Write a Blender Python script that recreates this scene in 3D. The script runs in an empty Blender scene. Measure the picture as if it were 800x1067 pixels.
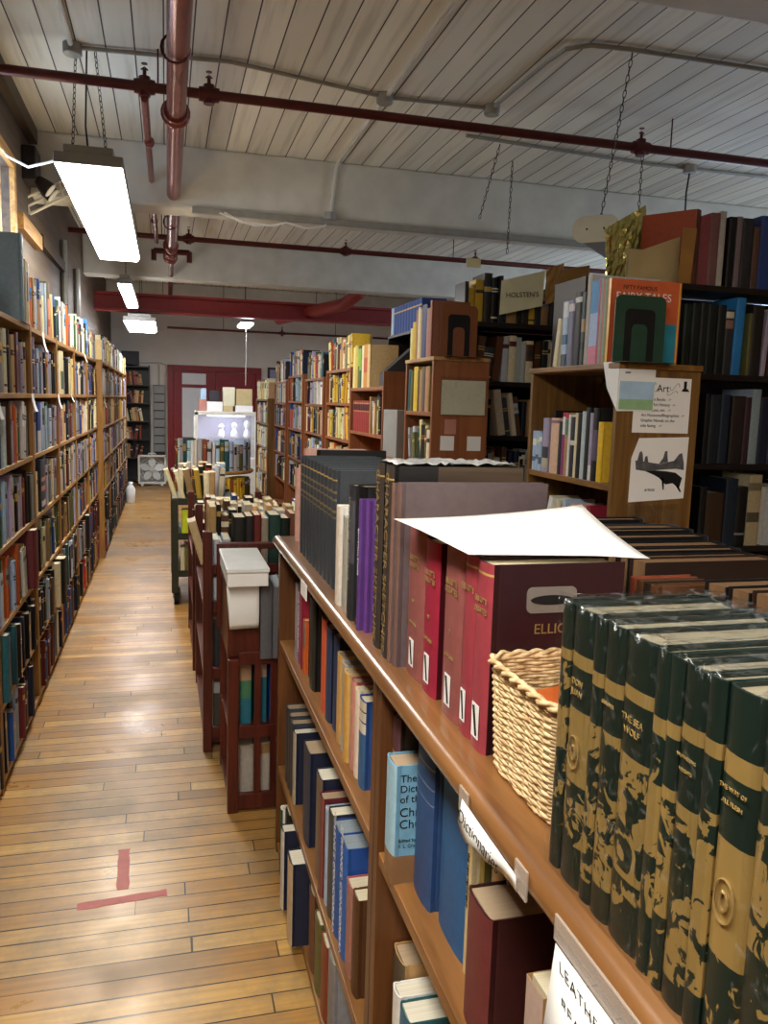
import bpy, bmesh, math, random
from mathutils import Vector, Matrix
from mathutils.bvhtree import BVHTree

SC = bpy.context.scene
COL = SC.collection
V = Vector
PI = math.pi


# ------------------------------------------------------------------ colours
def lin(c):
    c /= 255.0
    return c / 12.92 if c <= 0.04045 else ((c + 0.055) / 1.055) ** 2.4


def hx(s):
    s = s.lstrip('#')
    return tuple(lin(int(s[i:i + 2], 16)) for i in (0, 2, 4))


NAMED = {
    'cream': 'ddd2b0', 'white': 'e4e4e2', 'pale grey': 'b4b4b6', 'grey': '83848a', 'charcoal': '2c2d31', 'navy': '182038',
    'blue': '2a4c8c', 'bright blue': '2f78c0', 'pale blue': 'a6bcd6', 'maroon': '5c1e25', 'red': 'a12f2c', 'crimson': '8c2236',
    'black': '101012', 'brown': '573822', 'dark brown': '2a1b15', 'tan': 'ae895a', 'buff': 'cdb07c', 'green': '2f5a3c',
    'dark green': '14211a', 'teal': '22555c', 'lilac': 'a399b4', 'purple': '5b3a80', 'yellow': 'd2ab32', 'pale yellow': 'd9cf8a',
    'orange': 'c65c2a', 'olive': '66653a', 'pink': 'd0a59a', 'rust': '86402a', 'rose': 'a8555a', 'slate': '3b4046',
}
C = {k: hx(v) for k, v in NAMED.items()}
GOLD = hx('b79a55')
PAGE = hx('d6cbb0')


# ------------------------------------------------------------------ materials
def new_mat(name):
    m = bpy.data.materials.new(name)
    m.use_nodes = True
    nt = m.node_tree
    b = nt.nodes['Principled BSDF']
    return m, nt, b


def N(nt, t, **kw):
    n = nt.nodes.new(t)
    for k, v in kw.items():
        setattr(n, k, v)
    return n


def ramp(nt, stops):
    r = N(nt, 'ShaderNodeValToRGB')
    e = r.color_ramp.elements
    while len(e) < len(stops):
        e.new(0.5)
    for i, (p, c) in enumerate(stops):
        e[i].position = p
        e[i].color = (*c[:3], 1)
    return r


def plain(name, col, rough=0.5, metal=0.0, var=0.12, scale=14.0, spec=0.4, bump=0.0):
    m, nt, b = new_mat(name)
    tc = N(nt, 'ShaderNodeTexCoord')
    no = N(nt, 'ShaderNodeTexNoise')
    no.inputs['Scale'].default_value = scale
    no.inputs['Detail'].default_value = 4
    nt.links.new(tc.outputs['Object'], no.inputs['Vector'])
    r = ramp(nt, [(0.3, tuple(x * (1 - var) for x in col)), (0.7, tuple(min(1, x * (1 + var)) for x in col))])
    nt.links.new(no.outputs['Fac'], r.inputs['Fac'])
    nt.links.new(r.outputs['Color'], b.inputs['Base Color'])
    b.inputs['Roughness'].default_value = rough
    b.inputs['Metallic'].default_value = metal
    b.inputs['Specular IOR Level'].default_value = spec
    if bump:
        bp = N(nt, 'ShaderNodeBump')
        bp.inputs['Strength'].default_value = bump
        bp.inputs['Distance'].default_value = 0.004
        nt.links.new(no.outputs['Fac'], bp.inputs['Height'])
        nt.links.new(bp.outputs['Normal'], b.inputs['Normal'])
    return m


def wood(name, c1, c2, axis='Y', rough=0.42, scale=1.0, spec=0.4, coat=0.0):
    m, nt, b = new_mat(name)
    tc = N(nt, 'ShaderNodeTexCoord')
    mp = N(nt, 'ShaderNodeMapping')
    s = [22 * scale] * 3
    s['XYZ'.index(axis)] = 1.6 * scale
    mp.inputs['Scale'].default_value = s
    nt.links.new(tc.outputs['Object'], mp.inputs['Vector'])
    no = N(nt, 'ShaderNodeTexNoise')
    no.inputs['Scale'].default_value = 1.5
    no.inputs['Detail'].default_value = 6
    no.inputs['Distortion'].default_value = 0.8
    nt.links.new(mp.outputs['Vector'], no.inputs['Vector'])
    r = ramp(nt, [(0.32, c2), (0.5, tuple((a + d) / 2 for a, d in zip(c1, c2))), (0.68, c1)])
    nt.links.new(no.outputs['Fac'], r.inputs['Fac'])
    nt.links.new(r.outputs['Color'], b.inputs['Base Color'])
    b.inputs['Roughness'].default_value = rough
    b.inputs['Specular IOR Level'].default_value = spec
    b.inputs['Coat Weight'].default_value = coat
    b.inputs['Coat Roughness'].default_value = 0.22
    return m


def attr_mat(name, rough=0.5, spec=0.4, var=0.1, scale=60, sheen=0.0):
    """cover material: each mesh carries its own cover colours in the face-corner attribute 'tint'"""
    m, nt, b = new_mat(name)
    at = N(nt, 'ShaderNodeAttribute')
    at.attribute_name = 'tint'
    tc = N(nt, 'ShaderNodeTexCoord')
    no = N(nt, 'ShaderNodeTexNoise')
    no.inputs['Scale'].default_value = scale
    no.inputs['Detail'].default_value = 5
    nt.links.new(tc.outputs['Object'], no.inputs['Vector'])
    r = ramp(nt, [(0.3, (1 - var,) * 3), (0.7, (1 + var,) * 3)])
    nt.links.new(no.outputs['Fac'], r.inputs['Fac'])
    mx = N(nt, 'ShaderNodeMix', data_type='RGBA', blend_type='MULTIPLY')
    mx.inputs[0].default_value = 1
    nt.links.new(at.outputs['Color'], mx.inputs[6])
    nt.links.new(r.outputs['Color'], mx.inputs[7])
    nt.links.new(mx.outputs[2], b.inputs['Base Color'])
    b.inputs['Roughness'].default_value = rough
    b.inputs['Specular IOR Level'].default_value = spec
    return m


def page_mat(name, col):
    m, nt, b = new_mat(name)
    tc = N(nt, 'ShaderNodeTexCoord')
    mp = N(nt, 'ShaderNodeMapping')
    mp.inputs['Scale'].default_value = (900, 6, 6)
    nt.links.new(tc.outputs['Object'], mp.inputs['Vector'])
    no = N(nt, 'ShaderNodeTexNoise')
    no.inputs['Scale'].default_value = 1
    no.inputs['Detail'].default_value = 2
    nt.links.new(mp.outputs['Vector'], no.inputs['Vector'])
    r = ramp(nt, [(0.3, tuple(x * 0.78 for x in col)), (0.65, col)])
    nt.links.new(no.outputs['Fac'], r.inputs['Fac'])
    nt.links.new(r.outputs['Color'], b.inputs['Base Color'])
    b.inputs['Roughness'].default_value = 0.75
    b.inputs['Specular IOR Level'].default_value = 0.2
    return m


def emit(name, col, s):
    m, nt, b = new_mat(name)
    b.inputs['Base Color'].default_value = (*col, 1)
    b.inputs['Emission Color'].default_value = (*col, 1)
    b.inputs['Emission Strength'].default_value = s
    return m


def math_n(nt, op, a, b=None, c=None):
    n = N(nt, 'ShaderNodeMath', operation=op)
    for i, v in enumerate((a, b, c)):
        if v is None:
            continue
        if isinstance(v, (int, float)):
            n.inputs[i].default_value = v
        else:
            nt.links.new(v, n.inputs[i])
    return n.outputs[0]


def floor_mat():
    """narrow maple strips laid across the room, random lengths and tones, scuffed"""
    m, nt, b = new_mat('worn_maple_boards')
    tc = N(nt, 'ShaderNodeTexCoord')
    sp = N(nt, 'ShaderNodeSeparateXYZ')
    nt.links.new(tc.outputs['Object'], sp.inputs[0])
    W, L = 0.07, 1.3
    v = math_n(nt, 'DIVIDE', sp.outputs['Y'], W)
    row_ = math_n(nt, 'FLOOR', v)
    wn = N(nt, 'ShaderNodeTexWhiteNoise', noise_dimensions='1D')
    nt.links.new(row_, wn.inputs['W'])
    u = math_n(nt, 'ADD', math_n(nt, 'DIVIDE', sp.outputs['X'], L), math_n(nt, 'MULTIPLY', wn.outputs['Value'], 7.3))
    colm = math_n(nt, 'FLOOR', u)
    cb = N(nt, 'ShaderNodeCombineXYZ')
    nt.links.new(row_, cb.inputs[0])
    nt.links.new(colm, cb.inputs[1])
    wt = N(nt, 'ShaderNodeTexWhiteNoise', noise_dimensions='2D')
    nt.links.new(cb.outputs[0], wt.inputs['Vector'])
    tone = ramp(nt, [(0.0, hx('94682f')), (0.35, hx('ad7f3e')), (0.7, hx('ba8d4b')), (1.0, hx('cda35a'))])
    nt.links.new(wt.outputs['Value'], tone.inputs['Fac'])
    # seams
    fv, fu = math_n(nt, 'FRACT', v), math_n(nt, 'FRACT', u)
    dv = math_n(nt, 'MULTIPLY', math_n(nt, 'MINIMUM', fv, math_n(nt, 'SUBTRACT', 1.0, fv)), W)
    du = math_n(nt, 'MULTIPLY', math_n(nt, 'MINIMUM', fu, math_n(nt, 'SUBTRACT', 1.0, fu)), L)
    d = math_n(nt, 'MINIMUM', dv, du)
    nw = N(nt, 'ShaderNodeTexNoise')
    nw.inputs['Scale'].default_value = 3.5
    nt.links.new(tc.outputs['Object'], nw.inputs['Vector'])
    wid = math_n(nt, 'MULTIPLY_ADD', nw.outputs['Fac'], 0.0056, -0.0006)
    seam = math_n(nt, 'LESS_THAN', d, wid)
    # grain
    mp = N(nt, 'ShaderNodeMapping')
    mp.inputs['Scale'].default_value = (2.5, 60, 1)
    nt.links.new(tc.outputs['Object'], mp.inputs['Vector'])
    no = N(nt, 'ShaderNodeTexNoise')
    no.inputs['Scale'].default_value = 1
    no.inputs['Detail'].default_value = 6
    nt.links.new(mp.outputs['Vector'], no.inputs['Vector'])
    r = ramp(nt, [(0.3, (0.78, 0.75, 0.7)), (0.62, (1.05, 1.03, 1.0))])
    nt.links.new(no.outputs['Fac'], r.inputs['Fac'])
    mx = N(nt, 'ShaderNodeMix', data_type='RGBA', blend_type='MULTIPLY')
    mx.inputs[0].default_value = 1
    nt.links.new(tone.outputs['Color'], mx.inputs[6])
    nt.links.new(r.outputs['Color'], mx.inputs[7])
    # grey scuffed traffic wear
    n2 = N(nt, 'ShaderNodeTexNoise')
    n2.inputs['Scale'].default_value = 2.2
    n2.inputs['Detail'].default_value = 9
    n2.inputs['Roughness'].default_value = 0.72
    nt.links.new(tc.outputs['Object'], n2.inputs['Vector'])
    r2 = ramp(nt, [(0.44, (0, 0, 0)), (0.64, (0.75, 0.75, 0.75))])
    nt.links.new(n2.outputs['Fac'], r2.inputs['Fac'])
    mw = N(nt, 'ShaderNodeMix', data_type='RGBA')
    nt.links.new(r2.outputs['Color'], mw.inputs[0])
    nt.links.new(mx.outputs[2], mw.inputs[6])
    mw.inputs[7].default_value = (*hx('7d6a50'), 1)
    ms = N(nt, 'ShaderNodeMix', data_type='RGBA')
    nt.links.new(seam, ms.inputs[0])
    nt.links.new(mw.outputs[2], ms.inputs[6])
    ms.inputs[7].default_value = (*hx('33200f'), 1)
    nt.links.new(ms.outputs[2], b.inputs['Base Color'])
    rr = ramp(nt, [(0.35, (0.26,) * 3), (0.65, (0.46,) * 3)])
    nt.links.new(n2.outputs['Fac'], rr.inputs['Fac'])
    nt.links.new(rr.outputs['Color'], b.inputs['Roughness'])
    b.inputs['Specular IOR Level'].default_value = 0.5
    bp = N(nt, 'ShaderNodeBump')
    bp.inputs['Strength'].default_value = 0.5
    bp.inputs['Distance'].default_value = 0.003
    bp.invert = True
    nt.links.new(math_n(nt, 'ADD', seam, math_n(nt, 'MULTIPLY', wt.outputs['Value'], .35)), bp.inputs['Height'])
    nt.links.new(bp.outputs['Normal'], b.inputs['Normal'])
    return m


def ceiling_mat():
    m, nt, b = new_mat('painted_plank_ceiling')
    tc = N(nt, 'ShaderNodeTexCoord')
    mp = N(nt, 'ShaderNodeMapping')
    mp.inputs['Rotation'].default_value = (0, 0, PI / 2)
    nt.links.new(tc.outputs['Object'], mp.inputs['Vector'])
    br = N(nt, 'ShaderNodeTexBrick')
    br.offset = 0.3
    br.inputs['Scale'].default_value = 1
    br.inputs['Brick Width'].default_value = 9.0
    br.inputs['Row Height'].default_value = 0.15
    br.inputs['Mortar Size'].default_value = 0.004
    br.inputs['Color1'].default_value = (*hx('e8e2cf'), 1)
    br.inputs['Color2'].default_value = (*hx('d2cdbd'), 1)
    br.inputs['Mortar'].default_value = (*hx('3c3833'), 1)
    nt.links.new(mp.outputs['Vector'], br.inputs['Vector'])
    no = N(nt, 'ShaderNodeTexNoise')
    mp2 = N(nt, 'ShaderNodeMapping')
    mp2.inputs['Scale'].default_value = (14, 0.7, 1)
    nt.links.new(tc.outputs['Object'], mp2.inputs['Vector'])
    nt.links.new(mp2.outputs['Vector'], no.inputs['Vector'])
    no.inputs['Scale'].default_value = 1.2
    no.inputs['Detail'].default_value = 7
    r = ramp(nt, [(0.3, (0.76, 0.74, 0.70)), (0.5, (1, 1, 1))])
    nt.links.new(no.outputs['Fac'], r.inputs['Fac'])
    mx = N(nt, 'ShaderNodeMix', data_type='RGBA', blend_type='MULTIPLY')
    mx.inputs[0].default_value = 1
    nt.links.new(br.outputs['Color'], mx.inputs[6])
    nt.links.new(r.outputs['Color'], mx.inputs[7])
    nt.links.new(mx.outputs[2], b.inputs['Base Color'])
    b.inputs['Roughness'].default_value = 0.6
    bp = N(nt, 'ShaderNodeBump')
    bp.inputs['Strength'].default_value = 0.5
    bp.inputs['Distance'].default_value = 0.005
    bp.invert = True
    nt.links.new(br.outputs['Fac'], bp.inputs['Height'])
    nt.links.new(bp.outputs['Normal'], b.inputs['Normal'])
    return m


def wicker_mat():
    m, nt, b = new_mat('woven_straw')
    tc = N(nt, 'ShaderNodeTexCoord')
    no = N(nt, 'ShaderNodeTexNoise')
    no.inputs['Scale'].default_value = 90
    nt.links.new(tc.outputs['Object'], no.inputs['Vector'])
    r = ramp(nt, [(0.3, hx('b08f62')), (0.6, hx('e0c69a'))])
    nt.links.new(no.outputs['Fac'], r.inputs['Fac'])
    nt.links.new(r.outputs['Color'], b.inputs['Base Color'])
    b.inputs['Roughness'].default_value = 0.7
    return m


def gilt_leather_mat(name, bands, seed):
    """dark green leather stamped with gold bands and scrolling gilt, by the book's own height and noise"""
    m, nt, b = new_mat(name)
    tc = N(nt, 'ShaderNodeTexCoord')
    sp = N(nt, 'ShaderNodeSeparateXYZ')
    nt.links.new(tc.outputs['Object'], sp.inputs[0])
    rz = N(nt, 'ShaderNodeValToRGB')
    rz.color_ramp.interpolation = 'CONSTANT'
    e = rz.color_ramp.elements
    while len(e) < len(bands):
        e.new(0.5)
    for i, (z, g) in enumerate(bands):
        e[i].position = z / 0.3
        e[i].color = (g, g, g, 1)
    mz = N(nt, 'ShaderNodeMath', operation='DIVIDE')
    mz.inputs[1].default_value = 0.3
    nt.links.new(sp.outputs['Z'], mz.inputs[0])
    nt.links.new(mz.outputs[0], rz.inputs['Fac'])
    no = N(nt, 'ShaderNodeTexNoise')
    no.inputs['Scale'].default_value = 46
    no.inputs['Detail'].default_value = 3.5
    no.inputs['Distortion'].default_value = 1.3
    ad = N(nt, 'ShaderNodeVectorMath', operation='ADD')
    ad.inputs[1].default_value = (seed * 3.1, seed * 1.7, seed * 2.3)
    nt.links.new(tc.outputs['Object'], ad.inputs[0])
    nt.links.new(ad.outputs[0], no.inputs['Vector'])
    # gold where noise > 1 - level
    lt = N(nt, 'ShaderNodeMath', operation='ADD')
    nt.links.new(no.outputs['Fac'], lt.inputs[0])
    nt.links.new(rz.outputs['Color'], lt.inputs[1])
    rr = ramp(nt, [(0.985, (0, 0, 0)), (1.0, (1, 1, 1))])
    rr.color_ramp.elements[0].position = 0.90
    rr.color_ramp.elements[1].position = 0.925
    sub = N(nt, 'ShaderNodeMath', operation='MULTIPLY_ADD')
    sub.inputs[1].default_value = 1
    sub.inputs[2].default_value = 0
    nt.links.new(lt.outputs[0], sub.inputs[0])
    nt.links.new(sub.outputs[0], rr.inputs['Fac'])
    # only the spine (local y < 6 mm) is stamped
    ys = N(nt, 'ShaderNodeMath', operation='LESS_THAN')
    ys.inputs[1].default_value = 0.0065
    nt.links.new(sp.outputs['Y'], ys.inputs[0])
    fm = N(nt, 'ShaderNodeMath', operation='MULTIPLY')
    nt.links.new(rr.outputs['Color'], fm.inputs[0])
    nt.links.new(ys.outputs[0], fm.inputs[1])
    mx = N(nt, 'ShaderNodeMix', data_type='RGBA')
    nt.links.new(fm.outputs[0], mx.inputs[0])
    mx.inputs[6].default_value = (*hx('14241f'), 1)
    mx.inputs[7].default_value = (*hx('b4975a'), 1)
    nt.links.new(mx.outputs[2], b.inputs['Base Color'])
    mt = N(nt, 'ShaderNodeMath', operation='MULTIPLY')
    mt.inputs[1].default_value = 0.5
    nt.links.new(fm.outputs[0], mt.inputs[0])
    nt.links.new(mt.outputs[0], b.inputs['Metallic'])
    b.inputs['Roughness'].default_value = 0.34
    b.inputs['Specular IOR Level'].default_value = 0.5
    return m


def plastic_film():
    m = bpy.data.materials.new('clear_plastic_film')
    m.use_nodes = True
    nt = m.node_tree
    nt.nodes.clear()
    out = N(nt, 'ShaderNodeOutputMaterial')
    tr = N(nt, 'ShaderNodeBsdfTransparent')
    tr.inputs['Color'].default_value = (0.93, 0.94, 0.95, 1)
    gl = N(nt, 'ShaderNodeBsdfGlossy')
    gl.inputs['Roughness'].default_value = 0.12
    df = N(nt, 'ShaderNodeBsdfDiffuse')
    df.inputs['Color'].default_value = (0.75, 0.78, 0.82, 1)
    tc = N(nt, 'ShaderNodeTexCoord')
    no = N(nt, 'ShaderNodeTexNoise')
    no.inputs['Scale'].default_value = 45
    no.inputs['Detail'].default_value = 3
    no.inputs['Distortion'].default_value = 1.5
    nt.links.new(tc.outputs['Object'], no.inputs['Vector'])
    bp = N(nt, 'ShaderNodeBump')
    bp.inputs['Strength'].default_value = 0.35
    bp.inputs['Distance'].default_value = 0.003
    nt.links.new(no.outputs['Fac'], bp.inputs['Height'])
    nt.links.new(bp.outputs['Normal'], gl.inputs['Normal'])
    fr = N(nt, 'ShaderNodeFresnel')
    fr.inputs['IOR'].default_value = 1.28
    nt.links.new(bp.outputs['Normal'], fr.inputs['Normal'])
    a = N(nt, 'ShaderNodeMixShader')
    ge = N(nt, 'ShaderNodeNewGeometry')
    nb = N(nt, 'ShaderNodeMath', operation='SUBTRACT')
    nb.inputs[0].default_value = 1
    nt.links.new(ge.outputs['Backfacing'], nb.inputs[1])
    fb = N(nt, 'ShaderNodeMath', operation='MULTIPLY')
    nt.links.new(fr.outputs[0], fb.inputs[0])
    nt.links.new(nb.outputs[0], fb.inputs[1])
    nt.links.new(fb.outputs[0], a.inputs[0])
    nt.links.new(tr.outputs[0], a.inputs[1])
    nt.links.new(gl.outputs[0], a.inputs[2])
    r = ramp(nt, [(0.55, (0.0,) * 3), (0.75, (0.10,) * 3)])
    nt.links.new(no.outputs['Fac'], r.inputs['Fac'])
    b2 = N(nt, 'ShaderNodeMixShader')
    nt.links.new(r.outputs['Color'], b2.inputs[0])
    nt.links.new(a.outputs[0], b2.inputs[1])
    nt.links.new(df.outputs[0], b2.inputs[2])
    nt.links.new(b2.outputs[0], out.inputs['Surface'])
    return m


def tape_mat():
    m, nt, b = new_mat('clear_yellowed_tape')
    b.inputs['Base Color'].default_value = (*hx('cfc2b8'), 1)
    b.inputs['Roughness'].default_value = 0.2
    b.inputs['Alpha'].default_value = 0.42
    return m


def glass_mat():
    m, nt, b = new_mat('clear_glass')
    b.inputs['Base Color'].default_value = (0.95, 0.97, 1, 1)
    b.inputs['Roughness'].default_value = 0.03
    b.inputs['Alpha'].default_value = 0.18
    return m


M = {
    'floor': floor_mat(), 'ceiling': ceiling_mat(),
    'beam': plain('painted_beam_white', hx('c9c5b8'), 0.6, var=0.1, scale=5),
    'wallback': plain('cream_wall_paint', hx('e6ddcf'), 0.7, var=0.06, scale=3),
    'wallleft': wood('brown_wall_boards', hx('5c4a38'), hx('40342a'), 'Y', 0.6, 0.5),
    'wallright': plain('grey_wall_paint', hx('a7a8ac'), 0.7, var=0.06, scale=3),
    'pine': wood('pine_shelf', hx('bf9355'), hx('946a36'), 'Y', 0.45),
    'pineup': wood('pine_upright', hx('a87a3e'), hx('7e5527'), 'Z', 0.5),
    'oak': wood('oak_counter', hx('8e6238'), hx('5f3d20'), 'Y', 0.3, 1.0, 0.5, 0.7),
    'oakup': wood('oak_upright', hx('6d4424'), hx('472a16'), 'Z', 0.4),
    'oakshelf': wood('oak_shelf', hx('936639'), hx('6a4420'), 'Y', 0.38),
    'maple': wood('art_case_wood', hx('84602f'), hx('5c3e1c'), 'Z', 0.42),
    'maplesh': wood('art_case_shelf', hx('92692f'), hx('684620'), 'Y', 0.42),
    'cinn': wood('cinnamon_case_wood', hx('9a6038'), hx('82492a'), 'Z', 0.42, 0.6),
    'cherry': wood('cherry_cart', hx('5e2418'), hx('3d150f'), 'Z', 0.35),
    'darkmetal': plain('dark_brown_metal', hx('231a18'), 0.4, 0.2, 0.1),
    'black': plain('black_paint', hx('17171a'), 0.4),
    'greenmetal': plain('dark_green_metal', hx('33362a'), 0.4, 0.3, 0.15),
    'redpipe': plain('dark_red_pipe_paint', hx('541d1b'), 0.32, 0.15, 0.18, 9),
    'copperpipe': plain('red_oxide_main_paint', hx('8a4a42'), 0.26, 0.35, 0.15, 5),
    'redbeam': plain('red_beam_paint', hx('8e2f2c'), 0.45, 0.0, 0.1),
    'reddoor': plain('red_door_paint', hx('8c2226'), 0.45, 0, 0.1),
    'conduit': plain('grey_conduit', hx('98968e'), 0.4, 0.4, 0.1),
    'whitemetal': plain('white_enamel', hx('dddbd2'), 0.4, 0, 0.04),
    'greymetal': plain('grey_enamel', hx('8f8f8c'), 0.45, 0.1, 0.06),
    'chain': plain('dark_chain', hx('3a332c'), 0.4, 0.6, 0.1),
    'capcream': plain('cream_lamp_end', hx('d9d0b6'), 0.45, 0, 0.04),
    'paper': plain('white_paper', hx('eeeeee'), 0.8, 0, 0.02, 8),
    'paperaged': plain('aged_paper', hx('dcd8bc'), 0.8, 0, 0.06, 8),
    'kraft': plain('brown_kraft_paper', hx('a3793f'), 0.6, 0, 0.14, 9),
    'folder': plain('manila_folder', hx('c2b083'), 0.6, 0, 0.08, 9),
    'foil': plain('gold_foil_wrap', hx('cfc67c'), 0.18, 0.85, 0.25, 30, 0.5, 1.0),
    'ink': plain('black_ink', hx('0c0c0e'), 0.8, 0, 0.02),
    'gold': plain('gold_stamping', hx('c9ac68'), 0.32, 0.5, 0.1),
    'goldtext': plain('tarnished_gold_stamping', hx('9c8253'), 0.4, 0.3, 0.1),
    'silver': plain('pewter_label', hx('9a9894'), 0.35, 0.5, 0.1),
    'whitetext': plain('white_stamping', hx('d4d6da'), 0.5, 0, 0.03),
    'tape': tape_mat(),
    'redtape': plain('red_floor_tape', hx('b0463e'), 0.45, 0, 0.12, 30),
    'wicker': wicker_mat(), 'film': plastic_film(), 'glass': glass_mat(),
    'cover': attr_mat('book_cloth', 0.5, 0.35, 0.1),
    'gloss': attr_mat('glossy_jacket', 0.3, 0.5, 0.06, 30),
    'mass': attr_mat('shelved_book_cloth', 0.55, 0.3, 0.08, 25),
    'page': page_mat('page_edges', PAGE), 'pagewhite': page_mat('white_page_edges', hx('e2dccb')), 'pagedull': page_mat('dull_gilt_page_edges', hx('8d8672')),
    'pagebrown': page_mat('browned_page_edges', hx('6f543a')), 'pageblue': page_mat('bluish_page_edges', hx('8e9aa4')),
    'pagered': page_mat('tan_page_edges', hx('b09a80')),
    'lamp': emit('fluorescent_diffuser', (1.0, 0.94, 0.82), 17.0),
    'lampcool': emit('cool_fluorescent_diffuser', (0.98, 0.98, 1.0), 14.0),
    'caselight': emit('case_lamp', (0.85, 0.9, 1.0), 9.0),
    'daylight': emit('daylit_window_glass', (0.58, 0.75, 1.0), 3.0),
    'rubber': plain('black_rubber', hx('101010'), 0.6),
    'bluebox': plain('blue_board', hx('2b4a86'), 0.5), 'greybox': plain('grey_board', hx('8d8a86'), 0.6, 0, 0.06),
    'orangeboard': plain('orange_leatherette', hx('a84a20'), 0.45, 0, 0.1),
    'greyplastic': plain('greyish_plastic', hx('a9abad'), 0.25, 0, 0.2, 30), 'skyblue': plain('sky_blue_print', hx('a9c8e4'), 0.5), 'grass': plain('grass_green_print', hx('93b98c'), 0.5),
    'greybluebook': plain('grey_blue_board', hx('56697a'), 0.5, 0, 0.05),
    'lilacwall': plain('lavender_lining', hx('a9a6c6'), 0.6),
    'pinkcard': plain('pink_card', hx('b77f72'), 0.6), 'printgrey': plain('grey_ink_wash', hx('55565a'), 0.7, 0, 0.4, 40),
    'printlight': plain('pale_ink_wash', hx('b9b9bb'), 0.7, 0, 0.2, 40),
    'greenbe': plain('green_enamel', hx('2c4a3c'), 0.35, 0.1, 0.1), 'brownbe': plain('brown_enamel', hx('7c4a2c'), 0.4, 0.1, 0.1),
    'orangeprint': plain('orange_print', hx('d2663f'), 0.4), 'blueprint': plain('turquoise_print', hx('2d93b0'), 0.4),
    'yellowprint': plain('yellow_print', hx('e3b94c'), 0.4), 'redboard': plain('red_board', hx('8e2b2a'), 0.5, 0, 0.08),
    'plasticwhite': plain('white_plastic', hx('e0e4e6'), 0.3, 0, 0.05), 'darkgrey': plain('dark_grey_board', hx('34343a'), 0.5, 0, 0.06),
    'signyellow': plain('yellowed_card', hx('e0ddb8'), 0.7, 0, 0.05),
}


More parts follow.
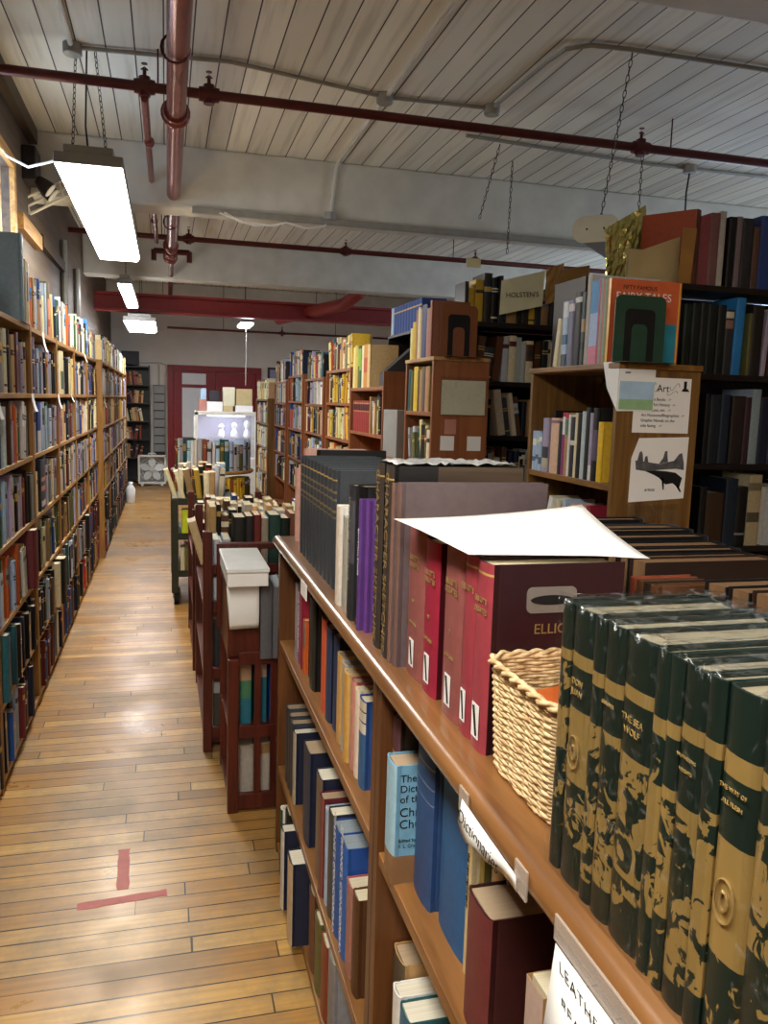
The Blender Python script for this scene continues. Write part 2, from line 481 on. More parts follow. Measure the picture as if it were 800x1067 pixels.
# ------------------------------------------------------------------ mesh helper
class MB:
    def __init__(s):
        s.v, s.f, s.m = [], [], []

    def quad(s, a, b, c, d, m=0):
        i = len(s.v)
        s.v += [V(a), V(b), V(c), V(d)]
        s.f.append((i, i + 1, i + 2, i + 3))
        s.m.append(m)

    def poly(s, pts, m=0):
        i = len(s.v)
        s.v += [V(p) for p in pts]
        s.f.append(tuple(range(i, i + len(pts))))
        s.m.append(m)

    def box(s, a, b, m=0, mat=None):
        x0, y0, z0 = a
        x1, y1, z1 = b
        p = [V((x, y, z)) for z in (z0, z1) for y in (y0, y1) for x in (x0, x1)]
        if mat is not None:
            p = [mat @ q for q in p]
        i = len(s.v)
        s.v += p
        for q in ((0, 2, 3, 1), (4, 5, 7, 6), (0, 1, 5, 4), (2, 6, 7, 3), (0, 4, 6, 2), (1, 3, 7, 5)):
            s.f.append(tuple(i + k for k in q))
            s.m.append(m)
        return s

    def bbox(s, a, b, r=0.003, m=0, mat=None):
        """box with chamfered edges"""
        bm = bmesh.new()
        bmesh.ops.create_cube(bm, size=1)
        sx, sy, sz = (b[k] - a[k] for k in range(3))
        for v in bm.verts:
            v.co = V(((v.co.x + .5) * sx + a[0], (v.co.y + .5) * sy + a[1], (v.co.z + .5) * sz + a[2]))
        bmesh.ops.bevel(bm, geom=bm.edges[:], offset=min(r, 0.45 * min(abs(sx), abs(sy), abs(sz))), segments=2, affect='EDGES', profile=0.6)
        if mat is not None:
            bm.transform(mat)
        i = len(s.v)
        bm.verts.index_update()
        s.v += [v.co.copy() for v in bm.verts]
        for f in bm.faces:
            s.f.append(tuple(i + v.index for v in f.verts))
            s.m.append(m)
        bm.free()
        return s

    def tube(s, pts, r, seg=10, m=0, cap=True, closed=False):
        pts = [V(p) for p in pts]
        rs = r if isinstance(r, (list, tuple)) else [r] * len(pts)
        i0 = len(s.v)
        n = len(pts)
        up = None
        for k, p in enumerate(pts):
            if closed:
                t = pts[(k + 1) % n] - pts[k - 1]
            else:
                t = pts[min(k + 1, n - 1)] - pts[max(k - 1, 0)]
            t.normalize()
            if up is None:
                up = t.orthogonal().normalized()
            up = (up - t * up.dot(t))
            if up.length < 1e-6:
                up = t.orthogonal()
            up.normalize()
            w = t.cross(up)
            for j in range(seg):
                a = 2 * PI * j / seg
                s.v.append(p + (up * math.cos(a) + w * math.sin(a)) * rs[k])
        rng = n if closed else n - 1
        for k in range(rng):
            for j in range(seg):
                a, b = i0 + k * seg + j, i0 + k * seg + (j + 1) % seg
                k2 = (k + 1) % n
                c, d = i0 + k2 * seg + (j + 1) % seg, i0 + k2 * seg + j
                s.f.append((a, b, c, d))
                s.m.append(m)
        if cap and not closed:
            s.f.append(tuple(i0 + j for j in reversed(range(seg))))
            s.m.append(m)
            s.f.append(tuple(i0 + (n - 1) * seg + j for j in range(seg)))
            s.m.append(m)
        return s

    def prism(s, poly, axis, a, b, m=0):
        """polygon (2-D) extruded along axis from a to b; the other two axes keep cyclic order"""
        def P(u, w, t):
            return {'X': V((t, u, w)), 'Y': V((w, t, u)), 'Z': V((u, w, t))}[axis]
        i = len(s.v)
        n = len(poly)
        s.v += [P(u, w, a) for u, w in poly] + [P(u, w, b) for u, w in poly]
        s.f.append(tuple(i + k for k in reversed(range(n))))
        s.f.append(tuple(i + n + k for k in range(n)))
        s.m += [m, m]
        for k in range(n):
            k2 = (k + 1) % n
            s.f.append((i + k, i + k2, i + n + k2, i + n + k))
            s.m.append(m)
        return s

    def lathe(s, prof, cx, cy, seg=24, m=0):
        i0 = len(s.v)
        for r, z in prof:
            for j in range(seg):
                a = 2 * PI * j / seg
                s.v.append(V((cx + r * math.cos(a), cy + r * math.sin(a), z)))
        for k in range(len(prof) - 1):
            for j in range(seg):
                a, b = i0 + k * seg + j, i0 + k * seg + (j + 1) % seg
                s.f.append((a, b, b + seg, a + seg))
                s.m.append(m)
        s.f.append(tuple(i0 + j for j in reversed(range(seg))))
        s.m.append(m)
        e = i0 + (len(prof) - 1) * seg
        s.f.append(tuple(e + j for j in range(seg)))
        s.m.append(m)
        return s


def wloc(o):
    p = V((0, 0, 0))
    while o is not None:
        p = p + V(o.location)
        o = o.parent
    return p


def obj(name, mb, mats, parent=None, smooth=False, origin=None):
    """link the shapes of mb (world coordinates) as one mesh object"""
    org = wloc(parent) if parent else V((0, 0, 0))
    if origin is not None:
        org = V(origin)
    me = bpy.data.meshes.new(name)
    me.from_pydata([tuple(p - org) for p in mb.v], [], mb.f)
    if not isinstance(mats, (list, tuple)):
        mats = [mats]
    for m in mats:
        me.materials.append(m)
    if len(mats) > 1:
        me.polygons.foreach_set('material_index', mb.m)
    if smooth:
        me.polygons.foreach_set('use_smooth', [True] * len(me.polygons))
    if smooth is True:
        bm = bmesh.new()
        bm.from_mesh(me)
        bmesh.ops.remove_doubles(bm, verts=bm.verts, dist=1e-5)
        bm.to_mesh(me)
        bm.free()
    me.update()
    o = bpy.data.objects.new(name, me)
    COL.objects.link(o)
    if parent:
        o.parent = parent
        o.location = org - wloc(parent)
    else:
        o.location = org
    if smooth == 'auto':
        me.set_sharp_from_angle(angle=math.radians(40))
    return o


def tag(o, label, cat, group=None, kind=None):
    o['label'] = label
    o['category'] = cat
    if group:
        o['group'] = group
    if kind:
        o['kind'] = kind
    return o


def thing(name, label, cat, loc, group=None):
    o = bpy.data.objects.new(name, None)
    COL.objects.link(o)
    o.empty_display_size = 0.1
    o.location = loc
    return tag(o, label, cat, group)


def struct(name, mb, m, parent=None, **k):
    o = obj(name, mb, m, parent, **k)
    if parent is None:
        o['kind'] = 'structure'
    return o


def dup(root, loc, label, rot=None):
    r = root.copy()
    COL.objects.link(r)
    r.location = loc
    if rot is not None:
        r.rotation_euler = rot
    r['label'] = label

    def kids(a, b):
        for ch in a.children:
            c = ch.copy()
            COL.objects.link(c)
            c.parent = b
            kids(ch, c)
    kids(root, r)
    return r


def text(name, s, size, pos, xd, yd, mat, parent=None, align='LEFT', valign='CENTER', extrude=0.0003, shear=0.0, space=1.0, thin=0.0):
    """lettering; pos / xd / yd in the parent's own frame"""
    cu = bpy.data.curves.new(name, 'FONT')
    cu.body = s
    cu.size = size
    cu.align_x = align
    cu.align_y = valign
    cu.extrude = extrude
    cu.shear = shear
    cu.space_character = space
    cu.resolution_u = 3
    cu.offset = -thin
    tmp = bpy.data.objects.new(name, cu)
    COL.objects.link(tmp)
    bpy.context.view_layer.update()
    me = bpy.data.meshes.new_from_object(tmp.evaluated_get(bpy.context.evaluated_depsgraph_get()))
    bpy.data.objects.remove(tmp)
    bpy.data.curves.remove(cu)
    me.name = name
    me.materials.clear()
    me.materials.append(mat)
    o = bpy.data.objects.new(name, me)
    COL.objects.link(o)
    xd, yd = V(xd).normalized(), V(yd).normalized()
    n = xd.cross(yd)
    o.matrix_local = Matrix.Translation(V(pos)) @ Matrix((xd, yd, n)).transposed().to_4x4()
    if parent:
        o.parent = parent
    return o


# ------------------------------------------------------------------ camera
cam_d = bpy.data.cameras.new('camera')
cam = bpy.data.objects.new('camera', cam_d)
COL.objects.link(cam)
psi, phi, rol = math.radians(15.07), math.radians(7.62), math.radians(1.7)
fwd = V((math.sin(psi) * math.cos(phi), math.cos(psi) * math.cos(phi), -math.sin(phi)))
rgt = V((math.cos(psi), -math.sin(psi), 0))
dwn = fwd.cross(rgt)
ix = rgt * math.cos(rol) - dwn * math.sin(rol)
iy = rgt * math.sin(rol) + dwn * math.cos(rol)
CAMH = 1.55
cam.matrix_world = Matrix.Translation((0, 0, CAMH)) @ Matrix((ix, -iy, -fwd)).transposed().to_4x4()
cam_d.sensor_fit = 'HORIZONTAL'
cam_d.sensor_width = 36
cam_d.lens = 36 * 850 / 800
cam_d.clip_start = 0.05
SC.camera = cam

# ------------------------------------------------------------------ books
DIR = {'L': -PI / 2, 'R': PI / 2, 'F': 0.0, 'B': PI}      # which way the spine looks: -X, +X, -Y, +Y
OUT = {'L': V((-1, 0, 0)), 'R': V((1, 0, 0)), 'F': V((0, -1, 0)), 'B': V((0, 1, 0))}
LX = {'L': V((0, -1, 0)), 'R': V((0, 1, 0)), 'F': V((1, 0, 0)), 'B': V((-1, 0, 0))}
BOOKS = []


class Book:
    pass


def add_book(pos, n, t, h, d, col, lean=0.0, bands=None, style='hard', page='page', label=None, group=None, force=False,
             run=None, idx=None, extra=None, mat='cover', lie=None, name='book', turn=0.0, spinecol=None):
    """pos: middle of the spine's foot; n: way the spine looks; lean (rad) tips the top along local x"""
    b = Book()
    b.t, b.h, b.d, b.col, b.style, b.page, b.label, b.group = t, h, d, col, style, page, label, group
    b.force, b.run, b.idx, b.extra, b.mat, b.name, b.spinecol = force, run, idx, extra, mat, name, spinecol
    b.bands = bands or []
    L = Matrix.Identity(4)
    if lean:
        s = t / 2 if lean > 0 else -t / 2
        L = Matrix.Translation((s, 0, 0)) @ Matrix.Rotation(lean, 4, 'Y') @ Matrix.Translation((-s, 0, 0))
    if lie == 'flat':           # lying on its back cover, spine still looking along n
        L = Matrix.Translation((-h / 2, 0, t / 2)) @ Matrix.Rotation(PI / 2, 4, 'Y')
    b.M = Matrix.Translation(V(pos)) @ Matrix.Rotation(DIR[n] + turn, 4, 'Z') @ L
    b.M0 = b.M
    BOOKS.append(b)
    return b


def rgb(c):
    return C[c] if isinstance(c, str) else c


def cover_mesh(b, name):
    """U-shaped cover with rounded spine and hinge grooves, spine bands coloured"""
    t, d, h = b.t, b.d, b.h
    hard = b.style == 'hard'
    c = 0.0028 if hard else 0.0009
    bul = min(0.006, t * 0.16) if hard else 0.0006
    y0 = bul
    a = t / 2
    out = [(a, d), (a, y0 + 0.012)]
    if hard and t > 0.014:
        out += [(a - 0.0016, y0 + 0.008), (a - 0.0004, y0 + 0.004)]
    ns = 6 if t > 0.012 else 3
    arc = []
    for k in range(ns + 1):
        u = PI * k / ns
        arc.append((a * math.cos(u), y0 - bul * math.sin(u)))
    out += arc
    if hard and t > 0.014:
        out += [(-a + 0.0004, y0 + 0.004), (-a + 0.0016, y0 + 0.008)]
    out += [(-a, y0 + 0.012), (-a, d)]
    inn = []
    for x, y in out:
        xx = max(-a + c, min(a - c, x))
        yy = y if y > y0 + 0.002 else min(y + c, y0 + c)
        inn.append((xx, yy))
    n = len(out)
    zs = sorted({0.0, h, *[max(0, min(h, z)) for bd in b.bands for z in bd[:2]]})
    vs, fs, mi, cols = [], [], [], []
    body = rgb(b.col)
    spine = rgb(b.spinecol) if b.spinecol is not None else body
    for z in zs:
        vs += [(x, y, z) for x, y in out]
    nz = len(zs)
    oi = nz * n
    for z in (0, h):
        vs += [(x, y, z) for x, y in inn]
    lo = n - 1
    first = out.index(arc[0])
    last = first + ns
    for k in range(nz - 1):
        zm = (zs[k] + zs[k + 1]) / 2
        sc = spine
        for z0, z1, bc in b.bands:
            if z0 <= zm <= z1:
                sc = rgb(bc)
        for j in range(lo):
            fs.append((k * n + j + 1, k * n + j, (k + 1) * n + j, (k + 1) * n + j + 1))
            cols.append(sc if first <= j < last else body)
    for j in range(lo):
        fs.append((oi + j, oi + j + 1, oi + n + j + 1, oi + n + j))
        cols.append(body)
        fs.append((j, j + 1, oi + j + 1, oi + j))
        cols.append(body)
        T = (nz - 1) * n
        fs.append((T + j + 1, T + j, oi + n + j, oi + n + j + 1))
        cols.append(body)
    # fore-edge lips of the two boards
    T = (nz - 1) * n
    for j, s in ((0, 0), (n - 1, 1)):
        col_edge = [k * n + j for k in range(nz)]
        f = col_edge + [oi + n + j, oi + j]
        fs.append(tuple(f if s == 0 else reversed(f)))
        cols.append(body)
    me = bpy.data.meshes.new(name)
    me.from_pydata(vs, [], fs)
    at = me.color_attributes.new('tint', 'FLOAT_COLOR', 'CORNER')
    buf = []
    for f, cc in zip(fs, cols):
        buf += [*cc, 1.0] * len(f)
    at.data.foreach_set('color', buf)
    me.materials.append(b.mat if not isinstance(b.mat, str) else M[b.mat])
    me.polygons.foreach_set('use_smooth', [True] * len(fs))
    me.set_sharp_from_angle(angle=math.radians(38))
    return me


def page_mesh(b, name):
    t, d, h = b.t, b.d, b.h
    hard = b.style == 'hard'
    c = 0.003 if hard else 0.0011
    i = 0.0035 if hard else 0.0003
    y0 = min(0.006, t * 0.16) + 0.001
    m = MB()
    a = t / 2 - c
    yb = d - (0.005 if hard else 0.0006)
    ccv = min(0.005, a * 0.5) if hard else 0.0005
    pts = [(-a, y0), (a, y0), (a, yb), (a * 0.5, yb - ccv * 0.75), (0, yb - ccv), (-a * 0.5, yb - ccv * 0.75), (-a, yb)]
    m.prism(pts, 'Z', i, h - i)
    me = bpy.data.meshes.new(name)
    me.from_pydata([tuple(p) for p in m.v], [], m.f)
    me.materials.append(M[b.page])
    return me


def build_book(b):
    o = bpy.data.objects.new(b.name, cover_mesh(b, b.name))
    COL.objects.link(o)
    o.matrix_world = b.M
    tag(o, b.label, 'book', b.group)
    p = bpy.data.objects.new('page_block', page_mesh(b, 'page_block'))
    COL.objects.link(p)
    p.parent = o
    if b.extra:
        b.extra(o, b)
    return o


def mass_books(bs, name):
    vs, fs, cols = [], [], []
    for b in bs:
        t, d, h = b.t, b.d, b.h
        a = t / 2
        i = len(vs)
        bul = min(0.005, a * 0.3)
        prof = [(a, d), (a, 0.006), (a * 0.55, 0.006 - bul), (-a * 0.55, 0.006 - bul), (-a, 0.006), (-a, d)]
        zs = sorted({0.0, h, *[max(0, min(h, z)) for bd in b.bands for z in bd[:2]]})
        for z in zs:
            vs += [b.M @ V((x, y, z)) for x, y in prof]
        body = rgb(b.col)
        for k in range(len(zs) - 1):
            zm = (zs[k] + zs[k + 1]) / 2
            sc = rgb(b.spinecol) if b.spinecol is not None else body
            for z0, z1, bc in b.bands:
                if z0 <= zm <= z1:
                    sc = rgb(bc)
            for j in range(5):
                fs.append((i + k * 6 + j + 1, i + k * 6 + j, i + k * 6 + 6 + j, i + k * 6 + 7 + j))
                cols.append(sc if 1 <= j <= 3 else body)
            fs.append((i + k * 6, i + k * 6 + 5, i + k * 6 + 11, i + k * 6 + 6))
            cols.append(PAGE)
        # page block ends sit 4 mm inside the boards
        fs.append(tuple(i + k for k in range(6)))
        cols.append(body)
        T = i + (len(zs) - 1) * 6
        j = len(vs)
        c = min(0.003, a * 0.4)
        vs += [b.M @ V(q) for q in ((a - c, 0.008, h), (a - c, d - .003, h), (-a + c, d - .003, h), (-a + c, 0.008, h))]
        vs += [b.M @ V(q) for q in ((a - c, 0.008, h - .004), (a - c, d - .003, h - .004), (-a + c, d - .003, h - .004), (-a + c, 0.008, h - .004))]
        fs += [(T + 1, T, j + 1, j), (T, T + 5, j + 2, j + 1), (T + 5, T + 4, j + 3, j + 2), (T + 4, T + 3, T + 2, T + 1, j, j + 3)]
        cols += [body, PAGE, body, body]
        for q in range(4):
            q2 = (q + 1) % 4
            fs.append((j + q, j + q2, j + 4 + q2, j + 4 + q))
            cols.append(PAGE)
        fs.append((j + 4, j + 5, j + 6, j + 7))
        cols.append(tuple(x * 0.9 for x in PAGE))
    me = bpy.data.meshes.new(name)
    me.from_pydata([tuple(v) for v in vs], [], fs)
    at = me.color_attributes.new('tint', 'FLOAT_COLOR', 'CORNER')
    buf = []
    for f, cc in zip(fs, cols):
        buf += [*cc, 1.0] * len(f)
    at.data.foreach_set('color', buf)
    me.materials.append(M['mass'])
    o = bpy.data.objects.new(name, me)
    COL.objects.link(o)
    return o


ORD = ('first second third fourth fifth sixth seventh eighth ninth tenth eleventh twelfth thirteenth fourteenth fifteenth sixteenth '
       'seventeenth eighteenth nineteenth twentieth').split()


def ordinal(i):
    if i < 20:
        return ORD[i]
    tens = {2: 'twent', 3: 'thirt', 4: 'fort', 5: 'fift', 6: 'sixt', 7: 'sevent'}[(i + 1) // 10]
    u = (i + 1) % 10
    return tens + 'ieth' if u == 0 else tens + 'y-' + ORD[u - 1]


def size_word(b):
    if b.t > 0.05:
        return 'thick'
    if b.t < 0.017:
        return 'slim'
    if b.h > 0.255:
        return 'tall'
    return ''


def colour_name(c):
    if isinstance(c, str):
        return c
    return min(C, key=lambda k: sum((x - y) ** 2 for x, y in zip(C[k], c)))


def rand_bands(rng, h, col, kind=None):
    """title panels and rules stamped on a spine"""
    r = rng.random()
    base = rgb(col)
    lum = sum(base)
    ink = GOLD if lum < 0.5 else hx('3a3634')
    if rng.random() < 0.3:
        ink = hx('d8d4c4') if lum < 0.6 else hx('5a2a28')
    if r < 0.25:
        return []
    if r < 0.5:
        z = h * rng.uniform(0.62, 0.8)
        return [(z, z + h * rng.uniform(.05, .12), ink)]
    if r < 0.75:
        z = h * rng.uniform(0.6, 0.75)
        return [(z, z + h * .03, ink), (z + h * .06, z + h * .09, ink), (h * .1, h * .14, ink)]
    z = h * rng.uniform(0.5, 0.7)
    z2 = h * rng.uniform(.8, .95)
    alt = rng.choice(list(C.values()))
    return [(z, z2, alt), (z + .3 * (z2 - z), z + .6 * (z2 - z), ink)]


def pick(rng, pal):
    tot = sum(w for _, w in pal)
    r = rng.random() * tot
    for c, w in pal:
        r -= w
        if r <= 0:
            break
    base = C[c]
    k = rng.uniform(0.75, 1.2)
    return c, tuple(min(1, max(0, x * k * rng.uniform(.93, 1.07))) for x in base)


def fill(run, n, start, length, pal, h=(.19, .25), d=(.14, .2), t=(.015, .045), seed=0, leanp=0.15, gapp=0.04, setb=(0.0, .03), sgn=1,
         softp=0.4, full=1.0, group=None, page=None, hmax=None):
    """a shelf run of loose books from start along sgn * local x; run: words for where the row stands"""
    rng = random.Random(seed)
    lx = LX[n] * sgn
    s = 0.004
    i = 0
    start = V(start)
    lean_left = 0
    ang = 0
    while s < length * full:
        tt = rng.uniform(*t) * (1 if rng.random() > .12 else 1.5)
        hh = rng.uniform(*h)
        if rng.random() < .12:
            hh *= rng.uniform(.8, 1.12)
        if hmax:
            hh = min(hh, hmax)
        dd = max(min(rng.uniform(*d), 0.9 * hh), 0.1)
        c, col = pick(rng, pal)
        if lean_left == 0 and rng.random() < leanp:
            lean_left = rng.randint(1, 5)
            ang = rng.choice((-1, -1, 1)) * rng.uniform(.05, .2)
            if ang < 0:
                s += hh * math.sin(-ang)
        adv = tt
        lean = 0
        if lean_left:
            lean = ang
            adv = tt / math.cos(ang) + 0.0008
            lean_left -= 1
        if s + adv + (hh * math.sin(lean) if lean > 0 else 0) > length:
            break
        soft = rng.random() < softp
        pos = start + lx * (s + tt / 2) - OUT[n] * rng.uniform(*setb)
        b = add_book(pos, n, tt, hh, dd, col, lean=lean * sgn, bands=rand_bands(rng, hh, col), style='soft' if soft else 'hard',
                     page=page or rng.choice(('page', 'page', 'pagewhite', 'pagered')), group=group, run=run, idx=i, mat='gloss' if soft else 'cover')
        b.cname = c
        i += 1
        s += adv + 0.0006
        if lean and lean_left == 0 and lean > 0:
            s += hh * math.sin(lean)
        if not lean and rng.random() < gapp:
            s += rng.uniform(.01, .05)
    return s


def row(n, start, items, sgn=1, group=None, where=''):
    """hand-listed books: (gap, t, h, d, colour, label, options)"""
    lx = LX[n] * sgn
    s = 0
    out = []
    for it in items:
        gap, t, h, d, col, label = it[:6]
        o = dict(it[6]) if len(it) > 6 else {}
        s += gap
        sb = o.pop('set', 0.0)
        up = o.pop('up', 0.0)
        pos = V(start) + lx * (s + t / 2) - OUT[n] * sb + V((0, 0, up))
        out.append(add_book(pos, n, t, h, d, col, label=label, group=group, force=True, **o))
        s += t + 0.0006
    return out


def spine_text(s, size, mat, z=0.5, col='spine_title', zalign='CENTER', off=0.0, up=False):
    def f(o, b):
        y = -0.0006 if b.style == 'hard' else -0.0002
        xd, yd = ((0, 0, -1), (1, 0, 0)) if not up else ((1, 0, 0), (0, 0, 1))
        text(col, s, size, (off, y, b.h * z), xd, yd, M[mat], o, zalign)
    return f


def cover_text(lines, mat, side=1):
    """lettering on a board: side 1 the one facing local +x; lines (string, size, y, z)"""
    def f(o, b):
        for s, size, y, z in lines:
            text('cover_title', s, size, (side * (b.t / 2 + 0.0004), y, z), (0, side, 0), (0, 0, 1), M[mat], o)
    return f


def both(*fs):
    def f(o, b):
        for q in fs:
            q(o, b)
    return f


def call_label(z=0.02, w=0.016, hh=0.036, x=0.0):
    """white shelf-mark label with a black slash near the foot of a spine"""
    def f(o, b):
        m = MB()
        y = -0.0007
        m.box((x - w / 2, y - .0005, z), (x + w / 2, y, z + hh))
        l = obj('shelf_mark', m, M['paper'], None)
        l.parent = o
        m = MB()
        m.quad((x - w * .42, y - .0008, z + hh * .9), (x - w * .08, y - .0008, z + hh * .94), (x + w * .36, y - .0008, z + hh * .1), (x + w * .08, y - .0008, z + hh * .06))
        k = obj('slash_mark', m, M['ink'], None)
        k.parent = l
    return f
# ------------------------------------------------------------------ the room
XL, XR, YN, YF, ZC = -0.93, 6.6, -6.5, 15.5, 3.4
struct('floor', MB().box((XL - .1, YN, -.08), (XR + .1, YF + .1, 0)), M['floor'])
struct('ceiling', MB().box((XL - .1, YN, ZC), (XR + .1, YF + .1, ZC + .08)), M['ceiling'])
struct('wall_far', MB().box((XL - .1, YF, 0), (XR + .1, YF + .1, ZC)), M['wallback'])
struct('wall_near', MB().box((XL - .1, YN - .1, 0), (XR + .1, YN, ZC)), M['wallback'])


def wall_with_holes(name, x0, x1, y0, y1, holes, mat):
    mb = MB()
    ys = y0
    for a, b, z0, z1 in holes:
        mb.box((x0, ys, 0), (x1, a, ZC))
        mb.box((x0, a, 0), (x1, b, z0))
        mb.box((x0, a, z1), (x1, b, ZC))
        ys = b
    mb.box((x0, ys, 0), (x1, y1, ZC))
    return struct(name, mb, mat)


LW = [(4.75, 5.72, 2.0, 2.93)]
RW = [(4.0, 6.0, 1.0, 2.8), (8.0, 10.0, 1.0, 2.8)]
wall_with_holes('wall_left', XL - .1, XL, YN, YF, LW, M['wallleft'])
wall_with_holes('wall_right', XR, XR + .1, YN, YF, RW, M['wallright'])


def window(n, x, y0, y1, z0, z1, s, fm):
    """s: which way into the room (+1 / -1)"""
    w = thing('window_%d' % n, 'x', 'window', (x, (y0 + y1) / 2, z0))
    for k in ('label', 'category'):
        del w[k]
    w['kind'] = 'structure'
    mb = MB()
    for a, b in (((y0 - .07, z0 - .07), (y1 + .07, z0)), ((y0 - .07, z1), (y1 + .07, z1 + .07)), ((y0 - .07, z0), (y0, z1)), ((y1, z0), (y1 + .07, z1)),
                 (((y0 + y1) / 2 - .02, z0), ((y0 + y1) / 2 + .02, z1))):
        mb.box((min(x, x + s * .03), a[0], a[1]), (max(x, x + s * .03), b[0], b[1]))
    obj('window_frame', mb, fm, w)
    obj('window_pane', MB().box((x - s * .07 - .004, y0, z0), (x - s * .07 + .004, y1, z1)), M['daylight'], w)
    return w


window(1, XL, *LW[0], 1, M['pine'])
for i, r in enumerate(RW):
    window(i + 2, XR, *r, -1, M['whitemetal'])
for i, y in enumerate((2.43, 6.55, 10.4, 14.3)):
    b = MB().bbox((XL, y, 2.95), (XR, y + .3, ZC), 0.02)
    struct('ceiling_beam' if i == 0 else 'ceiling_beam.%03d' % i, b, M['beam'])
# ledges along the left wall
struct('trim_1', MB().box((XL, 5.9, 2.60), (XL + .05, 6.75, 2.70)), M['pine'])
struct('trim_2', MB().box((XL, 6.9, 2.66), (XL + .04, 8.6, 2.75)), M['wallleft'])
struct('trim_3', MB().box((XL, YN, 3.3), (XL + .06, 6.55, 3.4)), M['wallleft'])
struct('trim_4', MB().box((.2, 6.515, 2.92), (XR, 6.56, 2.965)), M['conduit'])
# far wall mouldings
struct('trim_5', MB().box((XL, 15.46, 2.72), (XR, 15.5, 2.80)), M['wallback'])

# door
dr = thing('door_1', 'x', 'door', (.9, 15.47, 0))
for k in ('label', 'category'):
    del dr[k]
dr['kind'] = 'structure'
mb = MB()
mb.box((.03, 15.43, 0), (.13, 15.5, 2.12))
mb.box((1.62, 15.43, 0), (1.72, 15.5, 2.12))
mb.box((.13, 15.43, 2.02), (1.62, 15.5, 2.12))
obj('door_frame', mb, M['reddoor'], dr)
for k, (a, b) in enumerate(((.13, .875), (.875, 1.62))):
    lf = obj('door_leaf', MB().bbox((a + .005, 15.45, .01), (b - .005, 15.49, 2.015), .004), M['reddoor'], dr)
    mb = MB()
    for z0, z1 in ((.2, .75), (.82, 1.72), (1.78, 1.98)):
        mb.box((a + .16, 15.443, z0), (b - .16, 15.452, z1))
    obj('door_pane', mb, M['paper'] if k == 0 else M['reddoor'], lf)
    obj('door_handle', MB().tube([(b - .06 if k == 0 else a + .06, 15.44, 1.0), (b - .06 if k == 0 else a + .06, 15.40, 1.0), (b - .06 if k == 0 else a + .06, 15.40, 1.12), (b - .06 if k == 0 else a + .06, 15.44, 1.12)], .009), M['greymetal'], lf)


# ------------------------------------------------------------------ pipes and conduits
def ring(mb, p, axis, r, w):
    q = V(axis).normalized() * w / 2
    mb.tube([V(p) - q, V(p) - q * .6, V(p) + q * .6, V(p) + q], [r * .93, r, r, r * .93], 20)


t = thing('sprinkler_main_pipe', 'thick dark red sprinkler main hanging lengthwise under the plank ceiling', 'pipe', (.05, 3, 3.05))
obj('pipe', MB().tube([(.05, -6.4, 3.05), (.06, 3, 3.05), (.07, 9.55, 3.05)], .05, 20), M['copperpipe'], t, 'auto')
for y in (2.9, 4.75, 8.75, 9.1, 9.45):
    mb = MB()
    ring(mb, (.06, y, 3.05), (0, 1, 0), .068, .1)
    ring(mb, (.06, y, 3.05), (0, 1, 0), .078, .03)
    obj('coupling', mb, M['copperpipe'], t, 'auto')
obj('end_cap', MB().tube([(.07, 9.55, 3.05), (.07, 9.6, 3.05), (.07, 9.63, 3.05)], [.062, .062, .03], 20), M['redpipe'], t, 'auto')
mb = MB()
for s in (-1, 1):
    mb.tube([(.07, 9.1, 3.05), (.07 + s * .18, 9.1, 3.05)], .03, 12)
    mb.tube([(.07 + s * .18, 9.1, 3.06), (.07 + s * .18, 9.1, 2.95)], .028, 12)
obj('side_valve', mb, M['redpipe'], t, 'auto')
for y in (1.0, 3.9, 7.6):
    obj('hanger', MB().tube([(.05, y, 3.12), (.05, y, 3.4)], .006, 8).tube([(.05 + .06 * math.cos(a), y, 3.05 + .06 * math.sin(a)) for a in [k * PI / 8 for k in range(16)]], .006, 6, closed=True), M['redpipe'], t, 'auto')

t = thing('drain_pipe', 'slim red pipe running lengthwise beside the thick sprinkler main', 'pipe', (-.09, 6, 3.12))
obj('pipe', MB().tube([(-.10, 4.85, 3.14), (-.08, 9.0, 3.12)], .021, 12), M['copperpipe'], t, 'auto')
for y in (5.6, 8.0):
    mb = MB()
    ring(mb, (-.09, y, 3.13), (0, 1, 0), .031, .06)
    obj('coupling', mb, M['copperpipe'], t, 'auto')


def branch(y, z, x0, x1, heads, label, r=.027):
    t = thing('sprinkler_branch_pipe', label, 'pipe', (x0, y, z))
    obj('pipe', MB().tube([(x0, y, z), (x1, y, z)], r, 14), M['redpipe'], t, 'auto')
    for x in heads:
        mb = MB()
        ring(mb, (x, y, z), (1, 0, 0), r * 1.45, .11)
        ring(mb, (x, y, z), (0, 0, 1), r * 1.2, .1)
        f = obj('tee_fitting', mb, M['redpipe'], t, 'auto')
        mb = MB().tube([(x, y, z + .04), (x, y, z + .09)], .010, 8)
        mb.tube([(x - .018, y, z + .085), (x, y, z + .10), (x + .018, y, z + .085)], .004, 6)
        mb.tube([(x, y, z + .115), (x, y, z + .119)], .017, 10)
        obj('sprinkler_head', mb, M['redpipe'], f)
    for x in (x0 + .9, (x0 + x1) / 2 + .3, x1 - .5):
        obj('hanger', MB().tube([(x, y, z + r * .6), (x, y, ZC)], .005, 6), M['redpipe'], t)
    return t


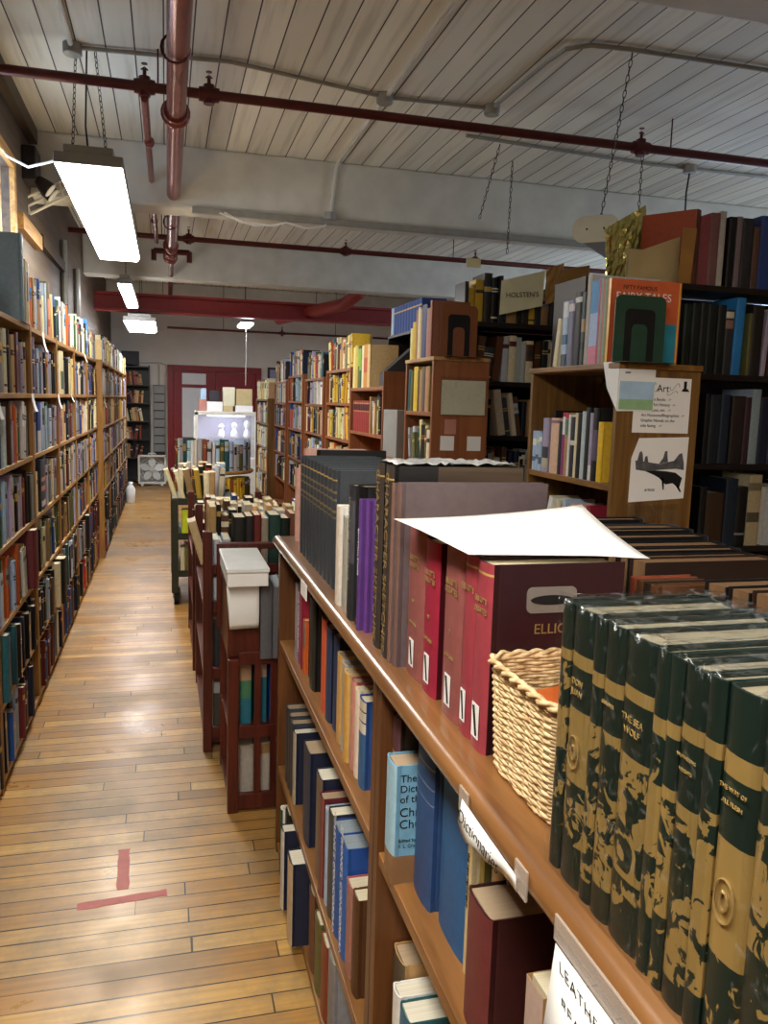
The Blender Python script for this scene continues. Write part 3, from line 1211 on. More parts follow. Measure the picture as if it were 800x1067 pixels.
branch(4.85, 3.2, XL, XR, (-.1, .24, 2.92, 5.2), 'slender dark red sprinkler branch pipe crossing nearest the camera under the ceiling')
branch(8.98, 3.17, XL, XR, (.24, 1.9, 3.4, 5.2), 'slender dark red sprinkler branch pipe crossing behind the first white beam')
branch(13.2, 2.86, XL, 5.0, (.05, 1.3, 2.6), 'thin red pipe crossing below and behind the wide red steel beam')
branch(14.0, 2.66, .03, 5.0, (1.9,), 'thinnest red pipe crossing low near the cream far wall', .018)
t = tag(obj('steel_beam', MB().prism([(11.95, 2.69), (12.15, 2.69), (12.15, 2.72), (12.065, 2.73), (12.065, 2.90), (12.15, 2.91), (12.15, 2.94), (11.95, 2.94), (11.95, 2.91), (12.035, 2.90), (12.035, 2.73), (11.95, 2.72)], 'X', XL, 6.5), M['redbeam']), 'wide red painted steel beam crossing the room before the far wall', 'beam')
t['kind'] = 'structure'
tag(obj('vent_pipe', MB().tube([(1.7, 12.9, 2.79), (2.35, 11.2, 2.86), (2.5, 10.9, 2.98), (2.5, 10.9, 3.4)], .09, 14), M['redbeam'], None, 'auto'), 'fat slanting red pipe rising behind the shelves to the ceiling', 'pipe')
tag(obj('standpipe', MB().tube([(.07, 9.6, 3.05), (.07, 10.2, 3.0), (.07, 11.8, 2.972), (.07, 12.3, 2.972), (.07, 13.15, 2.87)], .03, 10), M['redpipe'], None, 'auto'), 'red drop pipe continuing from the sprinkler main towards the far wall', 'pipe')


def conduit(name, label, pts, r=.011, boxes=(), mat='conduit'):
    t = thing(name, label, 'conduit', pts[0])
    obj('tubing', MB().tube(pts, r, 8), M[mat], t, 'auto')
    for p in boxes:
        mb = MB().tube([V(p) + V((0, 0, .02)), V(p) - V((0, 0, .035)), V(p) - V((0, 0, .04))], [.05, .05, .045], 12)
        obj('junction_box', mb, M['conduit'], t, 'auto')
    return t


zc = 3.382
conduit('electrical_conduit', 'long grey conduit crossing the ceiling with round junction boxes', [(-.47, 4.93, zc), (.35, 4.84, zc), (1.29, 5.06, zc), (1.97, 5.02, zc)], .012, [(-.47, 4.93, zc), (1.29, 5.06, zc), (1.97, 5.02, zc)])
conduit('electrical_conduit', 'pale conduit running lengthwise and down the white beam face', [(1.29, 2.8, zc), (1.29, 3.79, zc), (1.30, 5.05, zc), (1.30, 6.50, zc), (1.29, 6.53, 3.34), (1.25, 6.53, 2.97)], .013, [(1.25, 6.53, 2.99)], 'beam')
conduit('electrical_conduit', 'grey conduit bent in an elbow high over the art bookcase', [(1.97, 5.0, zc), (1.98, 4.3, zc), (2.0, 4.1, zc), (2.1, 4.02, zc), (2.3, 4.0, zc), (6.5, 3.96, zc)], .012)
conduit('electrical_conduit', 'grey conduit over the dark bookcase carrying a black lamp cord', [(2.0, 5.56, zc), (3.5, 5.7, zc), (6.5, 5.64, zc)], .012, [(3.85, 5.68, zc)])
conduit('electrical_conduit', 'short light conduit at the ceiling above the first hanging lamp', [(-.48, 2.8, zc), (-.475, 4.9, zc)], .014, (), 'beam')
mb = MB()
mb.tube([(.42, 6.56, 2.955), (.45, 6.5, 2.93), (.55, 6.5, 2.88), (.8, 6.5, 2.87), (.9, 6.49, 2.90), (1.05, 6.5, 2.87), (1.2, 6.51, 2.9), (1.25, 6.57, 2.955)], .009, 6)
mb.tube([(.40, 6.5, 2.93), (.5, 6.49, 2.90), (.65, 6.5, 2.86), (.85, 6.5, 2.88)], .007, 6)
tag(obj('electrical_cable', mb, M['whitemetal'], None, 'auto'), 'slack white cable looping along the underside of the first white beam', 'cable')
tag(obj('lamp_cord', MB().tube([(3.85, 5.68, 3.35), (3.84, 5.69, 3.2), (3.85, 5.68, 2.6)], .007, 6), M['black'], None, 'auto'), 'black cord hanging from the ceiling box above the dark bookcase', 'cord')


# ------------------------------------------------------------------ lamps
def chain_mesh(p0, p1, mb=None):
    mb = mb or MB()
    p0, p1 = V(p0), V(p1)
    ln = (p1 - p0).length
    k = max(2, int(ln / .036))
    ax = (p1 - p0).normalized()
    u = ax.orthogonal().normalized()
    w = ax.cross(u)
    for i in range(k):
        c = p0 + ax * ln * (i + .5) / k
        s = u if i % 2 else w
        h = ln / k * .62
        mb.tube([c + ax * (h * math.cos(a)) + s * (.0085 * math.sin(a)) for a in [q * PI / 4 for q in range(8)]], .0023, 4, closed=True)
    return mb


def lamp(label, x0, x1, y0, y1, z, mat='lamp', group='hanging fluorescent lamps', chains=(), body='greymetal', top=ZC):
    t = thing('hanging_lamp', label, 'lamp', ((x0 + x1) / 2, (y0 + y1) / 2, z), group)
    w = x1 - x0
    cx = (x0 + x1) / 2
    mb = MB()
    mb.bbox((x0, y0, z + .03), (x1, y1, z + .085), .006)
    mb.bbox((cx - w * .36, y0 + .01, z + .085), (cx + w * .36, y1 - .01, z + .125), .006)
    obj('housing', mb, M[body], t)
    d = w * .06
    obj('diffuser', MB().prism([(z, cx - w / 2 + d), (z, cx + w / 2 - d), (z + .03, cx + w / 2 - .004), (z + .03, cx - w / 2 + .004)], 'Y', y0 + .006, y1 - .006), M[mat], t)
    if not chains:
        chains = [((cx, y0 + .3, z + .125), (cx, y0 + .3, top)), ((cx, y1 - .3, z + .125), (cx, y1 - .3, top))]
    for a, b in chains:
        obj('chain', chain_mesh(a, b), M['chain'], t)
    return t


zl = 2.65
t = lamp('big lit white fluorescent lamp hanging on chains over the aisle', -.53, -.2, 4.5, 7.3, zl, chains=[((-.46, 4.72, zl + .125), (-.46, 5.0, 3.4)), ((-.29, 4.72, zl + .125), (-.36, 5.0, 3.4)), ((-.36, 7.0, zl + .125), (-.36, 7.0, 3.4))])
obj('power_cord', MB().tube([(-.93, 5.44, 2.98), (-.85, 5.2, 2.86), (-.7, 4.9, 2.74), (-.53, 4.56, 2.70)], .007, 6), M['whitemetal'], t, 'auto')
obj('feed_cord', MB().tube([(-.38, 4.72, zl + .125), (-.40, 4.8, 2.95), (-.40, 4.95, 3.38)], .005, 6), M['black'], t, 'auto')
lamp('slim lit lamp hanging over the aisle beyond the big one', -.47, -.33, 9.0, 11.1, zl, 'lampcool')
lamp('wide lit lamp hanging lowest, just before the far wall', -.53, -.12, 11.3, 12.9, 2.48, 'lampcool')
lamp('lit fluorescent lamp behind the photographer over the aisle', -.53, -.2, -1.0, 1.6, zl)
lamp('added unseen lamp farther behind the photographer over the aisle', -.53, -.2, -5.2, -2.6, zl)  # extra lamp out of view, added to brighten surfaces that face the camera
lamp('added unseen lamp behind the photographer over the back aisle', 1.15, 1.4, -4.0, -1.7, zl, 'lampcool')  # unseen lamp put in to bring cool light to the right side
t = lamp('small square lit lamp hanging over the round book rack, end on', 1.06, 1.25, 12.25, 12.9, 2.62, 'lampcool')
obj('pull_cord', MB().tube([(1.15, 12.4, 2.62), (1.155, 12.4, 2.2), (1.15, 12.4, 1.75)], .006, 6), M['whitemetal'], t, 'auto')

# unlit fixture above the art bookcase
t = thing('hanging_lamp', 'unlit cream capped lamp hanging by one long chain above the art books', 'lamp', (2.72, 4.9, 2.5), 'hanging fluorescent lamps')
dirv = V((.95, 1.0, 0)).normalized()
side = V((dirv.y, -dirv.x, 0))
e0 = V((2.42, 4.45, 2.59))


def capsule(w, h, n=8):
    pts = []
    for q, (sx, sz) in enumerate(((1, 1), (-1, 1), (-1, -1), (1, -1))):
        for k in range(n + 1):
            a = PI / 2 * (q + k / n)
            r = h * .45
            pts.append((sx * 0 + (w / 2 - r) * sx + r * math.cos(a), (h / 2 - r) * sz + r * math.sin(a)))
    return pts


def extr(mb, prof, p0, d, s, l):
    n = len(prof)
    i = len(mb.v)
    for q in (0, l):
        mb.v += [p0 + d * q + s * a + V((0, 0, b)) for a, b in prof]
    mb.f.append(tuple(i + k for k in range(n)))
    mb.f.append(tuple(i + n + k for k in reversed(range(n))))
    for k in range(n):
        k2 = (k + 1) % n
        mb.f.append((i + k2, i + k, i + n + k, i + n + k2))
    mb.m += [0] * (n + 2)
    return mb


obj('housing', extr(MB(), capsule(.25, .125), e0 + dirv * .015, dirv, side, 1.2), M['greymetal'], t)
ec = obj('end_plate', extr(MB(), capsule(.275, .15), e0, dirv, side, .016), M['capcream'], t)
mb = MB()
for s in (-.05, .05):
    mb.tube([e0 + side * s - dirv * .004, e0 + side * s + dirv * .004], .006, 8)
obj('screw', mb, M['ink'], ec)
obj('chain', chain_mesh(e0 + dirv * .1 + V((0, 0, .07)), (2.36, 4.06, 3.4)), M['chain'], t)
obj('chain', chain_mesh(e0 + dirv * 1.1 + V((0, 0, .06)), e0 + dirv * 1.1 + V((0, 0, .81))), M['chain'], t)
tag(obj('hanging_chain', chain_mesh((2.33, 6.1, 2.97), (2.31, 5.7, 3.4)), M['chain']), 'thin bare chain hanging from the ceiling before the white beam', 'chain')
tag(obj('hanging_chain', chain_mesh((2.55, 6.05, 2.72), (2.56, 6.05, 3.4)), M['chain']), 'short bare chain hanging right of another chain by the white beam', 'chain')

# left wall hardware
t = thing('emergency_light', 'small twin-headed emergency lamp on the brown wall by the beam', 'lamp', (-.9, 6.3, 3.0))
obj('battery_case', MB().bbox((-.93, 6.2, 2.98), (-.84, 6.45, 3.2), .01), M['darkmetal'], t)
for y in (6.26, 6.4):
    h = obj('lamp_head', MB().tube([(-.84, y, 3.0), (-.80, y, 2.96), (-.76, y, 2.93)], [.03, .05, .055], 12), M['darkmetal'], t, 'auto')
    obj('lens', MB().tube([(-.76, y, 2.93), (-.755, y, 2.926)], .05, 12), M['capcream'], h)
t = thing('wall_bracket', 'cream slotted metal bracket slanting out from the wall below the beam', 'bracket', (-.9, 6.45, 2.8))
mb = MB()
A, B = V((-.92, 6.45, 2.80)), V((-.55, 6.48, 3.02))
dv = (B - A).normalized()
for o_ in (0, .055, .11):
    q = V((-.3, 0, 1)).normalized() * o_
    mb.tube([A + q, B + q], .011, 6)
for k in range(4):
    p = A + dv * (k * .13)
    mb.tube([p, p + V((-.3, 0, 1)).normalized() * .11], .011, 6)
obj('slotted_rail', mb, M['capcream'], t)
mb = MB()
for y, x in ((9.0, -.9), (9.5, -.9)):
    pass
conduit('wall_conduit', 'pale vertical conduit on the wall above the shelves', [(-.9, 8.3, 2.2), (-.9, 8.3, 2.95)], .03, (), 'conduit')
conduit('wall_conduit', 'second pale vertical conduit on the wall, farther along', [(-.9, 9.4, 2.15), (-.9, 9.4, 2.85)], .035, (), 'conduit')
# ------------------------------------------------------------------ cases
def bookcase(label, face, x0, x1, y0, y1, levels, top, mup, msh, group=None, th=.024, name='bookcase', board=.022, back=True):
    """levels: upper faces of the shelves; face: side left open ('L','R','F')"""
    t = thing(name, label, 'bookcase', ((x0 + x1) / 2, (y0 + y1) / 2, 0), group)
    if face in 'LR':
        ends = [((x0, y0), (x1, y0 + th)), ((x0, y1 - th), (x1, y1))]
        inner = (x0 + .002, y0 + th, x1 - .002, y1 - th)
        bk = (x1 - .01, y0 + th, x1, y1 - th) if face == 'L' else (x0, y0 + th, x0 + .01, y1 - th)
    else:
        ends = [((x0, y0), (x0 + th, y1)), ((x1 - th, y0), (x1, y1))]
        inner = (x0 + th, y0 + .002, x1 - th, y1 - .002)
        bk = (x0 + th, y1 - .01, x1 - th, y1) if face == 'F' else (x0 + th, y0, x1 - th, y0 + .01)
    for a, b in ends:
        obj('side_panel', MB().bbox((*a, 0), (*b, top), .002), M[mup], t)
    for i, z in enumerate(levels):
        obj('shelf', MB().bbox((inner[0], inner[1], z - board), (inner[2], inner[3], z), .002), M[msh], t)
    if back:
        obj('back_panel', MB().box((bk[0], bk[1], .02), (bk[2], bk[3], top - .03)), M[mup], t)
    return t


# ---- tall pine shelving along the left wall
LEV = [.05, .34, .64, .945, 1.25, 1.545, 1.86]
FX = -.615
BAY = .97
bay_y = [3.27 + BAY * k for k in range(-1, 10)]
BN = ['bay before the first', 'first', 'second', 'third', 'fourth', 'fifth', 'sixth', 'seventh', 'eighth', 'ninth', 'tenth']
wb = bookcase('tall pine wall bookcase mostly out of view beside the camera', 'R', -.888, FX, bay_y[0], bay_y[0] + BAY, LEV, 1.872, 'pineup', 'pine', 'pine bookcases along the wall')
for k in range(1, 11):
    dx = .045 if bay_y[k] > 8.05 else 0
    dup(wb, wb.location + V((dx, BAY * k, 0)), 'tall pine wall bookcase packed with books, %s bay along the aisle' % BN[k])

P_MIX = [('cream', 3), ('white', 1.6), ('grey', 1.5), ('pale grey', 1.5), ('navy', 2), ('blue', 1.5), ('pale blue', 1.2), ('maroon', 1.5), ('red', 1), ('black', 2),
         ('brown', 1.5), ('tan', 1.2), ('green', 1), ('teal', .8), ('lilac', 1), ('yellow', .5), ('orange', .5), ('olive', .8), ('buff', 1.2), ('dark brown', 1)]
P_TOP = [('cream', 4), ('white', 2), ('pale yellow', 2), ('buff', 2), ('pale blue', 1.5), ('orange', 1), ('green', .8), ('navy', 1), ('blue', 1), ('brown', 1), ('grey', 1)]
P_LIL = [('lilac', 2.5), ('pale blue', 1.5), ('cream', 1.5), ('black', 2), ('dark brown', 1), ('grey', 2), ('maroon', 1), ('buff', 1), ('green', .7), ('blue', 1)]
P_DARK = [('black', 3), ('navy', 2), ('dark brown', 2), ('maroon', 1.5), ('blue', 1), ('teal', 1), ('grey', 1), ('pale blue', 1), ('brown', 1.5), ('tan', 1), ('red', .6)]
LVN = ['bottom', 'second lowest', 'third lowest', 'middle', 'third highest', 'second highest', 'top']
for k in range(11):
    y = bay_y[k]
    dx = .045 if y > 8.05 else 0
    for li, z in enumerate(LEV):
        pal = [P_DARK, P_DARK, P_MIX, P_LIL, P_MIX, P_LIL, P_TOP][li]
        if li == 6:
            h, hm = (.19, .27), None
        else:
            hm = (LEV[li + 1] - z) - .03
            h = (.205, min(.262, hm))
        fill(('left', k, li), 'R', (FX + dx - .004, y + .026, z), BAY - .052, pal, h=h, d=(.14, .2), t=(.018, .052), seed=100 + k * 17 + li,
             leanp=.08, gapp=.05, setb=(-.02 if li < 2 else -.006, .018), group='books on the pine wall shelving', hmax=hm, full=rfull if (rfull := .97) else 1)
# the big grey-blue book that stands on the top shelf (row books it replaces are removed)
BOOKS[:] = [b for b in BOOKS if not (b.run and b.run[:2] == ('left', 1) and b.run[2] == 6 and 3.45 < b.M.translation.y < 4.22)]
row('R', (FX + .012, 3.86, 1.86), [
    (0, .03, .22, .16, 'rust', 'rust red book half hidden behind the big slate blue folio, on the pine top shelf', dict(set=.1)),
    (.07, .06, .375, .30, hx('7890a2'), 'largest slate blue folio on the pine top shelf, its cover to the viewer', dict(page='pagewhite', spinecol=hx('8aa0b0'))),
    (.03, .04, .28, .2, 'cream', 'tall cream book just past the slate blue folio on the pine top shelf'),
    (.004, .03, .275, .2, 'dark green', 'blackish green and cream book second past the slate blue folio, pine top shelf', dict(bands=[(0, .1, hx('d0b870')), (.23, .275, hx('d8d0b0'))])),
    (.004, .028, .27, .2, 'white', 'white jacketed book third past the slate blue folio, pine top shelf'),
], group='books on the pine wall shelving')


def insert(li, y, items):
    """swap loose books of a pine shelf for the ones that stand out there"""
    z = LEV[li]
    y1 = y + sum(i[0] + i[1] + .0006 for i in items)
    BOOKS[:] = [b for b in BOOKS if not (b.run and b.run[0] == 'left' and b.run[2] == li and y - .045 < b.M.translation.y < y1 + .035)]
    row('R', (FX - .002, y, z), items, group='books on the pine wall shelving')


insert(6, 4.80, [(0, .03, .27, .2, 'pale blue', 'tall pale blue book on the pine top shelf before the reddish one'), (.004, .05, .285, .22, 'olive', 'dark olive art book, tallest before the reddish one on the pine top shelf', dict(spinecol=hx('54502e'))),
                 (.004, .09, .29, .22, 'rust', 'big brown-topped reddish book on the pine top shelf', dict(spinecol=hx('c07a66'), bands=[(.2, .29, hx('5d4630')), (.05, .09, hx('a23c2c'))]))])
insert(6, 5.80, [(0, .04, .26, .2, 'orange', 'burnt orange book on the pine top shelf beyond the reddish one'), (.002, .05, .27, .2, 'navy', 'dark navy book after the burnt orange one on the pine top shelf')])
insert(6, 7.05, [(0, .05, .25, .2, 'navy', 'navy book before the broad bright blue one on the pine top shelf'), (.003, .16, .29, .24, 'bright blue', 'broad bright blue picture book on the pine top shelf', dict(spinecol=hx('3f86cc'), bands=[(.12, .2, hx('c9d4e6')), (.06, .1, hx('33408c'))]))])
insert(3, 4.45, [(0, .03, .23, .18, 'charcoal', 'charcoal book before the swirl-jacketed one on the pine middle shelf'), (.004, .15, .262, .2, hx('2d3f5c'), 'wide slate blue jacketed book with orange swirl, pine middle shelf', dict(bands=[(.10, .125, hx('c98b68')), (.15, .17, hx('c98b68')), (.02, .05, hx('d8d8d4'))]))])
insert(2, 4.02, [(0, .10, .275, .22, 'maroon', 'thick maroon book on the third lowest pine shelf, taller than its row', dict(spinecol=hx('6e3236'), set=-.03))])
insert(1, 4.86, [(0, .07, .25, .2, 'cream', 'thick cream book jutting out beside the black box file, second lowest pine shelf', dict(set=-.03)), (.003, .12, .265, .22, 'black', 'wide black box file jutting from the second lowest pine shelf', dict(set=-.05))])
insert(1, 6.75, [(0, .12, .26, .22, 'black', 'broad black book on the second lowest pine shelf, fourth bay', dict(set=-.03)), (.003, .06, .26, .2, 'teal', 'grey-teal book after the broad black one, second lowest pine shelf', dict(spinecol=hx('6f8f88')))])
insert(1, 3.34, [(0, .06, .27, .22, 'teal', 'tall teal blue book at the picture edge on the second lowest pine shelf', dict(spinecol=hx('2f6474'), set=-.02)), (.002, .03, .26, .2, 'brown', 'brown book right after the tall teal blue one, second lowest pine shelf')])
insert(5, 5.35, [(0, .05, .255, .2, 'cream', 'cream book before the green-figured one, second highest pine shelf'), (.002, .16, .262, .2, 'pale yellow', 'wide cream jacketed book with dark green figure, second highest pine shelf', dict(spinecol=hx('cfcaa0'), bands=[(.03, .14, hx('4a5a40'))]))])
insert(4, 4.42, [(0, .10, .25, .2, 'blue', 'royal blue book with white foot, third highest pine shelf', dict(spinecol=hx('2748a0'), bands=[(0, .11, hx('d8dade'))])), (.003, .06, .25, .2, 'pale blue', 'pale blue book after the royal blue one, third highest pine shelf')])


def shelf_tag(pos, w, h, label, yaw=0.0, mat='paper'):
    """paper label curling from a shelf edge, facing the aisle"""
    mb = MB()
    n = 6
    prev = None
    for k in range(n + 1):
        u = k / n
        x = .004 + .018 * u * u
        z = -h * u
        p = [(x, -w / 2, z), (x, w / 2, z)]
        if prev:
            mb.quad(prev[0], prev[1], p[1], p[0])
            mb.quad((prev[0][0] - .0006, *prev[0][1:]), (p[0][0] - .0006, *p[0][1:]), (p[1][0] - .0006, *p[1][1:]), (prev[1][0] - .0006, *prev[1][1:]))
        prev = p
    o = obj('shelf_label', mb, M[mat])
    o.location = pos
    return tag(o, label, 'label', 'paper labels on the pine shelf edges')


for (y, z, w, h, l) in ((4.62, 1.86, .075, .10, 'white paper label hanging from the pine top shelf, second bay'),
                        (4.22, 1.545, .075, .085, 'curled white paper label on the second highest pine shelf at an upright'),
                        (3.36, 1.545, .07, .10, 'curled white paper label on the second highest pine shelf, at the picture edge'),
                        (5.2, 1.545, .07, .085, 'curled white label on the second highest pine shelf, start of third bay'),
                        (6.9, 1.86, .09, .06, 'white label taped to the pine top shelf edge in the fourth bay'),
                        (5.9, 1.545, .05, .05, 'small cream label on the second highest pine shelf, middle of third bay'),
                        (8.3, 1.545, .09, .12, 'large white label sheet on the second highest pine shelf, sixth bay')):
    shelf_tag((FX + (.045 if y > 8.05 else 0), y, z), w, h, l)

# ---- the low double-sided oak island
IL = [.035, .315, .755]
isl = 'low oak island bookcase'
bookcase('low oak island bookcase facing the aisle, farther of the two units', 'L', .36, .70, 1.346, 2.665, IL, 1.064, 'oakup', 'oakshelf', 'oak island bookcases', th=.03, board=.024)
bookcase('low oak island bookcase facing the aisle, nearer of the two units', 'L', .36, .70, 0.0, 1.344, IL, 1.064, 'oakup', 'oakshelf', 'oak island bookcases', th=.03, board=.024)
bookcase('low oak island bookcase turned to the back aisle, under the black set', 'R', .702, 1.04, 0.0, 2.665, IL, 1.064, 'oakup', 'oakshelf', 'oak island bookcases', th=.03, board=.024)
t = thing('counter_top', 'long oak counter top with shiny rounded edge along the island bookcases', 'counter', (.7, 1.3, 1.066))
obj('board', MB().bbox((.362, -.02, 1.066), (1.05, 2.68, 1.10), .003), M['oak'], t)
pr = [(.362 - .0 - .019 * math.sin(a), 1.083 - .019 * math.cos(a)) for a in [PI * k / 10 for k in range(11)]]
mb = MB()
i = 0
mb.prism([(1.083 - .019 * math.cos(a), .362 - .019 * math.sin(a)) for a in [PI * k / 10 for k in range(11)]], 'Y', -.02, 2.69)
obj('nosing', mb, M['oak'], t, 'auto')

ISL_T = 'books on the oak island top'


def rowabs(n, x, z, items, group=None):
    for it in items:
        y, tt, h, d, col, label = it[:6]
        o = dict(it[6]) if len(it) > 6 else {}
        sb = o.pop('set', 0.0)
        s = -1 if n == 'L' else 1
        add_book((x + (sb if n == 'L' else -sb), y + s * tt / 2, z), n, tt, h, d, col, label=label, group=group, force=True, **o)


rowabs('L', .40, 1.10, [
    (2.60, .028, .235, .2, 'pink', 'pale pink book at the far end of the oak island top'),
    (2.565, .03, .30, .2, 'pink', 'tall pink book beside the dark red one, far end of island top', dict(set=.02, spinecol=hx('c79384'))),
    (2.50, .018, .30, .22, 'black', 'thin black book behind the dark red one on the island top', dict(set=.05)),
    (2.475, .04, .245, .19, 'crimson', 'dark red cloth book just before the slate grey set on the island'),
], ISL_T)
# slate grey set with gilt titles
for k in range(10):
    add_book((.385, 2.41 - .0525 * (k + .5), 1.10), 'L', .051, .288, .235, 'slate', label='slate grey encyclopedia volume with gilt titles, %s from the oak island far end' % ordinal(k),
             group='slate grey set on the oak island', force=True, page='pageblue',
             bands=[(.262, .266, GOLD), (.232, .238, hx('7a6a52')), (.214, .219, hx('7a6a52')), (.186, .192, hx('857350')), (.172, .176, hx('7a6a52'))])
rowabs('L', .365, 1.10, [
    (1.775, .045, .222, .16, 'white', 'white book beside the slate grey set on the oak island top', dict(spinecol=hx('d9cdbf'))),
    (1.722, .05, .205, .16, 'pale grey', 'pale grey book between the white and black ones on the island', dict(set=.004, spinecol=hx('a3a094'))),
    (1.652, .05, .282, .19, 'charcoal', 'black jacketed book between the pale grey and purple ones, island top', dict(bands=[(.12, .25, hx('4b4a50'))], extra=spine_text('HISTORY OF DOCTRINE', .016, 'silver', .6))),
    (1.60, .045, .285, .2, 'black', 'second black book beside the purple one on the island top', dict(set=.006)),
    (1.552, .02, .262, .18, 'purple', 'slim purple book on the oak island top', dict(extra=spine_text('CHRISTIAN ETHICS', .011, 'whitetext', .6))),
    (1.528, .016, .262, .18, 'purple', 'second slim purple book, nearer the tall black volumes', dict(set=.01, spinecol=hx('6b3f8c'))),
], ISL_T)
rowabs('L', .372, 1.10, [
    (1.452, .046, .343, .245, 'black', 'tall black volume with large gilt spine letters, farther of two', dict(spinecol=hx('3b332f'), extra=both(spine_text('CHARACTER SKETCHES', .030, 'goldtext', .5), spine_text('II', .02, 'goldtext', .06, 'volume_number', up=True)), bands=[(.318, .321, GOLD)])),
    (1.388, .046, .343, .245, 'black', 'tall black volume with large gilt spine letters, nearer of two', dict(spinecol=hx('3b332f'), extra=both(spine_text('CHARACTER SKETCHES', .030, 'goldtext', .5), spine_text('I', .02, 'goldtext', .06, 'volume_number', up=True), lambda o, b: setattr(obj('brown_board', MB().box((b.t / 2 + .0001, .085, .001), (b.t / 2 + .0007, b.d, b.h - .001)), M['wallleft']), 'parent', o)), bands=[(.318, .321, GOLD)])),
    (1.338, .014, .315, .27, hx('6a5a5c'), 'slim grey-brown folio behind the maroon law set', dict(spinecol=hx('7d5c50'))),
    (1.322, .022, .318, .27, hx('5f5256'), 'second slim grey-brown folio, touching the maroon law set', dict(spinecol=hx('70564e'), set=.004)),
], ISL_T)


def lawx(v):
    return both(call_label(.018, .024, .046), spine_text("ELLIOT'S", .0125, 'goldtext', .79, up=True), spine_text('DEBATES', .0125, 'goldtext', .74, 'spine_subtitle', up=True),
                spine_text(v, .013, 'goldtext', .5, 'volume_number', up=True), spine_text('CONGRESS', .008, 'goldtext', .36, 'spine_imprint', up=True))


EL = 'maroon law set on the oak island'
rowabs('L', .392, 1.10, [
    (1.298, .088, .252, .18, hx('52262b'), 'faded maroon law volume with a white mark, farthest of its set', dict(spinecol=hx('8d5350'), extra=lawx('IV'))),
    (1.205, .066, .243, .18, hx('4a101c'), 'bright crimson law volume, second from the far end of its set', dict(spinecol=hx('96253c'), extra=lawx('III'))),
    (1.11, .074, .252, .185, hx('52262b'), 'faded maroon law volume between two crimson ones', dict(spinecol=hx('8b504d'), extra=lawx('II'))),
    (1.030, .042, .252, .19, hx('4a141e'), 'crimson law volume pressed against the one with a pewter label', dict(spinecol=hx('943a45'), bands=[(.236, .239, GOLD)], extra=both(call_label(.02, .018, .045), spine_text("ELLIOT'S", .012, 'goldtext', .82, up=True, zalign='CENTER')))),
    (.986, .05, .252, .19, hx('2c0c14'), 'dark maroon law volume with a pewter label on its cover', dict(spinecol=hx('9a3d48'), bands=[(.236, .239, GOLD)], extra=both(
        call_label(.016, .024, .046), spine_text("ELLIOT'S", .0105, 'goldtext', .80, up=True), spine_text('DEBATES', .0105, 'goldtext', .745, 'spine_subtitle', up=True),
        cover_text([("ELLIOT'S DEBATES", .019, .064, .166), ('Volume I', .013, .10, .132)], 'goldtext')))),
], EL)
elliot = BOOKS[-1]


def pewter(o, b):
    elliot_extra(o, b)
    x = b.t / 2
    mb = MB()
    y0, y1, z0, z1 = .052, .122, .188, .222
    pts = []
    for q, (sy, sz) in enumerate(((1, 1), (-1, 1), (-1, -1), (1, -1))):
        for k in range(5):
            a = PI / 2 * (q + k / 4)
            pts.append(((y0 + y1) / 2 + sy * ((y1 - y0) / 2 - .008) + .008 * math.cos(a), (z0 + z1) / 2 + sz * ((z1 - z0) / 2 - .008) + .008 * math.sin(a)))
    mb.prism(pts, 'X', x, x + .0016)
    p = obj('label_holder', mb, M['silver'])
    p.parent = o
    mb = MB()
    pts = [((y0 + y1) / 2 + .030 * math.cos(a), (z0 + z1) / 2 + .0065 * math.sin(a) * (1 if abs(math.cos(a)) < .9 else .8)) for a in [k * PI / 12 for k in range(24)]]
    mb.prism(pts, 'X', x + .0014, x + .0021)
    q = obj('label_slot', mb, M['ink'])
    q.parent = p


elliot_extra = elliot.extra
elliot.extra = pewter

# green gilt leather classics
edges = [(.697, .019), (.677, .041), (.6355, .0185), (.6165, .0295), (.5865, .0465), (.5395, .0175), (.5215, .0165), (.5045, .0275), (.4765, .0185), (.4575, .0365), (.4205, .035), (.385, .03), (.3545, .034), (.32, .03)]
TITLES = [('', ''), ('DON', 'JUAN'), ('', ''), ('GULLIVER', ''), ('THE SEA', 'WOLF'), ('', ''), ('', ''), ('WUTHERING', 'HEIGHTS'), ('', ''), ('THE WAY OF', 'ALL FLESH'), ('', ''), ('', ''), ('', ''), ('', '')]
GB = [
    [(0, 0), (.03, .33), (.10, .42), (.13, .52), (.165, .36), (.212, 1), (.222, 0)],
    [(0, 0), (.04, .42), (.085, .3), (.1, .95), (.165, .95), (.172, 0), (.212, 1), (.224, 0)],
    [(0, 0), (.02, .4), (.14, .5), (.17, .0), (.206, 1), (.218, 0)],
    [(0, .0), (.03, .44), (.1, .36), (.16, .46), (.172, 0), (.206, 1), (.219, 0)],
    [(0, .0), (.03, .34), (.06, .95), (.066, .44), (.16, .95), (.166, 0), (.213, 1), (.224, 0)],
    [(0, .3), (.05, .42), (.1, .5), (.16, .3), (.2, 1), (.214, 0)],
    [(0, .3), (.06, .5), (.11, .4), (.155, .9), (.165, 0), (.205, 1), (.216, 0)],
    [(0, 0), (.02, .4), (.07, .46), (.09, .34), (.14, .5), (.15, .95), (.160, 0), (.21, 1), (.222, 0)],
    [(0, .2), (.03, .47), (.14, .38), (.17, 0), (.21, 1), (.222, 0)],
    [(0, 0), (.02, .38), (.045, .30), (.075, .96), (.155, .96), (.16, 0), (.206, 1), (.222, 0)],
]
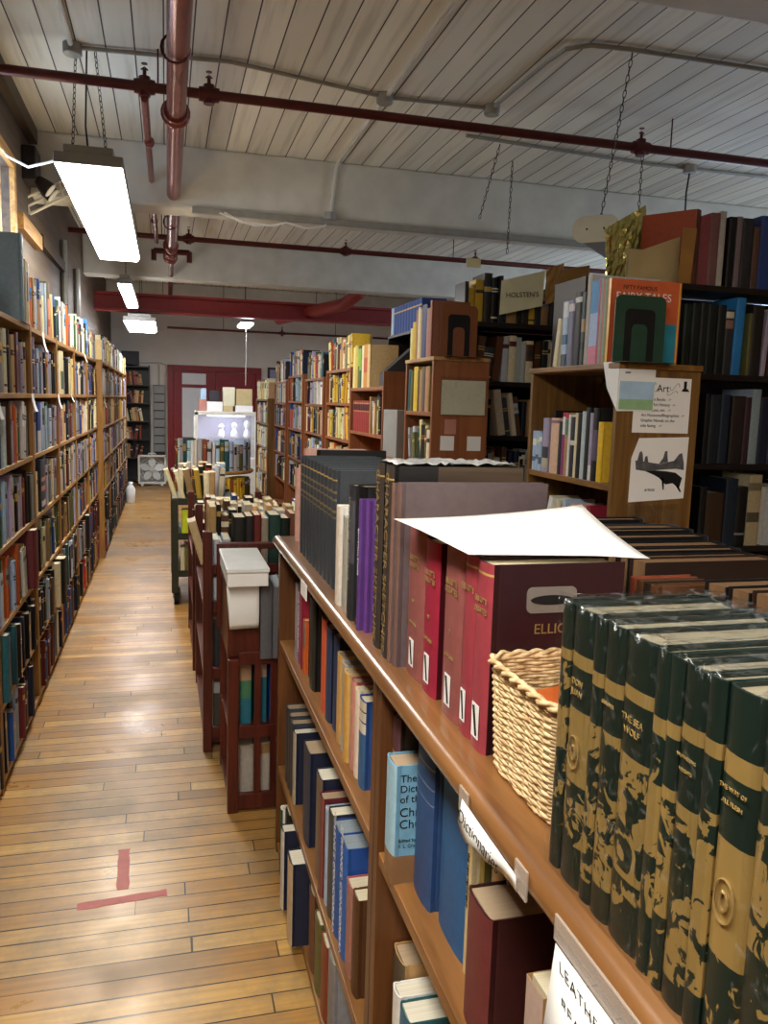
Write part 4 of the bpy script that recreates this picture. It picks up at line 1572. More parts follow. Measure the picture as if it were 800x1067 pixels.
for k, (y, tt) in enumerate(edges):
    gm = gilt_leather_mat('gilt_green_leather_%d' % k, GB[k % 10], k)

    def ex(o, b, k=k):
        s1, s2 = TITLES[k]
        if s1:
            fit = min(.0085, b.t * 1.25 / max(1, len(max(s1, s2, key=len))))
            text('spine_title', s1, fit, (0, -.0012 - .16 * b.t * 0, .198), (1, 0, 0), (0, 0, 1), M['gold'], o, 'CENTER')
            if s2:
                text('spine_title', s2, fit, (0, -.0012, .188), (1, 0, 0), (0, 0, 1), M['gold'], o, 'CENTER')
        if k in (1, 9):      # gilt medallion
            zc_ = .13 if k == 1 else .118
            mb = MB().tube([(.010 * math.cos(a) * min(1, b.t / .034), -.0008, zc_ + .016 * math.sin(a)) for a in [q * PI / 10 for q in range(20)]], .0010, 5, closed=True)
            mb.tube([(.004 * math.cos(a), -.0008, zc_ + .007 * math.sin(a)) for a in [q * PI / 5 for q in range(10)]], .0014, 5, closed=True)
            m_ = obj('medallion', mb, M['goldtext'])
            m_.parent = o
        if k not in (6, 9):
            rng = random.Random(k)
            mb = MB()
            t2, h, d = b.t / 2 + .0012, b.h, b.d
            nx, ny = 5, 14
            top = [[V((-t2 + 2 * t2 * i / nx, -.0035 + (d + .006) * j / ny, h + .0015 + rng.uniform(0, .004) + (.006 if j == 0 and rng.random() < .3 else 0))) for i in range(nx + 1)] for j in range(ny + 1)]
            for j in range(ny):
                for i in range(nx):
                    mb.quad(top[j][i], top[j][i + 1], top[j + 1][i + 1], top[j + 1][i])
            nz = 14
            fr = [[V((-t2 + 2 * t2 * i / nx, -.0035 + rng.uniform(-.0006, .0006), (h + .002) * j / nz)) for i in range(nx + 1)] for j in range(nz)] + [top[0]]
            for j in range(nz):
                for i in range(nx):
                    mb.quad(fr[j][i], fr[j][i + 1], fr[j + 1][i + 1], fr[j + 1][i])
            f = obj('plastic_wrap', mb, M['film'], None, True)
            f.parent = o
    nm = ('dark green gilt leather classic in plastic wrap, %s from the straw basket' if k not in (6, 9) else 'unwrapped dark green gilt leather classic, %s from the straw basket') % ordinal(k)
    add_book((.368, y - tt / 2, 1.10), 'L', tt, .268, .165, hx('14241f'), label=nm, group='green gilt leather classics on the oak island', force=True, extra=ex, mat=gm, page='pagedull')

# black set at the back of the island, fore-edges to the aisle
rb = random.Random(5)
y = .70
k = 0
while y < 1.56:
    tt = rb.uniform(.032, .052)
    if not (1.04 < y < 1.13 or 1.04 < y + tt < 1.13):
        add_book((1.0, y + tt / 2, 1.10), 'R', tt, rb.uniform(.205, .222), .255, rb.choice(('black', 'black', 'charcoal', 'dark brown')), label='x', group='black bound set at the back of the oak island',
                 force=True, page='pagebrown', run=('back',), idx=k)
        k += 1
    y += tt + .004
kk = [b for b in BOOKS if b.run == ('back',)]
for i_, b in enumerate(kk):
    b.label = 'black bound volume with browned fore-edge, island back row, %s from its near end' % ordinal(i_)
    b.force = True
tag(obj('cardboard_box', MB().bbox((.70, 1.04, 1.10), (.99, 1.128, 1.215), .003), M['folder']), 'tan cardboard box under four small brown books behind the maroon volume', 'box')
for k in range(4):
    add_book((.705, 1.12 - .019 * (k + .5), 1.2152), 'L', .0185, .075, .11, ('rust', 'brown', 'dark brown', 'brown')[k], label='small brown book on the tan box, %s from the maroon volume' % ordinal(3 - k),
             group='small brown books on the tan box', force=True, page='pagered')

# white paper lying over the law set
mb = MB()
A, B, Cc, D = V((.352, 1.245, 1.368)), V((.672, 1.225, 1.41)), V((.615, .93, 1.358)), V((.375, .968, 1.362))
nu, nv = 16, 14
g = []
for j in range(nv + 1):
    v = j / nv
    r_ = []
    for i in range(nu + 1):
        u = i / nu
        p = A.lerp(B, u).lerp(D.lerp(Cc, u), v)
        p.z = 1.3605 + .006 * (1 - v) * (1 - u) + (.03 * u ** 2.2) * (1 - v) ** 1.3 - .012 * max(0, u - .72) * v + .004 * math.sin(3 * u + 2 * v) * (1 - v)
        p.z = max(p.z, 1.3585 if u < .75 else 1.352)
        r_.append(p)
    g.append(r_)
for j in range(nv):
    for i in range(nu):
        mb.quad(g[j][i], g[j + 1][i], g[j + 1][i + 1], g[j][i + 1])
pp = obj('paper_sheet', mb, M['paper'], None, True)
tag(pp, 'loose white paper sheet lying across the maroon law set', 'paper')
so = pp.modifiers.new('thickness', 'SOLIDIFY')
so.thickness = .0006
mb = MB()
p0, p1 = g[5][3], g[6][6]
stp = obj('red_stamp', MB().quad(g[6][3] + V((0, 0, .0012)), g[7][3] + V((0, 0, .0012)), g[7][5] + V((0, 0, .0012)), g[6][5] + V((0, 0, .0012))) or MB(), M['pinkcard']) if False else None

# crumpled plastic bag lying on the tall black volumes
rng = random.Random(8)
mb = MB()
nu, nv = 26, 8
g2 = [[V((.385 + .22 * i / nu, 1.345 + .105 * j / nv + rng.uniform(-.004, .004), 1.4445 + rng.uniform(0, .007) * (1 if 0 < i < nu else .4))) for i in range(nu + 1)] for j in range(nv + 1)]
for j in range(nv):
    for i in range(nu):
        mb.quad(g2[j][i], g2[j][i + 1], g2[j + 1][i + 1], g2[j + 1][i])
pb = obj('plastic_bag', mb, M['greyplastic'], None, True)
tag(pb, 'crumpled whitish plastic bag lying on top of the tall black volumes', 'bag')
so = pb.modifiers.new('thickness', 'SOLIDIFY')
so.thickness = .0008


# straw basket
def rrect(x0, x1, y0, y1, r, n=6, per=5):
    pts = []
    c = [((x1 - r), (y1 - r)), ((x0 + r), (y1 - r)), ((x0 + r), (y0 + r)), ((x1 - r), (y0 + r))]
    for q in range(4):
        for k in range(n + 1):
            a = PI / 2 * (q + k / n)
            pts.append((c[q][0] + r * math.cos(a), c[q][1] + r * math.sin(a)))
    return pts


def resample(pts, n):
    P = [V((*p, 0)) for p in pts] + [V((*pts[0], 0))]
    L = [0]
    for a, b in zip(P, P[1:]):
        L.append(L[-1] + (b - a).length)
    out = []
    k = 0
    for i in range(n):
        s = L[-1] * i / n
        while L[k + 1] < s:
            k += 1
        u = (s - L[k]) / (L[k + 1] - L[k])
        out.append(P[k].lerp(P[k + 1], u))
    return out


bk = thing('straw_basket', 'rectangular woven straw basket on the counter holding an orange book', 'basket', (.49, .832, 1.10))
mb = MB()
NR = 31
for k in range(NR):
    z = 1.104 + k * .0043
    gw = .006 * k / NR
    base = resample(rrect(.397 - gw, .585 + gw, .743 - gw, .922 + gw, .028), 196)
    cen = V((.491, .832, 0))
    pts = []
    for i, p in enumerate(base):
        out = (p - cen).normalized()
        pts.append(p + out * (.0013 if ((i + 3 * (k % 2)) // 6) % 2 else -.0009) + V((0, 0, z + .0003 * math.sin(i * .9 + k * 2))))
    mb.tube(pts, .0026, 6, closed=True)
obj('woven_side', mb, M['wicker'], bk, True)
mb = MB()
base = resample(rrect(.388, .594, .734, .931, .03), 120)
for ph in (0, PI):
    pts = []
    for i, p in enumerate(base):
        a = i * 2 * PI / 7.5 + ph
        out = (p - V((.491, .832, 0))).normalized()
        pts.append(p + out * .003 * math.cos(a) + V((0, 0, 1.237 + .003 * math.sin(a))))
    mb.tube(pts, .0032, 6, closed=True)
obj('braided_rim', mb, M['wicker'], bk, True)
mb = MB()
mb.prism([(p.x, p.y) for p in resample(rrect(.40, .582, .746, .919, .026), 40)], 'Z', 1.1005, 1.106)
obj('basket_floor', mb, M['wicker'], bk)
b = add_book((.425, .832, 1.11), 'L', .03, .20, .135, 'orange', label='orange book tilted inside the straw basket', force=True, group=None)
b.M = Matrix.Translation((.575, .762, 1.158)) @ Matrix.Rotation(math.radians(-7), 4, 'Y') @ Matrix.Rotation(math.radians(5), 4, 'X') @ Matrix.Rotation(-PI / 2, 4, 'Y')
b.h = .165
b.t = .09
b.d = .14
b.extra = cover_text([('HERITAGE', .022, .012, .03)], 'ink')
b.col = hx('a8501f')

# hand-lettered signs taped to the counter edge
t = thing('paper_sign', 'narrow hand-lettered paper strip taped to the counter edge above the cream book', 'sign', (.34, .77, 1.07))
mb = MB()
n = 14
for i in range(n):
    def pt(u, w):
        y = .855 - .155 * u
        dz = .030 * (.6 + .4 * math.sin(PI * min(1, .25 + u))) * (1 - .25 * math.exp(-((u - .42) / .1) ** 2))
        return V((.336 - .006 * math.sin(5 * u) * w - .004 * w, y, 1.088 - dz * w - .004 * u))
    u0, u1 = i / n, (i + 1) / n
    for w0, w1 in ((0, .5), (.5, 1)):
        mb.quad(pt(u0, w0), pt(u0, w1), pt(u1, w1), pt(u1, w0))
s_ = obj('paper_strip', mb, M['paper'], t, True)
so = s_.modifiers.new('thickness', 'SOLIDIFY')
so.thickness = .0005
text('handwriting', 'Dictionaries', .0235, (-.0115, .076, .005), (0, -1, -.03), (0, 0, 1), M['ink'], t, shear=.2, thin=.0004)
text('arrow_mark', 'v', .012, (-.0115, -.066, .008), (0, -1, 0), (0, 0, 1), M['ink'], t)
for y in (.858, .695):
    obj('tape', MB().bbox((.3385, y - .014, 1.066), (.3415, y + .014, 1.098), .001), M['tape'], t)
t = thing('paper_sign', 'white paper notice about leather books taped below the green gilt classics', 'sign', (.338, .53, 1.02))
mb = MB()
ys = [.605, .565, .53, .48, .44]
for a, b_ in zip(ys, ys[1:]):
    mb.quad((.333, a, 1.077), (.322 - .01 * (a < .6), a, .955), (.322 - .01 * (b_ < .6), b_, .955), (.333, b_, 1.077))
s_ = obj('paper_sheet', mb, M['paper'], t, True)
so = s_.modifiers.new('thickness', 'SOLIDIFY')
so.thickness = .0005
text('handwriting', 'LEATHER', .0185, (-.0085, .060, .046), (0, -1, -.06), (-.09, 0, 1), M['ink'], t, space=1.15, thin=.0004)
text('handwriting', 'BEAUTIES', .0185, (-.0112, .048, .021), (0, -1, -.06), (-.09, 0, 1), M['ink'], t, space=1.15, thin=.0004)
mb = MB()
mb.tube([(.3245, .580, .985), (.3276, .580, 1.024)], .0008, 5)
mb.tube([(.3268, .588, 1.013), (.3278, .580, 1.025), (.3268, .572, 1.013)], .0008, 5)
obj('arrow_mark', mb, M['ink'], t)
obj('tape', MB().bbox((.3375, .42, 1.072), (.3405, .618, 1.097), .001), M['tape'], t)
tag(obj('paper_scrap', MB().bbox((.341, 2.0, 1.045), (.343, 2.09, 1.085), .0005), M['paper']), 'little torn white note stuck under the counter edge near the far end', 'note')

# ---- island shelf, farther unit
G1 = 'books on the oak island upper shelf'
rowabs('L', .385, .755, [
    (2.60, .05, .24, .17, 'teal', 'dark teal book in the far corner of the island upper shelf', dict(set=.05)),
    (2.475, .055, .235, .17, 'lilac', 'lilac grey book first on the island upper shelf, farther unit', dict(spinecol=hx('9c939a'))),
    (2.415, .055, .235, .17, 'rose', 'dusty rose book with white spine lettering on the island upper shelf', dict(spinecol=hx('a0566a'), extra=spine_text('THE WORD BIBLICAL', .02, 'whitetext', .55))),
    (2.355, .035, .24, .17, 'crimson', 'crimson book beside the dusty rose one, island upper shelf'),
    (2.315, .03, .16, .13, 'orange', 'short orange book in front of brown ones, island upper shelf', dict(bands=[(.08, .16, hx('8a6a5a'))])),
    (2.28, .06, .245, .17, 'dark brown', 'dark brown book between the orange and black ones, island upper shelf', dict(set=.01)),
    (2.21, .08, .255, .18, 'black', 'thick black book with olive spine edge, island upper shelf', dict(spinecol=hx('33322a'))),
    (2.03, .06, .245, .18, 'rust', 'coral orange jacketed book on the island upper shelf', dict(spinecol=hx('d2603f'), page='pagered', style='hard')),
    (1.965, .06, .242, .18, 'navy', 'navy book beside the coral one on the island upper shelf', dict(page='pagered', spinecol=hx('35415f'))),
    (1.90, .055, .236, .18, 'navy', 'second navy book, nearer, on the island upper shelf', dict(page='pagered', set=.006, spinecol=hx('2c3b5e'))),
    (1.825, .05, .212, .165, 'buff', 'mustard buff book with torn jacket on the island upper shelf', dict(spinecol=hx('c99f5c'), page='pagered')),
    (1.77, .045, .208, .165, 'pale blue', 'grey-blue and buff jacketed book on the island upper shelf', dict(spinecol=hx('b7a58c'), bands=[(.0, .04, hx('9fb3bd'))], page='pagered')),
    (1.72, .042, .205, .165, 'buff', 'golden buff book beside the rose one, island upper shelf', dict(spinecol=hx('cf9f50'), page='pagered', set=-.006)),
    (1.674, .04, .20, .165, 'rose', 'pale rose book in the row before the upright, island upper shelf', dict(spinecol=hx('cb8d7c'), page='pagered')),
    (1.63, .032, .195, .165, 'cream', 'cream book beside the blue striped one, island upper shelf', dict(spinecol=hx('e0cdbc'))),
    (1.594, .05, .19, .165, 'blue', 'blue book with black and white spine boxes, island upper shelf', dict(spinecol=hx('3a6490'), bands=[(.168, .188, hx('c9bda6')), (.145, .165, hx('c9c2b4')), (.12, .142, hx('cfc8ba')), (.165, .168, hx('151515')), (.142, .145, hx('151515'))])),
], G1)
G2 = 'books on the oak island lower shelf'
rowabs('L', .372, .315, [
    (2.55, .05, .25, .18, 'slate', 'grey-blue book first on the island lower shelf', dict(page='pagered')),
    (2.495, .045, .245, .18, 'slate', 'grey-blue book second on the island lower shelf', dict(page='pagered')),
    (2.445, .045, .24, .18, 'slate', 'grey-blue book third on the island lower shelf', dict(page='pagered')),
    (2.395, .045, .23, .18, 'navy', 'navy book with pale grey spine beside grey-blue ones, lower shelf', dict(spinecol=hx('b5a898'), page='pagewhite')),
    (2.345, .035, .2, .16, 'maroon', 'small maroon book tucked before the big navy album, lower shelf', dict(set=.05, page='pagewhite')),
    (2.20, .10, .275, .24, 'navy', 'biggest navy album on the island lower shelf, brown page tops', dict(spinecol=hx('3a3f52'), page='pagered')),
    (1.995, .075, .285, .22, 'navy', 'thick navy illustrated encyclopedia with gilt cover letters', dict(spinecol=hx('7b6a5a'), page='pagewhite', extra=cover_text([('Illustrated', .036, .05, .235), ('Bible Dictionary', .02, .05, .205)], 'gold'))),
    (1.91, .045, .262, .2, 'maroon', 'worn maroon book before the navy encyclopedia, island lower shelf', dict(spinecol=hx('7d4a44'), page='pagered', set=-.006)),
    (1.86, .03, .25, .19, 'pale blue', 'slim pale blue book beside the worn maroon one, lower shelf'),
    (1.825, .05, .265, .2, 'charcoal', 'charcoal book before the two blue concordances, lower shelf', dict(spinecol=hx('4e4e4c'), page='pagewhite')),
    (1.768, .07, .262, .22, hx('1b3f86'), 'thick blue concordance with white spine letters, farther of two', dict(page='pageblue', spinecol=hx('2c5aa4'), extra=both(spine_text("YOUNG'S CONCORDANCE", .028, 'whitetext', .5)))),
    (1.69, .07, .268, .22, hx('1d4a98'), 'thick bright blue concordance with white spine letters, nearer of two', dict(page='pageblue', spinecol=hx('2d66b8'), extra=spine_text("STRONG'S CONCORDANCE", .027, 'whitetext', .5))),
    (1.615, .05, .21, .17, 'rose', 'dusty pink book beside the bright blue concordance, lower shelf', dict(spinecol=hx('a5756a'))),
    (1.555, .05, .22, .17, 'brown', 'brown book in shade near the upright, island lower shelf'),
], G2)
G3 = 'books on the oak island bottom shelf'
rowabs('L', .345, .0365, [
    (2.46, .035, .225, .18, 'white', 'green and white book at the far end of the bottom shelf', dict(spinecol=hx('2c5a3a'), style='soft')),
    (2.42, .06, .24, .18, 'dark green', 'very dark green book on the island bottom shelf', dict(page='pagewhite', set=.01)),
    (2.30, .05, .25, .2, 'navy', 'navy book with white spine on the island bottom shelf', dict(spinecol=hx('cfc9c2'), page='pagewhite', set=-.02)),
    (2.23, .05, .215, .18, 'black', 'low black book between pale ones, island bottom shelf', dict(page='pagewhite', set=.02)),
    (2.165, .085, .245, .2, 'navy', 'navy and cream jacketed book on the island bottom shelf', dict(spinecol=hx('cbb79a'), page='pagewhite', set=-.02)),
    (2.03, .07, .22, .18, 'brown', 'reddish brown book on the island bottom shelf', dict(spinecol=hx('6f4a38'), set=.02)),
    (1.94, .07, .2, .18, 'olive', 'olive book on the island bottom shelf', dict(set=.02)),
    (1.85, .07, .2, .18, 'rust', 'rust book on the island bottom shelf', dict(set=.02)),
    (1.76, .07, .22, .18, 'grey', 'grey book on the island bottom shelf', dict(set=.02)),
], G3)

# ---- island shelf, nearer unit
rowabs('L', .378, .755, [
    (1.312, .04, .262, .18, 'dark brown', 'dark plum book with buff foot, behind the light blue dictionary', dict(spinecol=hx('5a3a40'), bands=[(0, .2, hx('b58d58'))], page='pagewhite')),
    (1.268, .055, .207, .165, hx('6fa3c4'), 'light blue church dictionary with brown foot, nearer island shelf', dict(
        spinecol=hx('9cc3d8'), page='pagered', style='hard', bands=[(0, .05, hx('8a6748'))], set=-.022,
        extra=both(cover_text([('The Oxford', .018, .012, .184), ('Dictionary', .018, .012, .166), ('of the', .018, .012, .148), ('Christian', .022, .012, .125), ('Church', .022, .012, .104), ('Edited by', .008, .012, .076), ('F. L. Cross', .008, .012, .066)], 'ink'),
                   lambda o, b: setattr(obj('brown_jacket_foot', MB().box((b.t / 2 + .0002, .001, .001), (b.t / 2 + .0006, b.d, .049)), plain('brown_jacket', hx('8a6748'), .4)), 'parent', o)))),
], G1)
rowabs('L', .402, .755, [
    (1.212, .085, .268, .19, hx('2c4a7c'), 'big worn blue volume with faint cover bands, farther of two', dict(spinecol=hx('34507f'), set=-.01, bands=[(.2, .203, hx('7a86a8')), (.232, .235, hx('7a86a8')), (.175, .177, hx('7a86a8'))])),
    (1.115, .115, .27, .2, hx('2a5487'), 'big bright blue volume with frayed spine, nearer of two', dict(spinecol=hx('2f6094'))),
    (.995, .016, .235, .16, 'cream', 'slim cream book beside the frayed blue volume', dict(spinecol=hx('cbb98a'), extra=spine_text('THE NEW TESTAMENT', .008, 'ink', .6))),
    (.977, .014, .225, .16, 'olive', 'slim olive yellow book beside the cream one, nearer island shelf', dict(set=.012, spinecol=hx('a08a45'))),
    (.96, .034, .222, .15, 'cream', 'cream and orange jacketed book under the paper strip', dict(set=.02, spinecol=hx('dcc9a0'), bands=[(.2, .222, hx('c9612f'))])),
], G1)
rowabs('L', .372, .755, [
    (.92, .078, .178, .17, hx('3a161a'), 'thick dark maroon bible on the nearer island shelf', dict(spinecol=hx('6b3033'), page='pagered', extra=cover_text([('HOLY BIBLE', .016, .06, .075)], 'goldtext'))),
    (.735, .04, .19, .15, 'tan', 'tan and lilac patterned book past the thick maroon bible', dict(style='soft', spinecol=hx('b79f95'))),
    (.68, .05, .21, .15, 'maroon', 'dark plum book behind the leather notice', dict(set=.01)),
    (.60, .06, .22, .15, 'brown', 'brown book mostly hidden behind the leather notice', dict(set=.01)),
], G1)
rowabs('L', .372, .315, [
    (1.31, .065, .262, .18, 'tan', 'thick book with beige page top, nearer island lower shelf', dict(page='pagered', spinecol=hx('5a5040'), set=.02)),
    (1.24, .04, .24, .165, 'white', 'white book beside the teal one, nearer island lower shelf', dict(page='pagewhite')),
    (1.197, .055, .238, .165, 'teal', 'teal blue book with white page top, nearer island lower shelf', dict(page='pagewhite', spinecol=hx('3a6d8c'))),
    (1.135, .06, .225, .15, 'red', 'red-orange book, nearest seen on the nearer island lower shelf', dict(page='pagered', spinecol=hx('a63c28'))),
    (1.06, .06, .2, .16, 'brown', 'dark brown book under the blue volumes, nearer island lower shelf'),
], G2)
# ---- art bookcase and its goods
AX0, AX1, AY0, AY1 = 1.6, 1.945, 2.7, 3.45
AL = [.06, .40, .82, 1.27, 1.72]
art = bookcase('medium brown art bookcase with notices on its end panel', 'L', AX0, AX1, AY0, AY1, AL, 1.70, 'maple', 'maplesh', board=.024)
obj('top_board', MB().bbox((AX0 - .008, AY0 - .012, 1.70), (AX1, AY1 + .005, 1.722), .003), M['maplesh'], art)
GA = 'art books on the art bookcase shelf'
row('L', (AX0 + .01, 3.425, 1.27), [
    (0, .032, .175, .15, 'pale blue', 'small pale blue book, first of three at the art shelf far end', dict(bands=[(.04, .06, hx('5a6a80')), (.11, .14, hx('e4e4e2'))])),
    (0, .03, .175, .15, 'pale blue', 'small pale blue book, second of three at the art shelf far end', dict(bands=[(.05, .07, hx('5a6a80')), (.12, .14, hx('d9d3a0'))])),
    (0, .03, .172, .15, 'pale blue', 'small pale blue book, third of three at the art shelf far end', dict(bands=[(.03, .06, hx('5a6a80')), (.13, .15, hx('e4e4e2'))])),
    (.004, .055, .235, .2, 'lilac', 'lilac spine art book with dark figure beside small pale blue set', dict(bands=[(.06, .11, hx('3a3a44')), (.02, .06, hx('b7b095'))])),
    (.002, .016, .27, .22, 'black', 'black framed art book rising behind the salmon one', dict(set=.02)),
    (.002, .075, .237, .2, 'pink', 'thick salmon pink art book on the art shelf', dict(spinecol=hx('dcb79c'), bands=[(.215, .228, hx('8a6a7a'))])),
    (.002, .03, .225, .2, 'charcoal', 'charcoal book between salmon and magenta ones on the art shelf'),
    (.002, .022, .262, .2, 'white', 'white and magenta art book on the art shelf', dict(bands=[(.0, .17, hx('93407a')), (.245, .262, hx('b0304a'))])),
    (0, .03, .262, .21, 'tan', 'tan and green spined art book with red cover top', dict(bands=[(.17, .235, hx('5d7a6a')), (.24, .262, hx('b5343f'))], page='page')),
    (0, .016, .255, .2, 'white', 'slim white art book amid dark ones on the art shelf'),
    (0, .04, .245, .2, 'charcoal', 'charcoal art book with white mark on the art shelf', dict(bands=[(.13, .15, hx('d0d0d0'))])),
    (0, .018, .262, .2, 'cream', 'slim cream art book fifth from the yellow one', dict()),
    (0, .034, .262, .2, 'black', 'black art book between cream and pale blue ones'),
    (0, .03, .27, .21, 'pale blue', 'tall pale blue art book on the art shelf', dict(spinecol=hx('b9c4cc'))),
    (0, .035, .285, .22, 'dark green', 'tall blackish green art book, white top corner', dict()),
    (0, .022, .265, .2, 'lilac', 'slim lilac and white art book near the yellow one', dict(bands=[(.0, .06, hx('dddddd'))])),
    (0, .04, .285, .24, 'black', 'black art book with gilt cover frame rising behind the yellow one', dict(set=.0, bands=[(.08, .2, hx('5a4f66'))])),
    (.002, .035, .232, .2, 'yellow', 'bright yellow book nearest the art bookcase end panel', dict(spinecol=hx('e0b62a'))),
], group=GA)
GT = 'large books on top of the art bookcase'
row('L', (AX0 + .0, 3.25, 1.722), [
    (.0, .034, .2, .16, 'cream', 'cream book leaning at the far end of the art bookcase top', dict(lean=.16)),
    (.036, .05, .265, .2, 'pale blue', 'white and blue patterned book on the art bookcase top', dict(bands=[(.0, .05, hx('46586a')), (.09, .13, hx('3a6d8c')), (.2, .26, hx('d5d8de'))])),
    (.0, .05, .265, .2, 'lilac', 'violet grey art book beside the patterned one, bookcase top', dict(spinecol=hx('72708a'), bands=[(.22, .25, hx('c9c4cc'))])),
    (.0, .06, .29, .21, 'black', 'thick black art book on the art bookcase top', dict(bands=[(.25, .27, hx('d0d0d0'))])),
    (.0, .035, .285, .21, 'teal', 'dark figured art book beside the thick black one, bookcase top', dict(spinecol=hx('36403c'), bands=[(.13, .18, hx('9a8258')), (.06, .09, hx('1d2a22'))])),
    (.0, .038, .345, .30, 'pale grey', 'tall pale grey art book with cover edge above the picture books', dict(spinecol=hx('a9a29c'))),
    (.0, .06, .318, .29, 'bright blue', 'blue, white and pink spined picture book on the bookcase top', dict(style='soft', spinecol=hx('9fb6de'), bands=[(.195, .318, hx('2a86c4')), (.0, .07, hx('cf7a92'))])),
    (.0, .014, .32, .29, 'rose', 'slim raspberry picture book on the art bookcase top', dict(style='soft', spinecol=hx('a84a5e'))),
    (.0, .016, .32, .29, 'grey', 'slim grey picture book on the art bookcase top', dict(style='soft', spinecol=hx('8d918c'))),
    (.0, .012, .315, .29, 'rust', 'slim terracotta picture book on the art bookcase top', dict(style='soft', spinecol=hx('b06a4e'))),
    (.0, .014, .315, .29, 'green', 'slim sage picture book on the art bookcase top', dict(style='soft', spinecol=hx('7f9a80'))),
    (.0, .012, .315, .29, 'tan', 'slim brown striped picture book on the art bookcase top', dict(style='soft', spinecol=hx('8d7442'))),
    (.0, .016, .312, .30, hx('d2663f'), 'orange and turquoise picture book showing its cover above the bookend', dict(style='soft', mat='gloss', spinecol=hx('e3b94c'), extra=lambda o, b: pic_cover(o, b))),
], group=GT)


def pic_cover(o, b):
    x = b.t / 2
    f = obj('turquoise_panel', MB().box((x + .0002, .035, .004), (x + .0005, b.d - .012, .155)), M['blueprint'])
    f.parent = o
    f = obj('yellow_border', MB().box((x + .0002, b.d - .010, .002), (x + .0006, b.d - .004, b.h - .002)), M['yellowprint'])
    f.parent = o
    text('cover_title', 'FIFTY FAMOUS', .022, (x + .0006, .05, .282), (0, 1, 0), (0, 0, 1), M['ink'], o)
    text('cover_title', 'FAIRY TALES', .042, (x + .0006, .022, .248), (0, 1, .02), (0, 0, 1), M['paper'], o)


def bookend(label, x0, x1, y, z, h, mat, cat='bookend'):
    t = thing('bookend', label, cat, ((x0 + x1) / 2, y, z))
    w = x1 - x0
    cx = (x0 + x1) / 2
    fw = .2 * w

    def arch(hw, top, r):
        p = [(-hw, 0)]
        for k in range(7):
            a = PI - PI / 2 * k / 6
            p.append((-hw + r + r * math.cos(a), top - r + r * math.sin(a)))
        for k in range(7):
            a = PI / 2 - PI / 2 * k / 6
            p.append((hw - r + r * math.cos(a), top - r + r * math.sin(a)))
        return p + [(hw, 0)]
    o_, i_ = arch(w / 2, h, .025), arch(w / 2 - fw, h - fw * 1.15, .02)
    mb = MB()
    n = len(o_)
    for ya, yb in ((y, y - .004),):
        for k in range(n - 1):
            A = [V((cx + q[0], ya, z + q[1])) for q in (o_[k], o_[k + 1], i_[k + 1], i_[k])]
            B = [V((p.x, yb, p.z)) for p in A]
            mb.quad(*reversed(A))
            mb.quad(*B)
            mb.quad(A[0], A[1], B[1], B[0])
            mb.quad(A[2], A[3], B[3], B[2])
    mb.box((x0, y - .10, z), (x1, y, z + .0015))
    obj('frame', mb, M[mat], t)
    obj('inset', MB().prism([(z + q[1], cx + q[0]) for q in i_], 'Y', y - .002, y), M['ink'], t)
    tg = arch(w * .155, h * .58, w * .1)
    obj('tongue', MB().prism([(z + q[1], cx + q[0]) for q in tg], 'Y', y - .0035, y - .0015), M[mat], t)
    return t


bookend('dark green arched metal bookend on the art bookcase top', 1.585, 1.795, 2.733, 1.7222, .245, 'greenbe')


def sheet(mb, x0, x1, y, z0, z1, skew=0, drop=0):
    mb.quad((x0, y, z0), (x1, y, z0 + skew), (x1, y, z1 + skew), (x0, y, z1))
    mb.box((x0, y, z0), (x1, y + .0005, z1)) if False else None


# notices on the end panel
t = thing('notice', 'white notice headed Art on the art bookcase end panel', 'notice', (1.785, 2.698, 1.57))
obj('sheet', MB().box((1.667, 2.6975, 1.468), (1.905, 2.6985, 1.672)), M['paper'], t)
text('notice_heading', 'Art', .038, (-.0, -.0012, .062), (1, 0, 0), (0, 0, 1), M['ink'], t, 'CENTER')
for k, s in enumerate(('Oversize Books  ->', 'World Art History  ->', 'Techniques, etc.  ->', 'Art Museums/Biographies  ->', 'Graphic Novels on the', 'side facing   ->')):
    text('notice_line', s, .0155, (-.085, -.0012, .022 - .0195 * k), (1, 0, 0), (0, 0, 1), M['ink'], t)
mb = MB()
for (x, z, rx, rz) in ((-.05, .075, .018, .012), (.05, .07, .02, .014), (-.035, .05, .02, .008), (.04, .047, .022, .008)):
    mb.tube([(1.785 + x + rx * math.cos(a), 2.697, 1.57 + z + rz * math.sin(a * 2)) for a in [q * PI / 8 for q in range(9)]], .0008, 4)
mb.box((1.868, 2.6968, 1.628), (1.892, 2.6975, 1.634))
mb.box((1.873, 2.6968, 1.634), (1.885, 2.6975, 1.662))
mb.box((1.865, 2.6968, 1.624), (1.897, 2.6975, 1.628))
obj('ink_ornament', mb, M['ink'], t)

t = thing('poster', 'torn-cornered print of people in a canoe on the art bookcase end panel', 'poster', (1.795, 2.698, 1.33))
pts = [(1.207, 1.672), (1.222, 1.908), (1.455, 1.912), (1.448, 1.70), (1.372, 1.673)]
obj('sheet', MB().prism(pts, 'Y', 2.6972, 2.6985), M['paper'], t)


def flat(name, polys, mat, y):
    mb = MB()
    for p in polys:
        mb.prism([(1.33 + q[1], 1.795 + q[0]) for q in p], 'Y', y, y + .0004)
    return obj(name, mb, M[mat], t)


